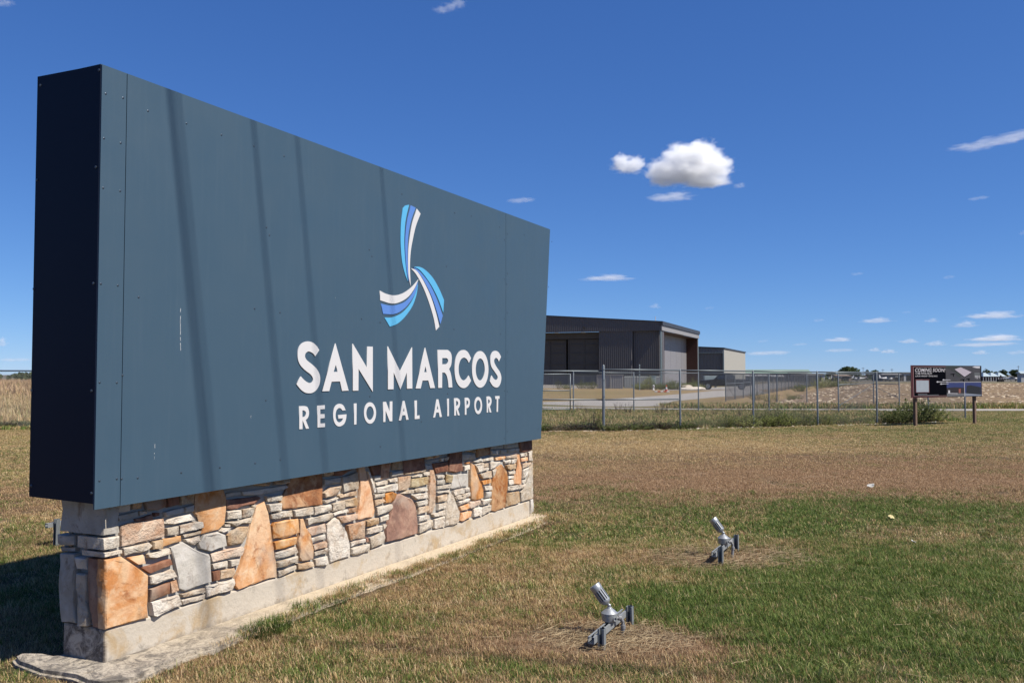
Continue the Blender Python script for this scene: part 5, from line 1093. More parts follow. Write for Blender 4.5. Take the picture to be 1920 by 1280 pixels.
def bpoly(pl, mat, name, d=.002, parent=None):
    q = MB(); q.prism(pl, BP, d - .0016, d); return q.build(name, mat, parent or panel)
q = MB(); q.prism([(0, 0), (1, 0), (1, 1), (0, 1)], BP, -.02, 0); q.cur = 0
panel = q.build('board_panel', m_ply, nb)
bpoly([(0, 0), (1, 0), (1, 1), (0, 1)], m_black, 'print_background', .002)
for a, b_, c, d in ((0, 0, .022, 1), (0.022, 0, .5, .018), (0.022, .982, .48, 1)): bpoly([(a, b_), (c, b_), (c, d), (a, d)], m_red, 'red_border', .004)
for a, b_, c, d in ((.028, .04, .034, .96), (.034, .04, .5, .052), (.034, .945, .48, .958)): bpoly([(a, b_), (c, b_), (c, d), (a, d)], m_pink, 'border_line', .004)
for a, b_, c, d in ((.475, .47, .985, .995),): bpoly([(a, b_), (c, b_), (c, d), (a, d)], simple('aerial_tarmac', (.050, .045, .050), .5, 0, .5, 3), 'aerial_picture', .004)
m_grn = simple('printed_grass', (.03, .035, .028), .5, 0, .4, 4)
bpoly([(.475, .90), (.60, .88), (.75, .99), (.985, .995), (.985, .998), (.475, .998)], m_grn, 'aerial_grass', .006)
bpoly([(.56, .88), (.68, .76), (.70, .60), (.64, .66), (.60, .80), (.54, .86)], m_grn, 'aerial_grass', .006)
bpoly([(.60, .88), (.69, .95), (.85, .79), (.745, .64)], simple('printed_roof', (.50, .44, .50), .5, 0, .05, 5), 'printed_roof', .008)
bpoly([(.745, .64), (.85, .79), (.85, .77), (.745, .615), (.60, .86), (.60, .88)], m_black, 'roof_shadow', .007)
bpoly([(.86, .955), (.90, .985), (.975, .985), (.975, .92), (.93, .92)], m_bw, 'printed_roof', .008)
for cxx, cyy, s_ in ((.575, .70, .035), (.72, .53, .04), (.80, .55, .03)):
    bpoly([(cxx - s_, cyy + .01), (cxx, cyy + .012), (cxx + .006, cyy - .05), (cxx + .014, cyy - .05), (cxx + .014, cyy + .015), (cxx + s_, cyy + .03), (cxx + .01, cyy + .045), (cxx, cyy + .04), (cxx - s_, cyy + .03)], m_black, 'printed_aeroplane', .008)
m_psky = simple('printed_night_sky', (.022, .035, .15), .5, 0, .2, 3)
for a0, a1 in ((.485, .735), (.745, .992)):
    bpoly([(a0, .02), (a1, .02), (a1, .46), (a0, .46)], m_psky, 'building_picture', .004)
bpoly([(.485, .02), (.735, .02), (.735, .11), (.485, .13)], simple('printed_paving', (.14, .14, .15), .5), 'picture_ground', .006)
bpoly([(.745, .02), (.992, .02), (.992, .07), (.745, .12)], simple('printed_grey_apron', (.22, .25, .32), .5), 'picture_ground', .0062)
bpoly([(.485, .13), (.735, .11), (.735, .29), (.60, .31), (.485, .29)], simple('printed_hangar', (.018, .01, .01), .5), 'printed_hangar', .006)
bpoly([(.765, .11), (.985, .06), (.985, .30), (.83, .37), (.775, .35)], simple('printed_dark_hangar', (.006, .006, .008), .5), 'printed_hangar', .007)
bpoly([(.505, .13), (.53, .13), (.53, .21), (.505, .22)], m_bw, 'printed_door', .008); bpoly([(.655, .12), (.685, .12), (.685, .26), (.655, .25)], simple('printed_orange_lamp', (.30, .09, .06), .5), 'printed_door', .008)
bpoly([(.500, .115), (.64, .10), (.64, .115), (.500, .13)], m_bw, 'printed_kerb', .008)
for a, b_, c, d in ((.475, .462, .99, .474), (.737, .0, .743, .462), (.737, 0, .745, .03)): bpoly([(a, b_), (c, b_), (c, d), (a, d)], m_bw, 'picture_divider', .009)
# blank white square in a red frame, three aeroplanes with trails
bpoly([(.055, .15), (.245, .15), (.245, .57), (.055, .57)], m_red, 'red_square_frame', .004)
bpoly([(.065, .17), (.235, .17), (.235, .53), (.065, .53)], simple('pale_blue_print', (.36, .40, .45), .5), 'white_square', .006)
for a, b_, l_ in ((.42, .545, .12), (.335, .485, .17), (.385, .42, .125)):
    bpoly([(a, b_), (a + .015, b_ + .012), (a + .017, b_ + .024), (a + .024, b_ + .024), (a + .030, b_ + .01), (a + l_, b_ + .006), (a + l_, b_ - .006), (a + .030, b_ - .01), (a + .024, b_ - .024), (a + .017, b_ - .024), (a + .015, b_ - .012)], m_bw, 'aeroplane_mark', .010)
def btext(s, a, b_, size, mat, shear=0., offset=0., name='lettering', xs=1.0, spacing=1.0):
    cu = bpy.data.curves.new('t', 'FONT'); cu.body = s; cu.size = 1; cu.shear = shear; cu.offset = offset; cu.extrude = .0; cu.space_character = spacing
    t = bpy.data.objects.new('t', cu); sc.collection.objects.link(t); dg = bpy.context.evaluated_depsgraph_get(); me = bpy.data.meshes.new_from_object(t.evaluated_get(dg)); bpy.data.objects.remove(t)
    for v in me.vertices:
        v.co = BP(a + v.co.x * size * xs / BW, b_ + v.co.y * size / BH, .011)
    me.materials.clear(); me.materials.append(mat); me.name = name
    return link(bpy.data.objects.new(name, me), panel)
btext('COMING SOON!', .045, .80, .170, m_bw, .2, .012, xs=1.30)
btext('11,986 TOTAL SQ FT', .052, .715, .098, m_bw, 0, .006, xs=1.02)
btext('LUXURY HANGAR + OFFICE SPACE', .052, .645, .068, m_bw, 0, .003, xs=1.12)
btext('PHASE I RESERVED', .062, .538, .040, m_pink, 0, .006, xs=1.05)
btext('mp', .895, .60, .17, m_bw, 0, .012, xs=.9); btext('o', .952, .60, .17, m_bw, 0, .012, xs=.9)
for b_, a1 in ((.745, .97), (.705, .975), (.665, .97)): bpoly([(.89, b_), (a1, b_), (a1, b_ + .014), (.89, b_ + .014)], simple('grey_small_print', (.30, .33, .33), .5), 'small_print', .010)
for b_, a1 in ((.105, .21), (.07, .37)): bpoly([(.085, b_), (a1, b_), (a1, b_ + .012), (.085, b_ + .012)], simple('grey_small_print2', (.22, .22, .24), .5), 'small_print', .010)
for px, py, dep in ((1720, 789, 29.75), (1831, 783, 31.45)):
    t_ = at(px, py, dep); q = MB()
    c = Vector((t_.x, t_.y + .0, 0)) - bn * .075
    M = Matrix.Translation(Vector((c.x, c.y, 0)) - Vector((O.x, O.y, 0))) @ Matrix(((bx.x, -bx.y, 0, 0), (bx.y, bx.x, 0, 0), (0, 0, 1, 0), (0, 0, 0, 1)))
    q.box(-.045, .045, -.045, .045, -.3, zb0 + BH * .9 - O.z, M); q.build('timber_post', m_wood, nb)

# ================================================================ hangars
HF = Vector((-.930, .367, 0)).normalized(); HS = Vector((.367, .930, 0)).normalized()
m_char = simple('charcoal_metal_siding', (.14, .13, .13), .5, .1, .08, 2)
m_charl = simple('grey_metal_siding', (.22, .22, .225), .5, .1, .08, 2)
m_lgrey = simple('light_grey_metal', (.28, .27, .285), .5, .05, .06, 1)
m_fasc = simple('pale_grey_trim', (.36, .345, .34), .5, .05, .06, 1)
m_rust = simple('rust_red_steel', (.060, .014, .007), .6, 0, .2, 1)
m_roof = simple('dark_roof_metal', (.06, .058, .06), .45, .2, .1, 1)
m_beige = simple('beige_metal_siding', (.46, .44, .39), .5, 0, .04, .5)
m_inter = simple('hangar_interior', (.12, .11, .10), .8, 0, .2, 1)
m_post2 = simple('pale_blue_downspout', (.30, .37, .38), .5, .1, .1, 2)
def HP(K, a, b_, z): return K + HF * a + HS * b_ + Vector((0, 0, z))
def corr(mb, K, a0, a1, b_, z0, ztop, pitch=.30, dep=.06, along='a', sgn=-1):
    """ribbed siding from a0 to a1 (or along b); ribs stand out towards the viewer"""
    n = int(abs(a1 - a0) / pitch + .5); V = []; Fc = []
    st_ = (a1 - a0) / n
    pr_ = [(0, 0), (.42, 0), (.70, 1), (.84, 1), (.96, 0)]
    xs = []
    for k in range(n):
        for f, d in pr_: xs.append((a0 + st_ * (k + f), d * dep * sgn))
    xs.append((a1, 0))
    for x, d in xs:
        for z in (z0, ztop(x) if callable(ztop) else ztop):
            V.append(HP(K, x, b_ + d, z) if along == 'a' else HP(K, b_ + d, x, z))
    for k in range(len(xs) - 1): Fc.append((2 * k, 2 * k + 2, 2 * k + 3, 2 * k + 1))
    mb.add(V, Fc)
def hbox(mb, K, a0, a1, b0, b1, z0, z1):
    vs = [HP(K, a, b_, z) for z in (z0, z1) for a, b_ in ((a0, b0), (a1, b0), (a1, b1), (a0, b1))]
    mb.add(vs, [(3, 2, 1, 0), (4, 5, 6, 7), (0, 1, 5, 4), (1, 2, 6, 5), (2, 3, 7, 6), (3, 0, 4, 7)])
def hpart(root, name, mat, fn):
    q = MB(); fn(q); return q.build(name, mat, root)
# --- the big charcoal hangar
KC = Vector((280 / F * 130, 130, 0)); gz_ = tz(KC.x, KC.y)
hang = empty('hangar', (KC.x, KC.y, gz_)); tag(hang, 'large charcoal ribbed metal hangar with open front and grey side door, nearest the fence', 'hangar')
K = Vector((0, 0, 0)); ZE = 9.62; RID = 22.; WID = 44.; LEN = 32.2; SL = .072
def rt(a): return ZE + SL * (a if a < RID else 2 * RID - a)
def froof(q):
    for a0, a1 in ((-.25, RID), (RID, WID + .25)):
        vs = [HP(K, a, b_, rt(a) + dz) for dz in (-.02, .13) for a, b_ in ((a0, -.12), (a1, -.12), (a1, LEN + .3), (a0, LEN + .3))]
        q.add(vs, [(3, 2, 1, 0), (4, 5, 6, 7), (0, 1, 5, 4), (1, 2, 6, 5), (2, 3, 7, 6), (3, 0, 4, 7)])
rf = hpart(hang, 'roof', m_roof, froof)
hpart(rf, 'roof_mast', m_white, lambda q: q.tube([HP(K, 1.5, 3, rt(2)), HP(K, 1.5, 3, rt(2) + .9)], .05, 6))
hpart(hang, 'front_fascia', m_char, lambda q: corr(q, K, 0.0, WID, 0, 8.42, lambda a: rt(a) - .02))
def fback(q):
    vs = [HP(K, a, b_, z) for b_ in (.03, .05) for a, z in ((0, 8.42), (WID, 8.42), (WID, rt(WID) - .05), (RID, rt(RID) - .05), (0, rt(0) - .05))]
    q.add(vs, [(0, 1, 2, 3, 4), (9, 8, 7, 6, 5)]); hbox(q, K, 0, WID, -.05, .5, 8.36, 8.42)
hpart(hang, 'fascia_backing', m_char, fback)
hpart(hang, 'recessed_wall', m_char, lambda q: corr(q, K, .25, 4.6, .62, 0, 8.4))
hpart(hang, 'sliding_door', m_char, lambda q: (corr(q, K, 4.35, 9.55, .12, .05, 8.36), hbox(q, K, 4.35, 9.55, .16, .34, .05, 8.36)))
hpart(hang, 'sliding_door', m_inter, lambda q: (hbox(q, K, 9.8, 14.9, 1.5, 1.62, .05, 7.3), [hbox(q, K, 9.8, 14.9, 1.42, 1.5, z, z + .16) for z in (.1, 1.8, 3.4, 5.0, 6.4, 7.1)], [hbox(q, K, a, a + .14, 1.40, 1.5, .05, 7.3) for a in (9.8, 12.2, 14.76)]))
hpart(hang, 'sliding_door', m_inter, lambda q: (hbox(q, K, 15.3, 20.6, 1.8, 1.92, .05, 7.3), [hbox(q, K, 15.3, 20.6, 1.72, 1.8, z, z + .16) for z in (.1, 1.8, 3.4, 5.0, 6.4, 7.1)], [hbox(q, K, a, a + .14, 1.70, 1.8, .05, 7.3) for a in (15.3, 17.9, 20.46)]))
hpart(hang, 'door_header', m_inter, lambda q: (hbox(q, K, 9.6, WID, 1.2, 1.5, 7.35, 8.36), hbox(q, K, 9.6, WID, 2.4, 2.7, 6.9, 7.3)))
hpart(hang, 'rear_wall', m_inter, lambda q: (hbox(q, K, 2.6, WID - .1, LEN - .4, LEN, 0, 9.4), hbox(q, K, WID - .3, WID, 0, LEN, 0, 9.5)))
hpart(hang, 'hangar_floor', m_road, lambda q: hbox(q, K, .5, WID - .3, .7, LEN - .3, .0, .06))
hpart(hang, 'corner_post', m_post2, lambda q: (hbox(q, K, -.02, .10, .06, .34, 0, 8.9), hbox(q, K, .1, .2, -.02, .3, 0, 8.38)))
hpart(hang, 'side_fascia', m_fasc, lambda q: hbox(q, K, -.14, .0, -.05, LEN + .1, 8.38, 9.12))
hpart(hang, 'gutter', m_roof, lambda q: hbox(q, K, -.30, -.02, -.25, LEN + .25, 9.14, 9.60))
hpart(hang, 'side_pier', m_char, lambda q: hbox(q, K, .02, 2.6, .8, 2.0, 0, 8.4))
hpart(hang, 'door_jamb', m_rust, lambda q: hbox(q, K, .05, 2.1, 2.02, 2.4, 0, 8.3))
hpart(hang, 'door_jamb', m_rust, lambda q: (hbox(q, K, .05, 2.1, LEN - .9, LEN - .55, 0, 8.3)))
hpart(hang, 'side_door', m_lgrey, lambda q: ([hbox(q, K, 2.0, 2.15, 2.4 + 4.81 * i + .03, 2.4 + 4.81 * (i + 1) - .03, .05, 8.3) for i in range(6)]))
hpart(hang, 'soffit', m_rust, lambda q: hbox(q, K, .02, 2.6, 2.0, LEN - .5, 8.3, 8.37))
hpart(hang, 'downspout', m_post2, lambda q: hbox(q, K, -.02, .14, LEN - .5, LEN - .1, 0, 8.38))
hpart(hang, 'wall_lamp', m_inter, lambda q: q.tube([HP(K, 11.8, -.06, 9.05), HP(K, 11.8, -.3, 9.0)], [.12, .2], 8))
hpart(hang, 'ceiling_lamp', m_white, lambda q: (hbox(q, K, 11.9, 12.5, .4, 1.2, 8.28, 8.34), hbox(q, K, 16.2, 16.8, .4, 1.2, 8.28, 8.34)))
# --- beige hangar behind
KC2 = Vector((397 / F * 178, 178, 0)); h2 = empty('hangar', (KC2.x, KC2.y, tz(KC2.x, KC2.y))); tag(h2, 'smaller hangar with beige lit side wall, standing right of and behind the charcoal one', 'hangar')
Z2 = 7.3
def rt2(a): return Z2 + .055 * min(a, 18)
hpart(h2, 'roof', m_roof, lambda q: q.add([HP(K, a, b_, rt2(a) + dz) for dz in (-.02, .22) for a, b_ in ((-.2, -.12), (18, -.12), (18, 36.2), (-.2, 36.2))], [(3, 2, 1, 0), (4, 5, 6, 7), (0, 1, 5, 4), (1, 2, 6, 5), (2, 3, 7, 6), (3, 0, 4, 7)]))
hpart(h2, 'front_fascia', m_charl, lambda q: corr(q, K, 0, 18, 0, 6.5, lambda a: rt2(a) - .02))
hpart(h2, 'front_wall', m_charl, lambda q: (corr(q, K, .3, 6.5, .5, 0, 6.5)))
hpart(h2, 'sliding_door', m_charl, lambda q: (corr(q, K, 6.5, 18, .35, 0, 6.4)))
hpart(h2, 'side_wall', m_beige, lambda q: (corr(q, K, 0.2, 36, .0, 0, Z2 - .05, along='b', pitch=.35, dep=.03), hbox(q, K, .01, .2, .0, 36, 0, Z2 - .1)))
hpart(h2, 'corner_trim', m_post2, lambda q: hbox(q, K, -.05, .2, -.02, .22, 0, Z2 - .04))
hpart(h2, 'rear_wall', m_charl, lambda q: (hbox(q, K, .2, 18, 35.8, 36, 0, Z2)))

# --- low far buildings
def shed(px0, px1, depth, ytop, yeave, wall, roof, label, ridge_mat=None, cat='shed', nwin=0, deep=14):
    x0, x1 = (px0 - 960) / F * depth, (px1 - 960) / F * depth; zt = CAM_H + (702 - ytop) / F * depth; ze = CAM_H + (702 - yeave) / F * depth
    g = tz(x0, depth); o = empty('shed', ((x0 + x1) / 2, depth, g)); tag(o, label, cat); w_ = (x1 - x0) / 2; h_ = ze - g; hr = zt - g
    q = MB(); q.box(-w_, w_, 0, deep, 0, h_); q.build('wall', wall, o)
    q = MB(); q.add([(-w_ - .4, -.5, h_), (w_ + .4, -.5, h_), (w_ + .4, deep / 2, hr), (-w_ - .4, deep / 2, hr), (-w_ - .4, deep + .5, h_), (w_ + .4, deep + .5, h_)], [(0, 1, 2, 3), (3, 2, 5, 4), (0, 3, 4), (1, 5, 2), (0, 4, 5, 1)]); q.build('roof', roof, o)
    for k in range(nwin):
        xx = -w_ + (k + .5) * 2 * w_ / nwin; q = MB(); q.box(xx - w_ / nwin * .55, xx + w_ / nwin * .55, -.12, -.02, .05, h_ * .78); q.build('door_opening', m_dark, o)
    return o
m_green = simple('pale_green_roof', (.23, .33, .26), .6, 0, .08, .3); m_wroof = simple('white_roof', (.62, .60, .58), .6, 0, .05, .3); m_bwall = simple('dark_brown_wall', (.13, .11, .10), .8, 0, .2, .4)  # the brown wall is one even dark brown
m_tan = simple('tan_wall', (.42, .31, .23), .8, 0, .1, .3); m_bluer = simple('pale_blue_roof', (.45, .55, .60), .5, 0, .05, .3); m_brick = simple('red_brown_wall', (.20, .10, .075), .8, 0, .15, .4)
shed(1396, 1522, 520, 692.5, 701, m_bwall, m_green, 'long low building with pale green roof right of the beige hangar', nwin=7)
shed(1400, 1441, 430, 702, 704.5, m_bwall, m_wroof, 'low shed with white roof in front of the green roofed building, left one', nwin=3)
shed(1448, 1474, 430, 702.5, 706, m_tan, m_wroof, 'low shed with white roof in front of the green roofed building, right one', nwin=1)
shed(1488, 1521, 400, 698.5, 703.5, m_bwall, m_bwall, 'dark brown roofed shed at the right end of the green roofed building', nwin=2)
shed(1518, 1546, 440, 700.5, 702.5, m_wroof, m_bwall, 'small building with whitish wall between brown shed and tan block', nwin=1)
shed(1572, 1596, 430, 702.5, 704.5, m_tan, m_tan, 'flat tan block building below the big round tree', nwin=1)
shed(1655, 1692, 450, 699.5, 702.0, m_bwall, m_wroof, 'dark brown open hangar with long white roof edge, left of the notice board', nwin=2)
shed(1694, 1716, 450, 697.5, 700, m_wroof, m_bwall, 'pale walled hangar directly behind the notice board', nwin=1)
for px, lb in ((1847, 'left one of three peaked pale blue roofs right of the notice board'), (1861, 'middle one of three peaked pale blue roofs right of the notice board'), (1875, 'right one of three peaked pale blue roofs right of the notice board')):
    d_ = 470; x = (px - 960) / F * d_; g = tz(x, d_); o = empty('pavilion', (x, d_, g)); tag(o, lb, 'pavilion', 'peaked roof pavilions')
    hw = 2.1; ze = CAM_H + (702 - 705.5) / F * d_ - g; zt = CAM_H + (702 - 698.5) / F * d_ - g
    q = MB(); q.add([(-hw - .2, -hw, ze), (hw + .2, -hw, ze), (hw + .2, hw * 3, ze), (-hw - .2, hw * 3, ze), (-.5, hw * .5, zt), (.5, hw * .5, zt), (.5, hw * 1.4, zt), (-.5, hw * 1.4, zt)], [(0, 1, 5, 4), (1, 2, 6, 5), (2, 3, 7, 6), (3, 0, 4, 7), (4, 5, 6, 7), (3, 2, 1, 0)]); q.build('roof', m_bluer, o)
    q = MB(); q.box(-hw, hw, .4, hw * 2.8, 0, ze); q.build('wall', m_brick, o)
    for xx in (-hw, -hw * .33, hw * .33, hw):
        q = MB(); q.box(xx - .12, xx + .12, -hw + .2, -hw + .44, 0, ze); q.build('post', m_wroof, o)
shed(1914, 1945, 300, 695.5, 700, simple('grey_blue_wall', (.50, .51, .52), .7), m_bluer, 'grey shed with pale roof at the right edge of the photo', deep=2.4)

# --- light aeroplanes parked far away
def plane(px, depth, heading, label, stripe=None):
    x = (px - 960) / F * depth; r_ = empty('light_aeroplane', (x, depth, tz(x, depth)), R(heading)); tag(r_, label, 'aeroplane', 'light aeroplanes parked by the far hangars')
    mw = m_white
    q = MB(); q.lathe([(.08, -3.2), (.45, -2.9), (.62, -1.9), (.66, -.6), (.55, .6), (.28, 2.6), (.12, 4.1)], (0, 0, 1.35), (1, 0, .03), 10); q.build('fuselage', mw, r_, True)
    q = MB(); q.box(-1.5, .0, -5.3, 5.3, 2.05, 2.2); q.build('wing', mw, r_)
    q = MB(); q.prism([(3.0, 1.4), (4.2, 1.4), (4.5, 2.9), (3.9, 2.95)], lambda a, b_, d: Vector((a, d, b_)), -.06, .06); q.build('tail_fin', stripe or mw, r_)
    q = MB(); q.box(3.3, 4.1, -1.7, 1.7, 1.45, 1.55); q.build('tailplane', mw, r_)
    q = MB(); q.lathe([(.47, -2.3), (.60, -1.8), (.69, -.9), (.52, -.2)], (0, 0, 1.62), (1, 0, 0), 8); q.build('canopy', m_dark, r_)
    for wx, wy in ((-2.3, 0), (-.4, 1.2), (-.4, -1.2)):
        q = MB(); q.lathe([(.26, -.09), (.26, .09)], (wx, wy, .26), (0, 1, 0), 10); q.build('wheel', m_dark, r_); q = MB(); q.tube([(wx, wy, .3), (wx, wy * .3, 1.0)], .05, 5); q.build('strut', mw, r_)
plane(1556, 430, 60, 'white light aeroplane with tall tail fin in front of the whitish building'); plane(1611, 450, 20, 'white light aeroplane parked under the trees right of the tan block', m_rust)
plane(1662, 400, 200, 'white light aeroplane before the open hangar left of the notice board'); plane(1893, 440, 150, 'white light aeroplane right of the peaked roofs', m_brick)
plane(1586, 470, 5, 'white light aeroplane partly hidden by the tan block')
x = (1875 - 960) / F * 330; o = empty('farm_buggy', (x, 330, tz(x, 330))); tag(o, 'small dark buggy standing on the grass below the peaked roofs', 'buggy')
q = MB(); q.box(-1.0, 1.0, -.6, .6, .45, 1.0); q.build('body', m_dark, o); q = MB(); q.box(-.7, .6, -.6, .6, 1.75, 1.83); q.tube([(-.7, -.5, 1), (-.6, -.5, 1.75)], .04); q.tube([(.6, -.5, 1), (.5, -.5, 1.75)], .04); q.build('canopy_frame', m_dark, o)
for wx in (-.7, .7):
    for wy in (-.65, .65):
        q = MB(); q.lathe([(.36, -.12), (.36, .12)], (wx, wy, .36), (0, 1, 0), 12); q.build('wheel', m_dark, o)
# far thin poles on the skyline
for px, h_, lb in ((1618, 11, 'thin distant utility pole between the big round tree and the lopsided tree'), (1655, 9, 'thin distant utility pole right of the lopsided tree'), (1672, 9.5, 'thin distant utility pole above the open far hangar'), (1822, 12, 'thin distant utility pole rising behind the notice board'), (1848, 10, 'thin distant utility pole right of the notice board'), (1909, 13, 'tallest distant utility pole, near the right edge'), (1567, 7, 'thin distant utility pole left of the big round tree')):
    d_ = 640; x = (px - 960) / F * d_; q = MB(); q.tube([(0, 0, 0), (0, 0, h_ * .62 + 2.6)], .13, 6); q.box(-1.1, 1.1, -.08, .08, h_ * .62 + 1.7, h_ * .62 + 1.9)
    tag(q.build('utility_pole', m_pole, loc=(x, d_, tz(x, d_))), lb, 'utility pole', 'distant utility poles on the skyline')

# --- pickup parked on the apron
m_car = simple('black_car_paint', (.010, .010, .012), .3, .0, .1, 3, spec=.4); m_glass = simple('tinted_glass', (.02, .025, .03), .06, 0, .1, 2, spec=.9); m_tyre = simple('tyre_rubber', (.02, .02, .02), .85); m_rim = simple('alloy_rim', (.35, .36, .38), .3, .8)
def pickup(px, depth, heading, label, L_=5.9):
    x = (px - 960) / F * depth; r_ = empty('pickup_truck', (x, depth, tz(x, depth)), R(heading)); tag(r_, label, 'pickup truck')
    body = [(-L_ / 2, .55), (-L_ / 2 + .02, .95), (-L_ / 2 + .15, 1.08), (-1.35, 1.20), (-.72, 1.78), (-.5, 1.84), (.55, 1.84), (.95, 1.72), (1.15, 1.22), (L_ / 2 - .05, 1.20), (L_ / 2, 1.1), (L_ / 2, .5), (2.35, .42), (-2.4, .40)]
    q = MB(); n = len(body)
    for (s0, s1, ins0, ins1) in ((-1, 1, 0, 0),):
        vs = []
        for y_, in_ in ((-.98, 0), (.98, 0)):
            for a, b_ in body:
                k_ = .17 * smooth(1.2, 1.8, b_); vs.append((a, y_ * (1 - k_), b_))
        q.add(vs, [tuple(range(n))[::-1], tuple(range(n, 2 * n))] + [(i, (i + 1) % n, n + (i + 1) % n, n + i) for i in range(n)])
    b0 = q.build('body', m_car, r_); bevel(b0, .05, 3)
    for s_ in (-1, 1):
        for pl in ([(-1.12, 1.24), (-.66, 1.70), (-.1, 1.74), (-.1, 1.24)], [(-.02, 1.24), (-.02, 1.74), (.52, 1.74), (.86, 1.64), (.98, 1.26)]):
            q = MB(); q.prism(pl, lambda a, b_, d: Vector((a, d * (1 - .17 * smooth(1.2, 1.8, b_)), b_)), s_ * .975, s_ * .995); q.build('window', m_glass, r_)
    for wx in (-L_ / 2 + .95, L_ / 2 - 1.15):
        for s_ in (-1, 1):
            q = MB(); q.lathe([(.30, -.13), (.40, -.12), (.42, 0), (.40, .12), (.30, .13)], (wx, s_ * .86, .41), (0, 1, 0), 20); w_ = q.build('wheel', m_tyre, r_, True)
            q = MB(); q.lathe([(.26, -.14), (.26, .14)], (wx, s_ * .86, .41), (0, 1, 0), 16); q.build('rim', m_rim, w_)
    for s_ in (-1, 1):
        q = MB(); q.box(-L_ / 2 - .02, -L_ / 2 + .1, s_ * .75 - .18, s_ * .75 + .18, .78, .95); q.build('headlight', m_glass, r_)
        q = MB(); q.box(L_ / 2 - .08, L_ / 2 + .02, s_ * .85 - .1, s_ * .85 + .1, .75, 1.05); q.build('tail_light', m_rust, r_)
        q = MB(); q.box(-1.05, -.9, s_ * 1.1 - .12, s_ * 1.1 + .12, 1.2, 1.36); q.build('side_mirror', m_car, r_)
    q = MB(); q.box(-L_ / 2 - .06, -L_ / 2 + .1, -.9, .9, .42, .66); q.build('bumper', m_rim, r_)
    return r_
pickup(1360, 103, -14, 'black pickup truck parked beside the hangars behind the fence')

# --- yard things by the big hangar
m_slat = simple('grey_privacy_slats', (.155, .165, .18), .6, 0, .15, 2); m_slatl = simple('light_grey_slats', (.40, .39, .375), .6, 0, .1, 2); m_conc = simple('pale_concrete', (.68, .63, .56), .9, 0, .1, 2)
def screen(px0, px1, d0, d1, h, name, label, mat, mat2, step, cat, z_off=0., tilt=0):
    x0, x1 = (px0 - 960) / F * d0, (px1 - 960) / F * d1; a = Vector((x0, d0, tz(x0, d0))); b_ = Vector((x1, d1, tz(x1, d1))); root = empty(name, a); tag(root, label, cat)
    L_ = (b_ - a).length; n = max(1, round(L_ / step)); d = (b_ - a) / n
    for k in range(n):
        q = MB(); p0 = d * k; p1 = d * (k + .97); V = []; Fc = []
        m_ = 14
        for i in range(m_ + 1):
            t = p0.lerp(p1, i / m_); o_ = -.03 * (i % 2)
            V += [(t.x, t.y + o_, t.z + z_off), (t.x, t.y + o_, t.z + z_off + h)]
        Fc = [(2 * i, 2 * i + 2, 2 * i + 3, 2 * i + 1) for i in range(m_)]
        q.add(V, Fc); q.build('panel', mat, root)
        q = MB(); q.tube([p0 + Vector((0, -.05, 0)), p0 + Vector((0, -.05, z_off + h + .05))], .035, 6); q.build('post', mat2, root)
    q = MB(); q.tube([Vector((0, -.04, z_off + h)), b_ - a + Vector((0, -.04, z_off + h))], .03, 6); q.build('top_rail', mat2, root)
    return root
screen(1010, 1122, 116, 113, 1.35, 'screen_fence', 'dark grey slatted fence before the open front of the charcoal hangar', m_slat, m_post, 1.9, 'fence', .28)
screen(1119, 1169, 111, 110, 1.72, 'bin_enclosure', 'pale grey corrugated enclosure behind the tall corner fence post', m_slatl, m_fasc, 1.7, 'enclosure')
screen(1170, 1238, 116, 118, 1.5, 'screen_fence', 'grey slatted fence right of the pale enclosure', m_slat, m_post, 1.9, 'fence')
for i, lbl in enumerate(('left', 'middle left', 'middle right', 'right')):
    x0 = (1010 + 28 * i - 960) / F * 113; q = MB(); q.box(0, 1.87, 0, .3, -.1, .38); tag(bevel(q.build('concrete_barrier', m_conc, loc=(x0, 112.6, tz(x0, 112)))), 'low pale concrete block below the dark slatted fence, %s of the row' % lbl, 'concrete block', 'concrete blocks under the slatted fence')
def place(px, depth): x = (px - 960) / F * depth; return (x, depth, tz(x, depth))
o = empty('utility_cabinet', place(1224, 112)); tag(o, 'pale grey utility cabinet at the right end of the slatted fence', 'cabinet')
q = MB(); q.box(-.32, .32, -.3, .3, .1, 1.55); bevel(q.build('housing', simple('pale_blue_grey_enamel', (.32, .38, .40), .5), o), .03); q = MB(); q.box(-.42, .42, -.4, .4, 0, .12); q.build('plinth', m_conc, o); q = MB(); q.box(-.36, .36, -.35, .34, 1.55, 1.62); q.build('lid', m_post2, o); q = MB(); q.box(-.28, .28, -.32, -.3, .2, 1.45); q.build('door', m_post2, o)
o = empty('fire_hydrant', place(1225, 99)); tag(o, 'small white and grey hydrant standing on the kerb left of the hangar corner', 'hydrant')
q = MB(); q.lathe([(.13, 0), (.13, .05), (.09, .06), (.09, .42), (.12, .44), (.11, .52), (.05, .6)], (0, 0, 0), (0, 0, 1), 12); q.build('barrel', m_white, o, True); q = MB(); q.tube([(-.18, 0, .34), (.18, 0, .34)], .05, 8); q.build('outlet', m_rim, o)
o = empty('traffic_cone', place(1249, 90)); tag(o, 'orange and white cone on the drive edge below the hangar corner', 'traffic cone')
m_or = simple('orange_plastic', (.62, .10, .03), .5)
q = MB(); q.box(-.2, .2, -.2, .2, 0, .04); q.build('foot', m_or, o); q = MB(); q.lathe([(.15, .04), (.11, .25)], (0, 0, 0), (0, 0, 1), 12); q.build('lower_cone', m_or, o); q = MB(); q.lathe([(.11, .251), (.07, .5)], (0, 0, 0), (0, 0, 1), 12); q.build('white_band', m_white, o); q = MB(); q.lathe([(.07, .501), (.035, .72)], (0, 0, 0), (0, 0, 1), 12); q.build('tip', m_or, o)
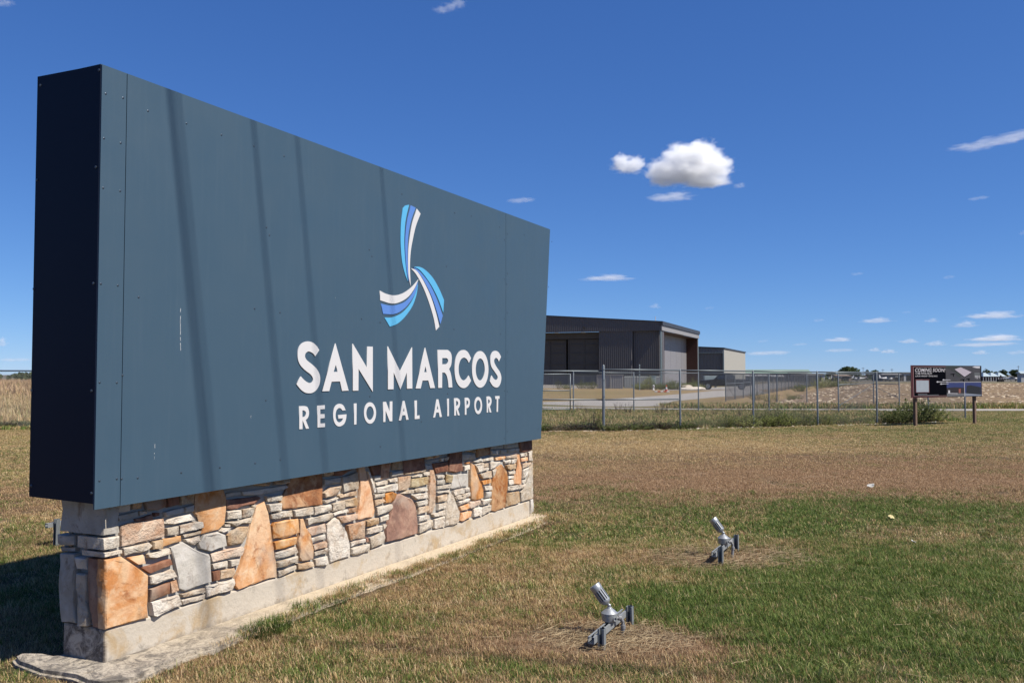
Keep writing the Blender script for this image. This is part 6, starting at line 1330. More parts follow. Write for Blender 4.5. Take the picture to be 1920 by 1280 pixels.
o = empty('flat_hose_roll', place(1241, 88)); tag(o, 'row of low orange and white parking bumpers on the drive edge', 'parking bumper')
for k in range(5):
    q = MB(); q.box(-.75 + k * .3, -.48 + k * .3, -.1, .1, 0, .12); bevel(q.build('segment', m_or if k % 2 else m_white, o), .02)
o.name = 'parking_bumper'
o = empty('cool_box', place(1261, 106)); tag(o, 'teal cool box on the ground before the hangar side door', 'cool box')
m_teal = simple('teal_plastic', (.10, .30, .30), .5); q = MB(); q.box(-.33, .33, -.22, .22, 0, .36); bevel(q.build('tub', m_teal, o), .03); q = MB(); q.box(-.35, .35, -.24, .24, .36, .44); bevel(q.build('lid', m_white, o), .02)
o = empty('bicycle_rack', place(1273, 118)); tag(o, 'dark tube rack before the hangar side door', 'rack')
q = MB(); q.tube([(-.75, 0, 0), (-.75, 0, .8), (-.5, 0, .95), (.1, 0, .9), (.75, 0, .55), (.75, 0, 0)], .035, 6); q.build('hoop', m_inter, o); q = MB(); q.tube([(-.75, .5, 0), (-.75, .5, .8), (.75, .5, .5), (.75, .5, 0)], .035, 6); q.build('hoop', m_inter, o)
for i, (px, dep, lb) in enumerate(((1276, 104, 'leftmost pale boulder in the bed before the hangar side door'), (1285, 103, 'largest pale boulder in the bed before the hangar side door'), (1296, 101, 'flat pale boulder near the drive bend, before the hangar side door'), (1308, 102, 'rightmost pale boulder beside the pickup bonnet'))):
    bm = bmesh.new(); bmesh.ops.create_icosphere(bm, subdivisions=3, radius=1)
    for v in bm.verts: v.co *= 1 + .28 * mnoise.noise(v.co * 1.3 + Vector((i * 5, 0, 0))); v.co.x *= (.55, 1.0, 1.3, .8)[i]; v.co.y *= .5; v.co.z *= (.3, .42, .2, .25)[i]
    me = bpy.data.meshes.new('boulder'); bm.to_mesh(me); bm.free(); me.materials.append(STM['w']); oo = bpy.data.objects.new('boulder', me); oo.location = Vector(place(px, dep)) + Vector((0, 0, .12)); link(oo); tag(oo, lb, 'boulder', 'pale boulders before the hangar')
o = empty('storage_tank', place(1331, 120)); tag(o, 'pale grey box tank behind the pickup bonnet', 'tank'); q = MB(); q.box(-.9, .9, -.5, .5, .4, 1.6); bevel(q.build('shell', m_post2, o), .06); q = MB(); [q.box(x_, x_ + .12, -.4, .4, 0, .4) for x_ in (-.8, .68)]; q.build('legs', m_post, o)
o = empty('light_pole', place(1199, 100)); tag(o, 'short pale pole rising before the charcoal hangar', 'pole'); q = MB(); q.tube([(0, 0, 0), (0, 0, 2.75)], [.06, .05], 8); q.build('shaft', m_post2, o); q = MB(); q.lathe([(.07, 2.75), (.07, 2.85), (.02, 2.9)], (0, 0, 0), (0, 0, 1), 8); q.build('cap', m_post2, o)

# ================================================================ vegetation
def leafmat(name, cols, trans=.25, sat=1.0, scale=3.):
    """cols: dark, mid, light colour of the leaves; every leaf clump picks its own"""
    m, nt, b = newmat(name); p = pos(nt)
    oi = N_(nt, 'ShaderNodeObjectInfo').outputs['Random']
    n = mth(nt, 'ADD', mth(nt, 'MULTIPLY', nz(nt, scale, 3, .6, p), .7), mth(nt, 'MULTIPLY', oi, .3))
    r = ramp(nt, [(.25, cols[0]), (.5, cols[1]), (.75, cols[2])]); nt.links.new(n, r.inputs[0]); nt.links.new(r.outputs[0], b.inputs['Base Color'])
    b.inputs['Roughness'].default_value = .7; b.inputs['Specular IOR Level'].default_value = .2
    tr = nt.nodes.new('ShaderNodeBsdfTranslucent'); nt.links.new(r.outputs[0], tr.inputs['Color']); mx = nt.nodes.new('ShaderNodeMixShader'); mx.inputs[0].default_value = trans
    nt.links.new(b.outputs[0], mx.inputs[1]); nt.links.new(tr.outputs[0], mx.inputs[2]); nt.links.new(mx.outputs[0], nt.nodes['Material Output'].inputs['Surface'])
    return m
m_leaf = leafmat('tree_leaves', ((.035, .052, .02), (.075, .105, .038), (.13, .17, .06)), .2, scale=.6)
m_weed = leafmat('weed_leaves', ((.17, .20, .055), (.34, .38, .115), (.56, .56, .24)), .4)
m_weedd = leafmat('dark_weed_leaves', ((.065, .085, .026), (.15, .185, .055), (.28, .31, .115)), .25)
m_twig = leafmat('dry_twigs', ((.045, .032, .022), (.11, .08, .05), (.25, .19, .12)), .1)
def leaf_cloud(mb, blobs, n, size, rg=rng, flat=.0):
    """n leaf quads scattered through ellipsoids (cx, cy, cz, rx, ry, rz)"""
    vols = [b[3] * b[4] * b[5] for b in blobs]; tot = sum(vols)
    for b, v_ in zip(blobs, vols):
        for _ in range(max(6, int(n * v_ / tot))):
            while True:
                q = Vector((rg.uniform(-1, 1), rg.uniform(-1, 1), rg.uniform(-1, 1)))
                if q.length < 1: break
            q *= (q.length ** -.45) if q.length > .05 else 1
            if q.length > 1: q.normalize()
            c = Vector((b[0] + q.x * b[3], b[1] + q.y * b[4], b[2] + q.z * b[5]))
            n_ = Vector((rg.gauss(0, 1), rg.gauss(0, 1), rg.gauss(0, 1) * (1 - flat) + .4)).normalized(); a = n_.orthogonal().normalized(); a.rotate(Matrix.Rotation(rg.uniform(0, 6.28), 3, n_)); c2 = n_.cross(a)
            s = size * rg.uniform(.6, 1.4)
            mb.add([c - a * s - c2 * s * .5, c + a * s * .2 - c2 * s * .7, c + a * s + c2 * s * .3, c - a * s * .1 + c2 * s * .7], [(0, 1, 2, 3)])
def tree(px, w_px, ytop, depth, label, seed, lean=0):
    rg = random.Random(seed); x = (px - 960) / F * depth; g = tz(x, depth); H = CAM_H + (702 - ytop) / F * depth - g; W = w_px / F * depth / 2
    o = empty('shade_tree', (x, depth, g)); tag(o, label, 'tree', 'trees beyond the far hangars')
    q = MB(); q.tube([(0, 0, 0), (.1, 0, H * .25), (.0, .2, H * .5)], [W * .09, W * .07, W * .04], 8)
    for k in range(5):
        a = k * 1.256 + rg.random(); q.tube([(.05, 0, H * .25), (math.cos(a) * W * .5, math.sin(a) * W * .5, H * .6)], [W * .04, W * .015], 5)
    q.build('trunk', m_pole, o)
    bl_ = []
    for k in range(16):
        a = rg.uniform(0, 6.283); r_ = W * rg.uniform(.15, .72); zc = H * rg.uniform(.42, .80) - (r_ / W) ** 2 * H * .12
        s = W * rg.uniform(.24, .42); bl_.append((math.cos(a) * r_, math.sin(a) * r_, zc, s, s, min(s * .75, H - zc)))
    bl_.append((0, 0, H * .72, W * .5, W * .5, H * .27))
    q = MB(); leaf_cloud(q, bl_, 1500, W * .085, rg); q.build('crown', m_leaf, o)
for i, (px, w, yt, d, lb) in enumerate(((1591, 46, 687.5, 520, 'big round dark tree behind the tan block'), (1559, 22, 696, 560, 'small low tree left of the big round tree'), (1641, 24, 693, 540, 'lopsided tree above the far fence, right of the big round tree'), (1626, 12, 692, 560, 'thin pointed tree beside the lopsided one'),
        (1505, 26, 697, 600, 'low tree behind the green roofed building'), (1413, 22, 697, 640, 'low tree close to the beige hangar wall'), (1849, 26, 692.5, 540, 'dark tree just right of the notice board'), (1867, 16, 696, 560, 'low tree behind the peaked roofs'), (1881, 18, 692.0, 560, 'round tree right of the peaked roofs'), (1904, 28, 692.5, 520, 'wide dark tree left of the grey edge shed'), (1932, 24, 693, 560, 'tree at the right edge of the photo'), (1680, 16, 698, 600, 'low tree behind the open far hangar'))):
    tree(px, w, yt, d, lb, 100 + i)
# distant wood lining the horizon
q = MB(); rg = random.Random(5); bl_ = []
for k in range(330):
    x = -760 + k * 5.6 + rg.uniform(-3, 3); d_ = rg.uniform(690, 760); g = tz(x, d_); left = x < -250
    h_ = rg.uniform(4.6, 6.2) if left else rg.uniform(2.6, 4.4)
    bl_.append((x, d_, g + h_ * .45, rg.uniform(4, 7), 5, h_ * .55))
leaf_cloud(q, bl_, 26000, 1.0, rg); o = q.build('distant_woodland', m_leaf); tag(o, 'dark band of distant woodland along the horizon', 'woodland', kind='stuff')

# weeds: a few different plants, copied along the fences
def weed_mesh(seed, h, spread, nst, nleaf, lsz, upright=.6, twiggy=False):
    rg = random.Random(seed); st_ = MB(); lf = MB()
    for s in range(nst):
        a = rg.uniform(0, 6.283); r_ = spread * math.sqrt(rg.random()) ; hh = h * rg.uniform(.5, 1.0) * (1 - .4 * (r_ / spread) ** 2)
        b0 = Vector((math.cos(a) * r_ * .35, math.sin(a) * r_ * .35, -.02)); b1 = Vector((math.cos(a) * r_ * .8, math.sin(a) * r_ * .8, hh * .6)); b2 = Vector((math.cos(a) * r_ * 1.1 + rg.uniform(-.05, .05), math.sin(a) * r_ * 1.1, hh))
        st_.tube([b0, b1, b2], [.004, .003, .0015] if not twiggy else [.008, .005, .002], 3, False)
        if twiggy:
            for k in range(5):
                t = rg.uniform(.3, 1); c = b0.lerp(b1, t) if rg.random() < .5 else b1.lerp(b2, t); st_.tube([c, c + Vector((rg.uniform(-.1, .1), rg.uniform(-.1, .1), rg.uniform(.02, .12)))], [.003, .001], 3, False)
        for k in range(nleaf):
            t = rg.uniform(.15, 1.0); c = b0.lerp(b1, t * 2) if t < .5 else b1.lerp(b2, t * 2 - 1)
            dd = Vector((rg.uniform(-1, 1), rg.uniform(-1, 1), rg.uniform(-.2, .9))).normalized(); s2 = dd.cross(Vector((rg.uniform(-1, 1), rg.uniform(-1, 1), rg.uniform(-1, 1)))).normalized(); L_ = lsz * rg.uniform(.6, 1.5)
            lf.add([c, c + dd * L_ * .5 + s2 * L_ * .22, c + dd * L_, c + dd * L_ * .5 - s2 * L_ * .22], [(0, 1, 2, 3)])
    return st_, lf
def weed(name, seed, mat, label, group, **kw):
    o = empty(name, (0, 0, 0)); s_, l_ = weed_mesh(seed, **kw); s_.build('stem', m_twig, o)
    l_.build('foliage', mat, o); tag(o, label, 'weed', group); return o
def weed_joined(name, seed, mat, **kw):
    s_, l_ = weed_mesh(seed, **kw); q = MB(); q.add(s_.v, s_.f); q.cur = 1; q.add(l_.v, l_.f)
    me = bpy.data.meshes.new(name); me.from_pydata(q.v, [], q.f); me.materials.append(m_twig); me.materials.append(mat); me.polygons.foreach_set('material_index', q.m); me.update(); return me
def scatter(name, pts, meshes, label, cat, scales, rots, attrs, tilt=0.0):
    """GN instances of the meshes on points"""
    col_ = bpy.data.collections.new(name + '_kinds')
    for me in meshes: col_.objects.link(bpy.data.objects.new(me.name, me))
    me = bpy.data.meshes.new(name); me.from_pydata(pts, [], [])
    for k, v in dict(attrs, sc=scales, rz=rots).items():
        a = me.attributes.new(k, 'FLOAT', 'POINT'); a.data.foreach_set('value', list(v))
    o = bpy.data.objects.new(name, me); link(o)
    ng = bpy.data.node_groups.new(name, 'GeometryNodeTree'); ng.interface.new_socket('Geometry', in_out='INPUT', socket_type='NodeSocketGeometry'); ng.interface.new_socket('Geometry', in_out='OUTPUT', socket_type='NodeSocketGeometry')
    gi = ng.nodes.new('NodeGroupInput'); go = ng.nodes.new('NodeGroupOutput'); ip = ng.nodes.new('GeometryNodeInstanceOnPoints'); ci = ng.nodes.new('GeometryNodeCollectionInfo')
    ci.inputs['Collection'].default_value = col_; ci.inputs['Separate Children'].default_value = True; ci.inputs['Reset Children'].default_value = True
    def na(n_):
        x = ng.nodes.new('GeometryNodeInputNamedAttribute'); x.data_type = 'FLOAT'; x.inputs['Name'].default_value = n_; return x.outputs[0]
    m2p = ng.nodes.new('GeometryNodeMeshToPoints')
    ng.links.new(gi.outputs[0], m2p.inputs[0]); ng.links.new(m2p.outputs[0], ip.inputs['Points']); ng.links.new(ci.outputs[0], ip.inputs['Instance']); ip.inputs['Pick Instance'].default_value = True
    cx = ng.nodes.new('ShaderNodeCombineXYZ'); ng.links.new(na('rz'), cx.inputs[2]); ng.links.new(cx.outputs[0], ip.inputs['Rotation']); ng.links.new(na('sc'), ip.inputs['Scale'])
    ng.links.new(ip.outputs[0], go.inputs[0])
    md = o.modifiers.new('scatter', 'NODES'); md.node_group = ng
    tag(o, label, cat, kind='stuff'); return o
def along(px):
    """point on the line of the near fence at photo column px"""
    if px < 1132: return Vector(((px - 960) / F * 26.3, 26.3, 0))
    k = (px - 960) / F; a, b_ = pr[0], Vector((17.2, 33.5, 0)); d = b_ - a; t = (k * a.y - a.x) / (d.x - k * d.y); return a + d * t
WM = [weed_joined('weed', 1, m_weed, h=.62, spread=.5, nst=40, nleaf=16, lsz=.04), weed_joined('weed', 2, m_weedd, h=.5, spread=.55, nst=46, nleaf=14, lsz=.04), weed_joined('weed', 5, m_weed, h=.95, spread=.35, nst=30, nleaf=18, lsz=.035), weed_joined('weed', 6, m_weed, h=.45, spread=.5, nst=60, nleaf=12, lsz=.05)]
P_, S_, R_ = [], [], []
for px in range(1296, 1668, 7):
    q = along(px + rng.uniform(-5, 5)); f = .55 + .5 * smooth(1310, 1450, px) * (1 - .35 * smooth(1480, 1560, px))
    f *= rng.uniform(.6, 1.15)
    if 1585 < px < 1650: f *= .5
    x, y = q.x + rng.uniform(-.25, .25), q.y + rng.uniform(-.1, 1.2); P_.append((x, y, tz(x, y))); S_.append(f); R_.append(rng.uniform(0, 6.28))
scatter('fence_weeds', P_, WM, 'feathery yellow green weeds growing through the foot of the near fence', 'weeds', S_, R_, {})
LW = [weed_joined('weed', 3 + 10 * k, m_weedd if k else m_twig, h=.24, spread=.38, nst=40, nleaf=12, lsz=.04) for k in range(3)]
P_, S_, R_ = [], [], []
for px in list(range(1004, 1300, 6)) + list(range(-60, 60, 6)):
    q = along(px) if px > 900 else Vector(((px - 960) / F * 27.5, 27.5, 0)); x, y = q.x + rng.uniform(-.25, .25), q.y + rng.uniform(-.15, .5)
    P_.append((x, y, tz(x, y))); S_.append(rng.uniform(.5, 1.2)); R_.append(rng.uniform(0, 6.28))
scatter('low_weeds', P_, LW, 'low dark weeds and dead tufts along the foot of the near fence', 'weeds', S_, R_, {})
P_, S_, R_ = [], [], []
for k in range(46):
    px = rng.uniform(1195, 1325); d = rng.uniform(101, 112); x = (px - 960) / F * d; P_.append((x, d, tz(x, d))); S_.append(rng.uniform(1.0, 2.4)); R_.append(rng.uniform(0, 6.28))
for px, d, s in ((1048, 105, 1.6), (1062, 106, 1.5), (1090, 108, 2.), (1104, 107, 2.), (1112, 107, 1.5)): x = (px - 960) / F * d; P_.append((x, d, tz(x, d))); S_.append(s); R_.append(s)
scatter('hangar_planting', P_, WM, 'scruffy green planting in front of the charcoal hangar', 'plants', S_, R_, {})
P_, S_, R_ = [], [], []
for px, d, s in ((1545, 125, 3.2), (1552, 122, 2.4), (1560, 128, 2.6), (1570, 130, 2.2), (1580, 140, 2.4), (1596, 135, 2.2), (1476, 56, 1.0), (1490, 60, 1.0), (1440, 57, 1.1), (1420, 60, 1.3), (1452, 58, .9), (1500, 90, 2.), (1535, 110, 2.4)): x = (px - 960) / F * d; P_.append((x, d, tz(x, d))); S_.append(s); R_.append(s * 3)
scatter('field_edge_weeds', P_, WM, 'yellowish weeds at the edge of the ploughed field beside the receding fence', 'weeds', S_, R_, {})
proto = None
for px, d, s, lb in ((1177, 38, .75, 'dry weed stalk between the tall corner post and the second fence'), (1158, 41, .7, 'dry weed stalk just right of the tall corner post, against the pale road'), (1236, 38, .8, 'tall dry weed stalk against the drive mouth, left of the first line post'),
        (1248, 40, .6, 'short dry weed stalk beside the taller one at the drive mouth'), (1385, 36, .6, 'dry weed stalk in rough grass left of the third line post'), (1340, 37, .6, 'dry weed stalk in rough grass below the pickup'),
        (1100, 38, .5, 'small dry weed stalk left of the tall corner post'), (1194, 27.9, .55, 'dry weed stalk at the near fence foot, right of the corner post'), (1085, 41, .6, 'dry weed stalk beside the gate of the second fence')):
    x = (px - 960) / F * d
    if proto is None: o = proto = weed('dry_weed', 4, m_twig, lb, 'dry weed stalks near the fence', h=.8, spread=.35, nst=16, nleaf=6, lsz=.05, twiggy=True)
    else: o = copy_tree(proto)
    o['label'] = lb; o.location = (x, d, tz(x, d)); o.scale = (s,) * 3; o.rotation_euler = (0, 0, rng.uniform(0, 6.28))
db = weed('dry_shrub', 9, m_twig, 'bare dark branching shrub standing left of the tall corner fence post', None, h=.75, spread=.28, nst=22, nleaf=8, lsz=.03, twiggy=True); db['category'] = 'shrub'
db.location = ((1111 - 960) / F * 26.9, 26.9, tz(2.4, 26.9)); db.scale = (.95,) * 3
for px, d, s, lb, sd in ((1682, 31.6, .95, 'dense dark green bush left of the notice board post', 21), (1712, 32.3, 1.35, 'tallest green bush behind the left post of the notice board', 22), (1748, 33.0, 1.0, 'feathery green bush under the middle of the notice board', 23)):
    b_ = weed('fence_bush', sd, m_weedd if sd != 23 else m_weed, lb, None, h=.72, spread=.62, nst=110, nleaf=15, lsz=.055); b_['category'] = 'bush'; x = (px - 960) / F * d; b_.location = (x, d, tz(x, d)); b_.scale = (s,) * 3

# tuft by the slab
m_weed_tuft = leafmat('tuft_blades', ((.06, .085, .022), (.13, .19, .045), (.28, .36, .10)), .3, scale=40.)
q = gp(500, 1183, -.04); tf = empty('grass_tuft', (q.x, q.y, tz(q.x, q.y))); tag(tf, 'green grassy tuft growing against the pale slab of the sign', 'weed')
rg = random.Random(31); mb = MB()
for k in range(620):
    a_ = rg.uniform(0, 6.283); r_ = math.sqrt(rg.random()); b0 = Vector((math.cos(a_) * r_ * .21, math.sin(a_) * r_ * .12, -.005)); b0.rotate(Matrix.Rotation(math.atan2(SU.y, SU.x), 3, 'Z'))
    az = rg.uniform(0, 6.283); d = Vector((math.cos(az), math.sin(az), 0)) + b0.normalized() * .7; d.normalize(); L_ = rg.uniform(.07, .15) * (1.15 - .5 * r_); s_ = Vector((-d.y, d.x, 0)) * rg.uniform(.0012, .0024); le = rg.uniform(.1, 1.0)
    p1 = b0 + d * L_ * .5 * math.sin(le * .6) + Vector((0, 0, L_ * .5 * math.cos(le * .6))); p2 = p1 + d * L_ * .5 * math.sin(min(1.5, le * 1.3)) + Vector((0, 0, L_ * .5 * math.cos(min(1.5, le * 1.3))))
    mb.add([b0 - s_, b0 + s_, p1 + s_ * .8, p1 - s_ * .8, p2], [(0, 1, 2, 3), (3, 2, 4)])
mb.build('blades', m_weed_tuft, tf)

# ---- grass blades
m_blade, nt, bs = newmat('grass_blades')
ag = N_(nt, 'ShaderNodeAttribute', attribute_name='green', attribute_type='INSTANCER').outputs['Fac']
ab = N_(nt, 'ShaderNodeAttribute', attribute_name='brown', attribute_type='INSTANCER').outputs['Fac']
rn = N_(nt, 'ShaderNodeAttribute', attribute_name='rnd', attribute_type='INSTANCER').outputs['Fac']
rb = N_(nt, 'ShaderNodeAttribute', attribute_name='blade', attribute_type='GEOMETRY').outputs['Fac']
v1 = mth(nt, 'FRACT', mth(nt, 'ADD', mth(nt, 'MULTIPLY', rn, 7.31), rb))
straw = ramp(nt, [(0, (.26, .165, .07)), (.35, (.66, .44, .19)), (.7, (.92, .66, .32)), (1, (1.15, .95, .58))]); nt.links.new(v1, straw.inputs[0])
rust = ramp(nt, [(0, (.16, .09, .048)), (.5, (.50, .30, .155)), (1, (.90, .64, .38))]); nt.links.new(v1, rust.inputs[0])
grn = ramp(nt, [(0, (.038, .080, .012)), (.5, (.135, .215, .034)), (.85, (.27, .36, .075)), (1, (.50, .50, .18))]); nt.links.new(v1, grn.inputs[0])
isb = mth(nt, 'GREATER_THAN', ab, mth(nt, 'FRACT', mth(nt, 'ADD', mth(nt, 'MULTIPLY', rn, 3.7), mth(nt, 'MULTIPLY', rb, .6))))
isg = mth(nt, 'GREATER_THAN', mth(nt, 'MULTIPLY', ag, 1.0), mth(nt, 'FRACT', mth(nt, 'ADD', mth(nt, 'MULTIPLY', rn, 5.13), mth(nt, 'MULTIPLY', rb, .45))))
c = mixc(nt, isg, mixc(nt, isb, straw.outputs[0], rust.outputs[0]), grn.outputs[0])
nt.links.new(c, bs.inputs['Base Color']); bs.inputs['Roughness'].default_value = .6; bs.inputs['Specular IOR Level'].default_value = .25
tr = nt.nodes.new('ShaderNodeBsdfTranslucent'); nt.links.new(c, tr.inputs['Color']); mx = nt.nodes.new('ShaderNodeMixShader'); mx.inputs[0].default_value = .28
nt.links.new(bs.outputs[0], mx.inputs[1]); nt.links.new(tr.outputs[0], mx.inputs[2]); nt.links.new(mx.outputs[0], nt.nodes['Material Output'].inputs['Surface'])
def clump(seed, n, r, hmin, hmax, wid, lean0, lean1):
    rg = random.Random(seed); V = []; Fc = []; A = []
    for k in range(n):
        a = rg.uniform(0, 6.283); rr = r * math.sqrt(rg.random()); b0 = Vector((math.cos(a) * rr, math.sin(a) * rr, -.004))
        h_ = rg.uniform(hmin, hmax); az = rg.uniform(0, 6.283); le = rg.uniform(lean0, lean1); d = Vector((math.cos(az), math.sin(az), 0)); s = Vector((-d.y, d.x, 0)); w = wid * rg.uniform(.6, 1.3)
        p1 = b0 + d * h_ * .5 * math.sin(le * .6) + Vector((0, 0, h_ * .5 * math.cos(le * .6))); p2 = p1 + d * h_ * .5 * math.sin(le * 1.25) + Vector((0, 0, h_ * .5 * math.cos(le * 1.25)))
        if p2.z < .003: p2.z = .003
        i = len(V); V += [b0 - s * w, b0 + s * w, p1 + s * w * .8, p1 - s * w * .8, p2]; Fc += [(i, i + 1, i + 2, i + 3), (i + 3, i + 2, i + 4)]; A += [rg.random()] * 5
    me = bpy.data.meshes.new('grass_clump'); me.from_pydata([tuple(v) for v in V], [], Fc); me.materials.append(m_blade); at_ = me.attributes.new('blade', 'FLOAT', 'POINT'); at_.data.foreach_set('value', A); me.update()
    return me
CL = [clump(40 + k, 30, .065, .016, .050, .0013, .45, 1.5) for k in range(6)] + [clump(60 + k, 18, .04, .03, .065, .0015, .2, 1.1) for k in range(1)]
CM = [clump(80 + k, 30, .12, .022, .055, .0024, .6, 1.45) for k in range(4)]
CF = [clump(90 + k, 32, .24, .04, .09, .0045, .5, 1.4) for k in range(4)]
def scatter_zone(name, y0, y1, dens, meshes, label, smin, smax, xmargin=3.2, xl=None, cut=None):
    P_, S_, R_, Gn, Bn, Rd = [], [], [], [], [], []
    K_ = .60
    area = K_ * (y1 ** 2 - y0 ** 2) + 2 * xmargin * (y1 - y0); n = int(area * dens)
    ys = nrg.random(n); us = nrg.random(n); r3 = nrg.random((n, 3))
    for i in range(n):
        # y distributed with the width of the wedge
        y = math.sqrt(y0 * y0 + ys[i] * (y1 * y1 - y0 * y0)); hw = K_ * y + xmargin; x = (us[i] * 2 - 1) * hw
        if in_sign(x, y, .0): continue
        if in_sign(x, y, .07) and r3[i, 0] < .6: continue
        if cut and cut(x, y): continue
        d = Vector((x, y, 0)) - SP; u = d.dot(SU); w = d.dot(SN)
        if 0 < u < 6.2 and -1.5 < w < -.38 and False: continue
        if y < 24 and mnoise.noise(Vector((x * 2.1, y * 2.1, 31.))) + .5 * mnoise.noise(Vector((x * 6., y * 6., 8.))) < -.40 and r3[i, 0] < .72: continue
        g = green_at(x, y); b = brown_at(x, y)
        if b > .9 and (((x - .55) / .62) ** 2 + ((y - 5.55) / .34) ** 2 < 1 or ((x - 1.98) / .85) ** 2 + ((y - 8.1) / .6) ** 2 < 1) and r3[i, 0] < .62: continue
        P_.append((x, y, slab_z(x, y))); S_.append((smin + (smax - smin) * r3[i, 1]) * (.85 + .25 * g)); R_.append(r3[i, 2] * 6.283); Gn.append(g); Bn.append(b); Rd.append(r3[i, 0])
    return scatter(name, P_, meshes, label, 'grass', S_, R_, dict(green=Gn, brown=Bn, rnd=Rd))
scatter_zone('lawn_grass', 2.4, 9.0, 1000, CL, 'short patchy grass, dry and green, in the foreground', .7, 1.35)
scatter_zone('grass_tufts', 2.4, 13.0, 34, [clump(160 + k, 46, .035, .035, .095, .0016, .1, 1.15) for k in range(4)], 'taller tufts standing out of the foreground lawn', .45, 1.1)
scatter_zone('lawn_grass', 9.0, 17.0, 300, CM, 'short dry brown and green grass in the middle of the lawn', .7, 1.3)
scatter_zone('lawn_grass', 17.0, 27.2, 110, CF, 'dry straw coloured lawn in front of the near fence', .45, .8)
def yf(x): return 26.4 if x < 2.72 else 26.2 + (x - 2.72) * .521
scatter_zone('lawn_grass', 27.2, 42.3, 60, CF, 'olive and straw coloured lawn in front of the near fence and right of the notice board', .45, .85, cut=lambda x, y: y > yf(x) - .1 and x < 17.3)
scatter_zone('rough_grass', 26.6, 42.3, 60, [clump(120 + k, 34, .30, .05, .17, .009, .2, 1.2) for k in range(4)], 'rough unmown grass between the two fences', .55, 1.15, cut=lambda x, y: y < yf(x) + .1 or x > 17.3)
scatter_zone('rough_grass', 45.5, 50.0, 12, [clump(130 + k, 30, .5, .12, .3, .014, .1, 1.0) for k in range(3)], 'rough grass strip beyond the service road', .6, 1.2, cut=lambda x, y: x < 8.5)
def zone_box(name, x0, x1, y0, y1, n, meshes, label, smin, smax, gfix, bfix, cut=None):
    P_, S_, R_, Rd = [], [], [], []
    for _ in range(n):
        x = rng.uniform(x0, x1); y = y0 + (y1 - y0) * rng.random() ** 1.25
        if cut and cut(x, y): continue
        P_.append((x, y, tz(x, y) + .02)); S_.append(rng.uniform(smin, smax) * (1 + .006 * (y - y0))); R_.append(rng.uniform(0, 6.28)); Rd.append(rng.random())
    m_ = len(P_)
    return scatter(name, P_, meshes, label, 'grass', S_, R_, dict(green=[gfix] * m_, brown=[bfix] * m_, rnd=Rd))
CB = [clump(140 + k, 34, .6, .2, .55, .022, .1, .9) for k in range(4)]
zone_box('rough_grass', -45, -13, 30, 60, 5200, CB, 'tawny rough grass beyond the near fence at the left edge', .45, .8, .12, .2)
zone_box('stubble', -110, -18, 60, 150, 5200, CB, 'tall dry brown stubble in the far field at the left edge', 1.1, 1.9, .02, .65)

# clods, straw and stones on the ploughed field
m_clod = simple('dry_clod', (.28, .195, .125), 1, 0, .45, 1.5); m_pale = simple('pale_straw_lump', (.70, .57, .40), 1, 0, .2, 2)
def clod(seed, mat):
    bm = bmesh.new(); bmesh.ops.create_icosphere(bm, subdivisions=1, radius=.5)
    for v in bm.verts: v.co *= 1 + .45 * mnoise.noise(v.co * 2.2 + Vector((seed * 3.1, 0, 0))); v.co.z *= .6
    me = bpy.data.meshes.new('clod'); bm.to_mesh(me); bm.free(); me.materials.append(mat); return me
P_, S_, R_ = [], [], []
for _ in range(26000):
    y = 50.5 + (195 - 50.5) * rng.random() ** 1.7; x0 = 14.5 + (y - 50) * .43; x = x0 + rng.random() ** 1.3 * 75
    P_.append((x, y, tz(x, y) + .05)); S_.append(rng.uniform(.08, .34) * (1 + .004 * (y - 50))); R_.append(rng.uniform(0, 6.28))
scatter('field_clods', P_, [clod(1, m_clod), clod(2, m_clod), clod(3, m_clod), clod(4, m_clod), clod(6, m_clod), clod(7, m_clod), clod(5, m_pale)], 'broken clods and straw lumps on the ploughed field', 'clods', S_, R_, {})
# limestone chips at the foot of the fence
P_, S_, R_ = [], [], []
for _ in range(300):
    px = rng.uniform(1005, 1760); q = along(px); P_.append((q.x + rng.uniform(-.1, .1), q.y - .12 + rng.gauss(0, .13), tz(q.x, q.y) + .005)); S_.append(rng.uniform(.02, .09) * (1.5 if rng.random() < .05 else 1)); R_.append(rng.uniform(0, 6.28))
scatter('limestone_chips', P_, [clod(11, STM['w']), clod(12, STM['w']), clod(13, STM['g'])], 'pale limestone chips and bare soil along the foot of the near fence', 'gravel', S_, R_, {})
# straw lying on the lawn
def straw_bit(seed):
    rg = random.Random(seed); q = MB(); a = 0; p0 = Vector((0, 0, .012)); pts = [p0]
    for k in range(4): a += rg.uniform(-.3, .3); p0 = p0 + Vector((math.cos(a), math.sin(a), rg.uniform(-.05, .12))) * .03; pts.append(p0)
    q.tube(pts, .0014, 3, False); me = bpy.data.meshes.new('straw'); me.from_pydata(q.v, [], q.f); me.materials.append(m_straw); return me
m_straw = simple('dead_straw', (.50, .38, .22), .8, 0, .25, 30)
P_, S_, R_ = [], [], []
for _ in range(800):
    y = math.sqrt(rng.uniform(16, 110)); x = rng.uniform(-1, 1) * (.6 * y + .3)
    if in_sign(x, y, -.05) and rng.random() < .8: continue
    P_.append((x, y, (tz(x, y) if not in_sign(x, y) else 0) +   .012)); S_.append(rng.uniform(.35, 1.15)); R_.append(rng.uniform(0, 6.28))
scatter('fallen_straw', P_, [straw_bit(k) for k in range(5)], 'loose dead stems lying on the lawn', 'straw', S_, R_, {})

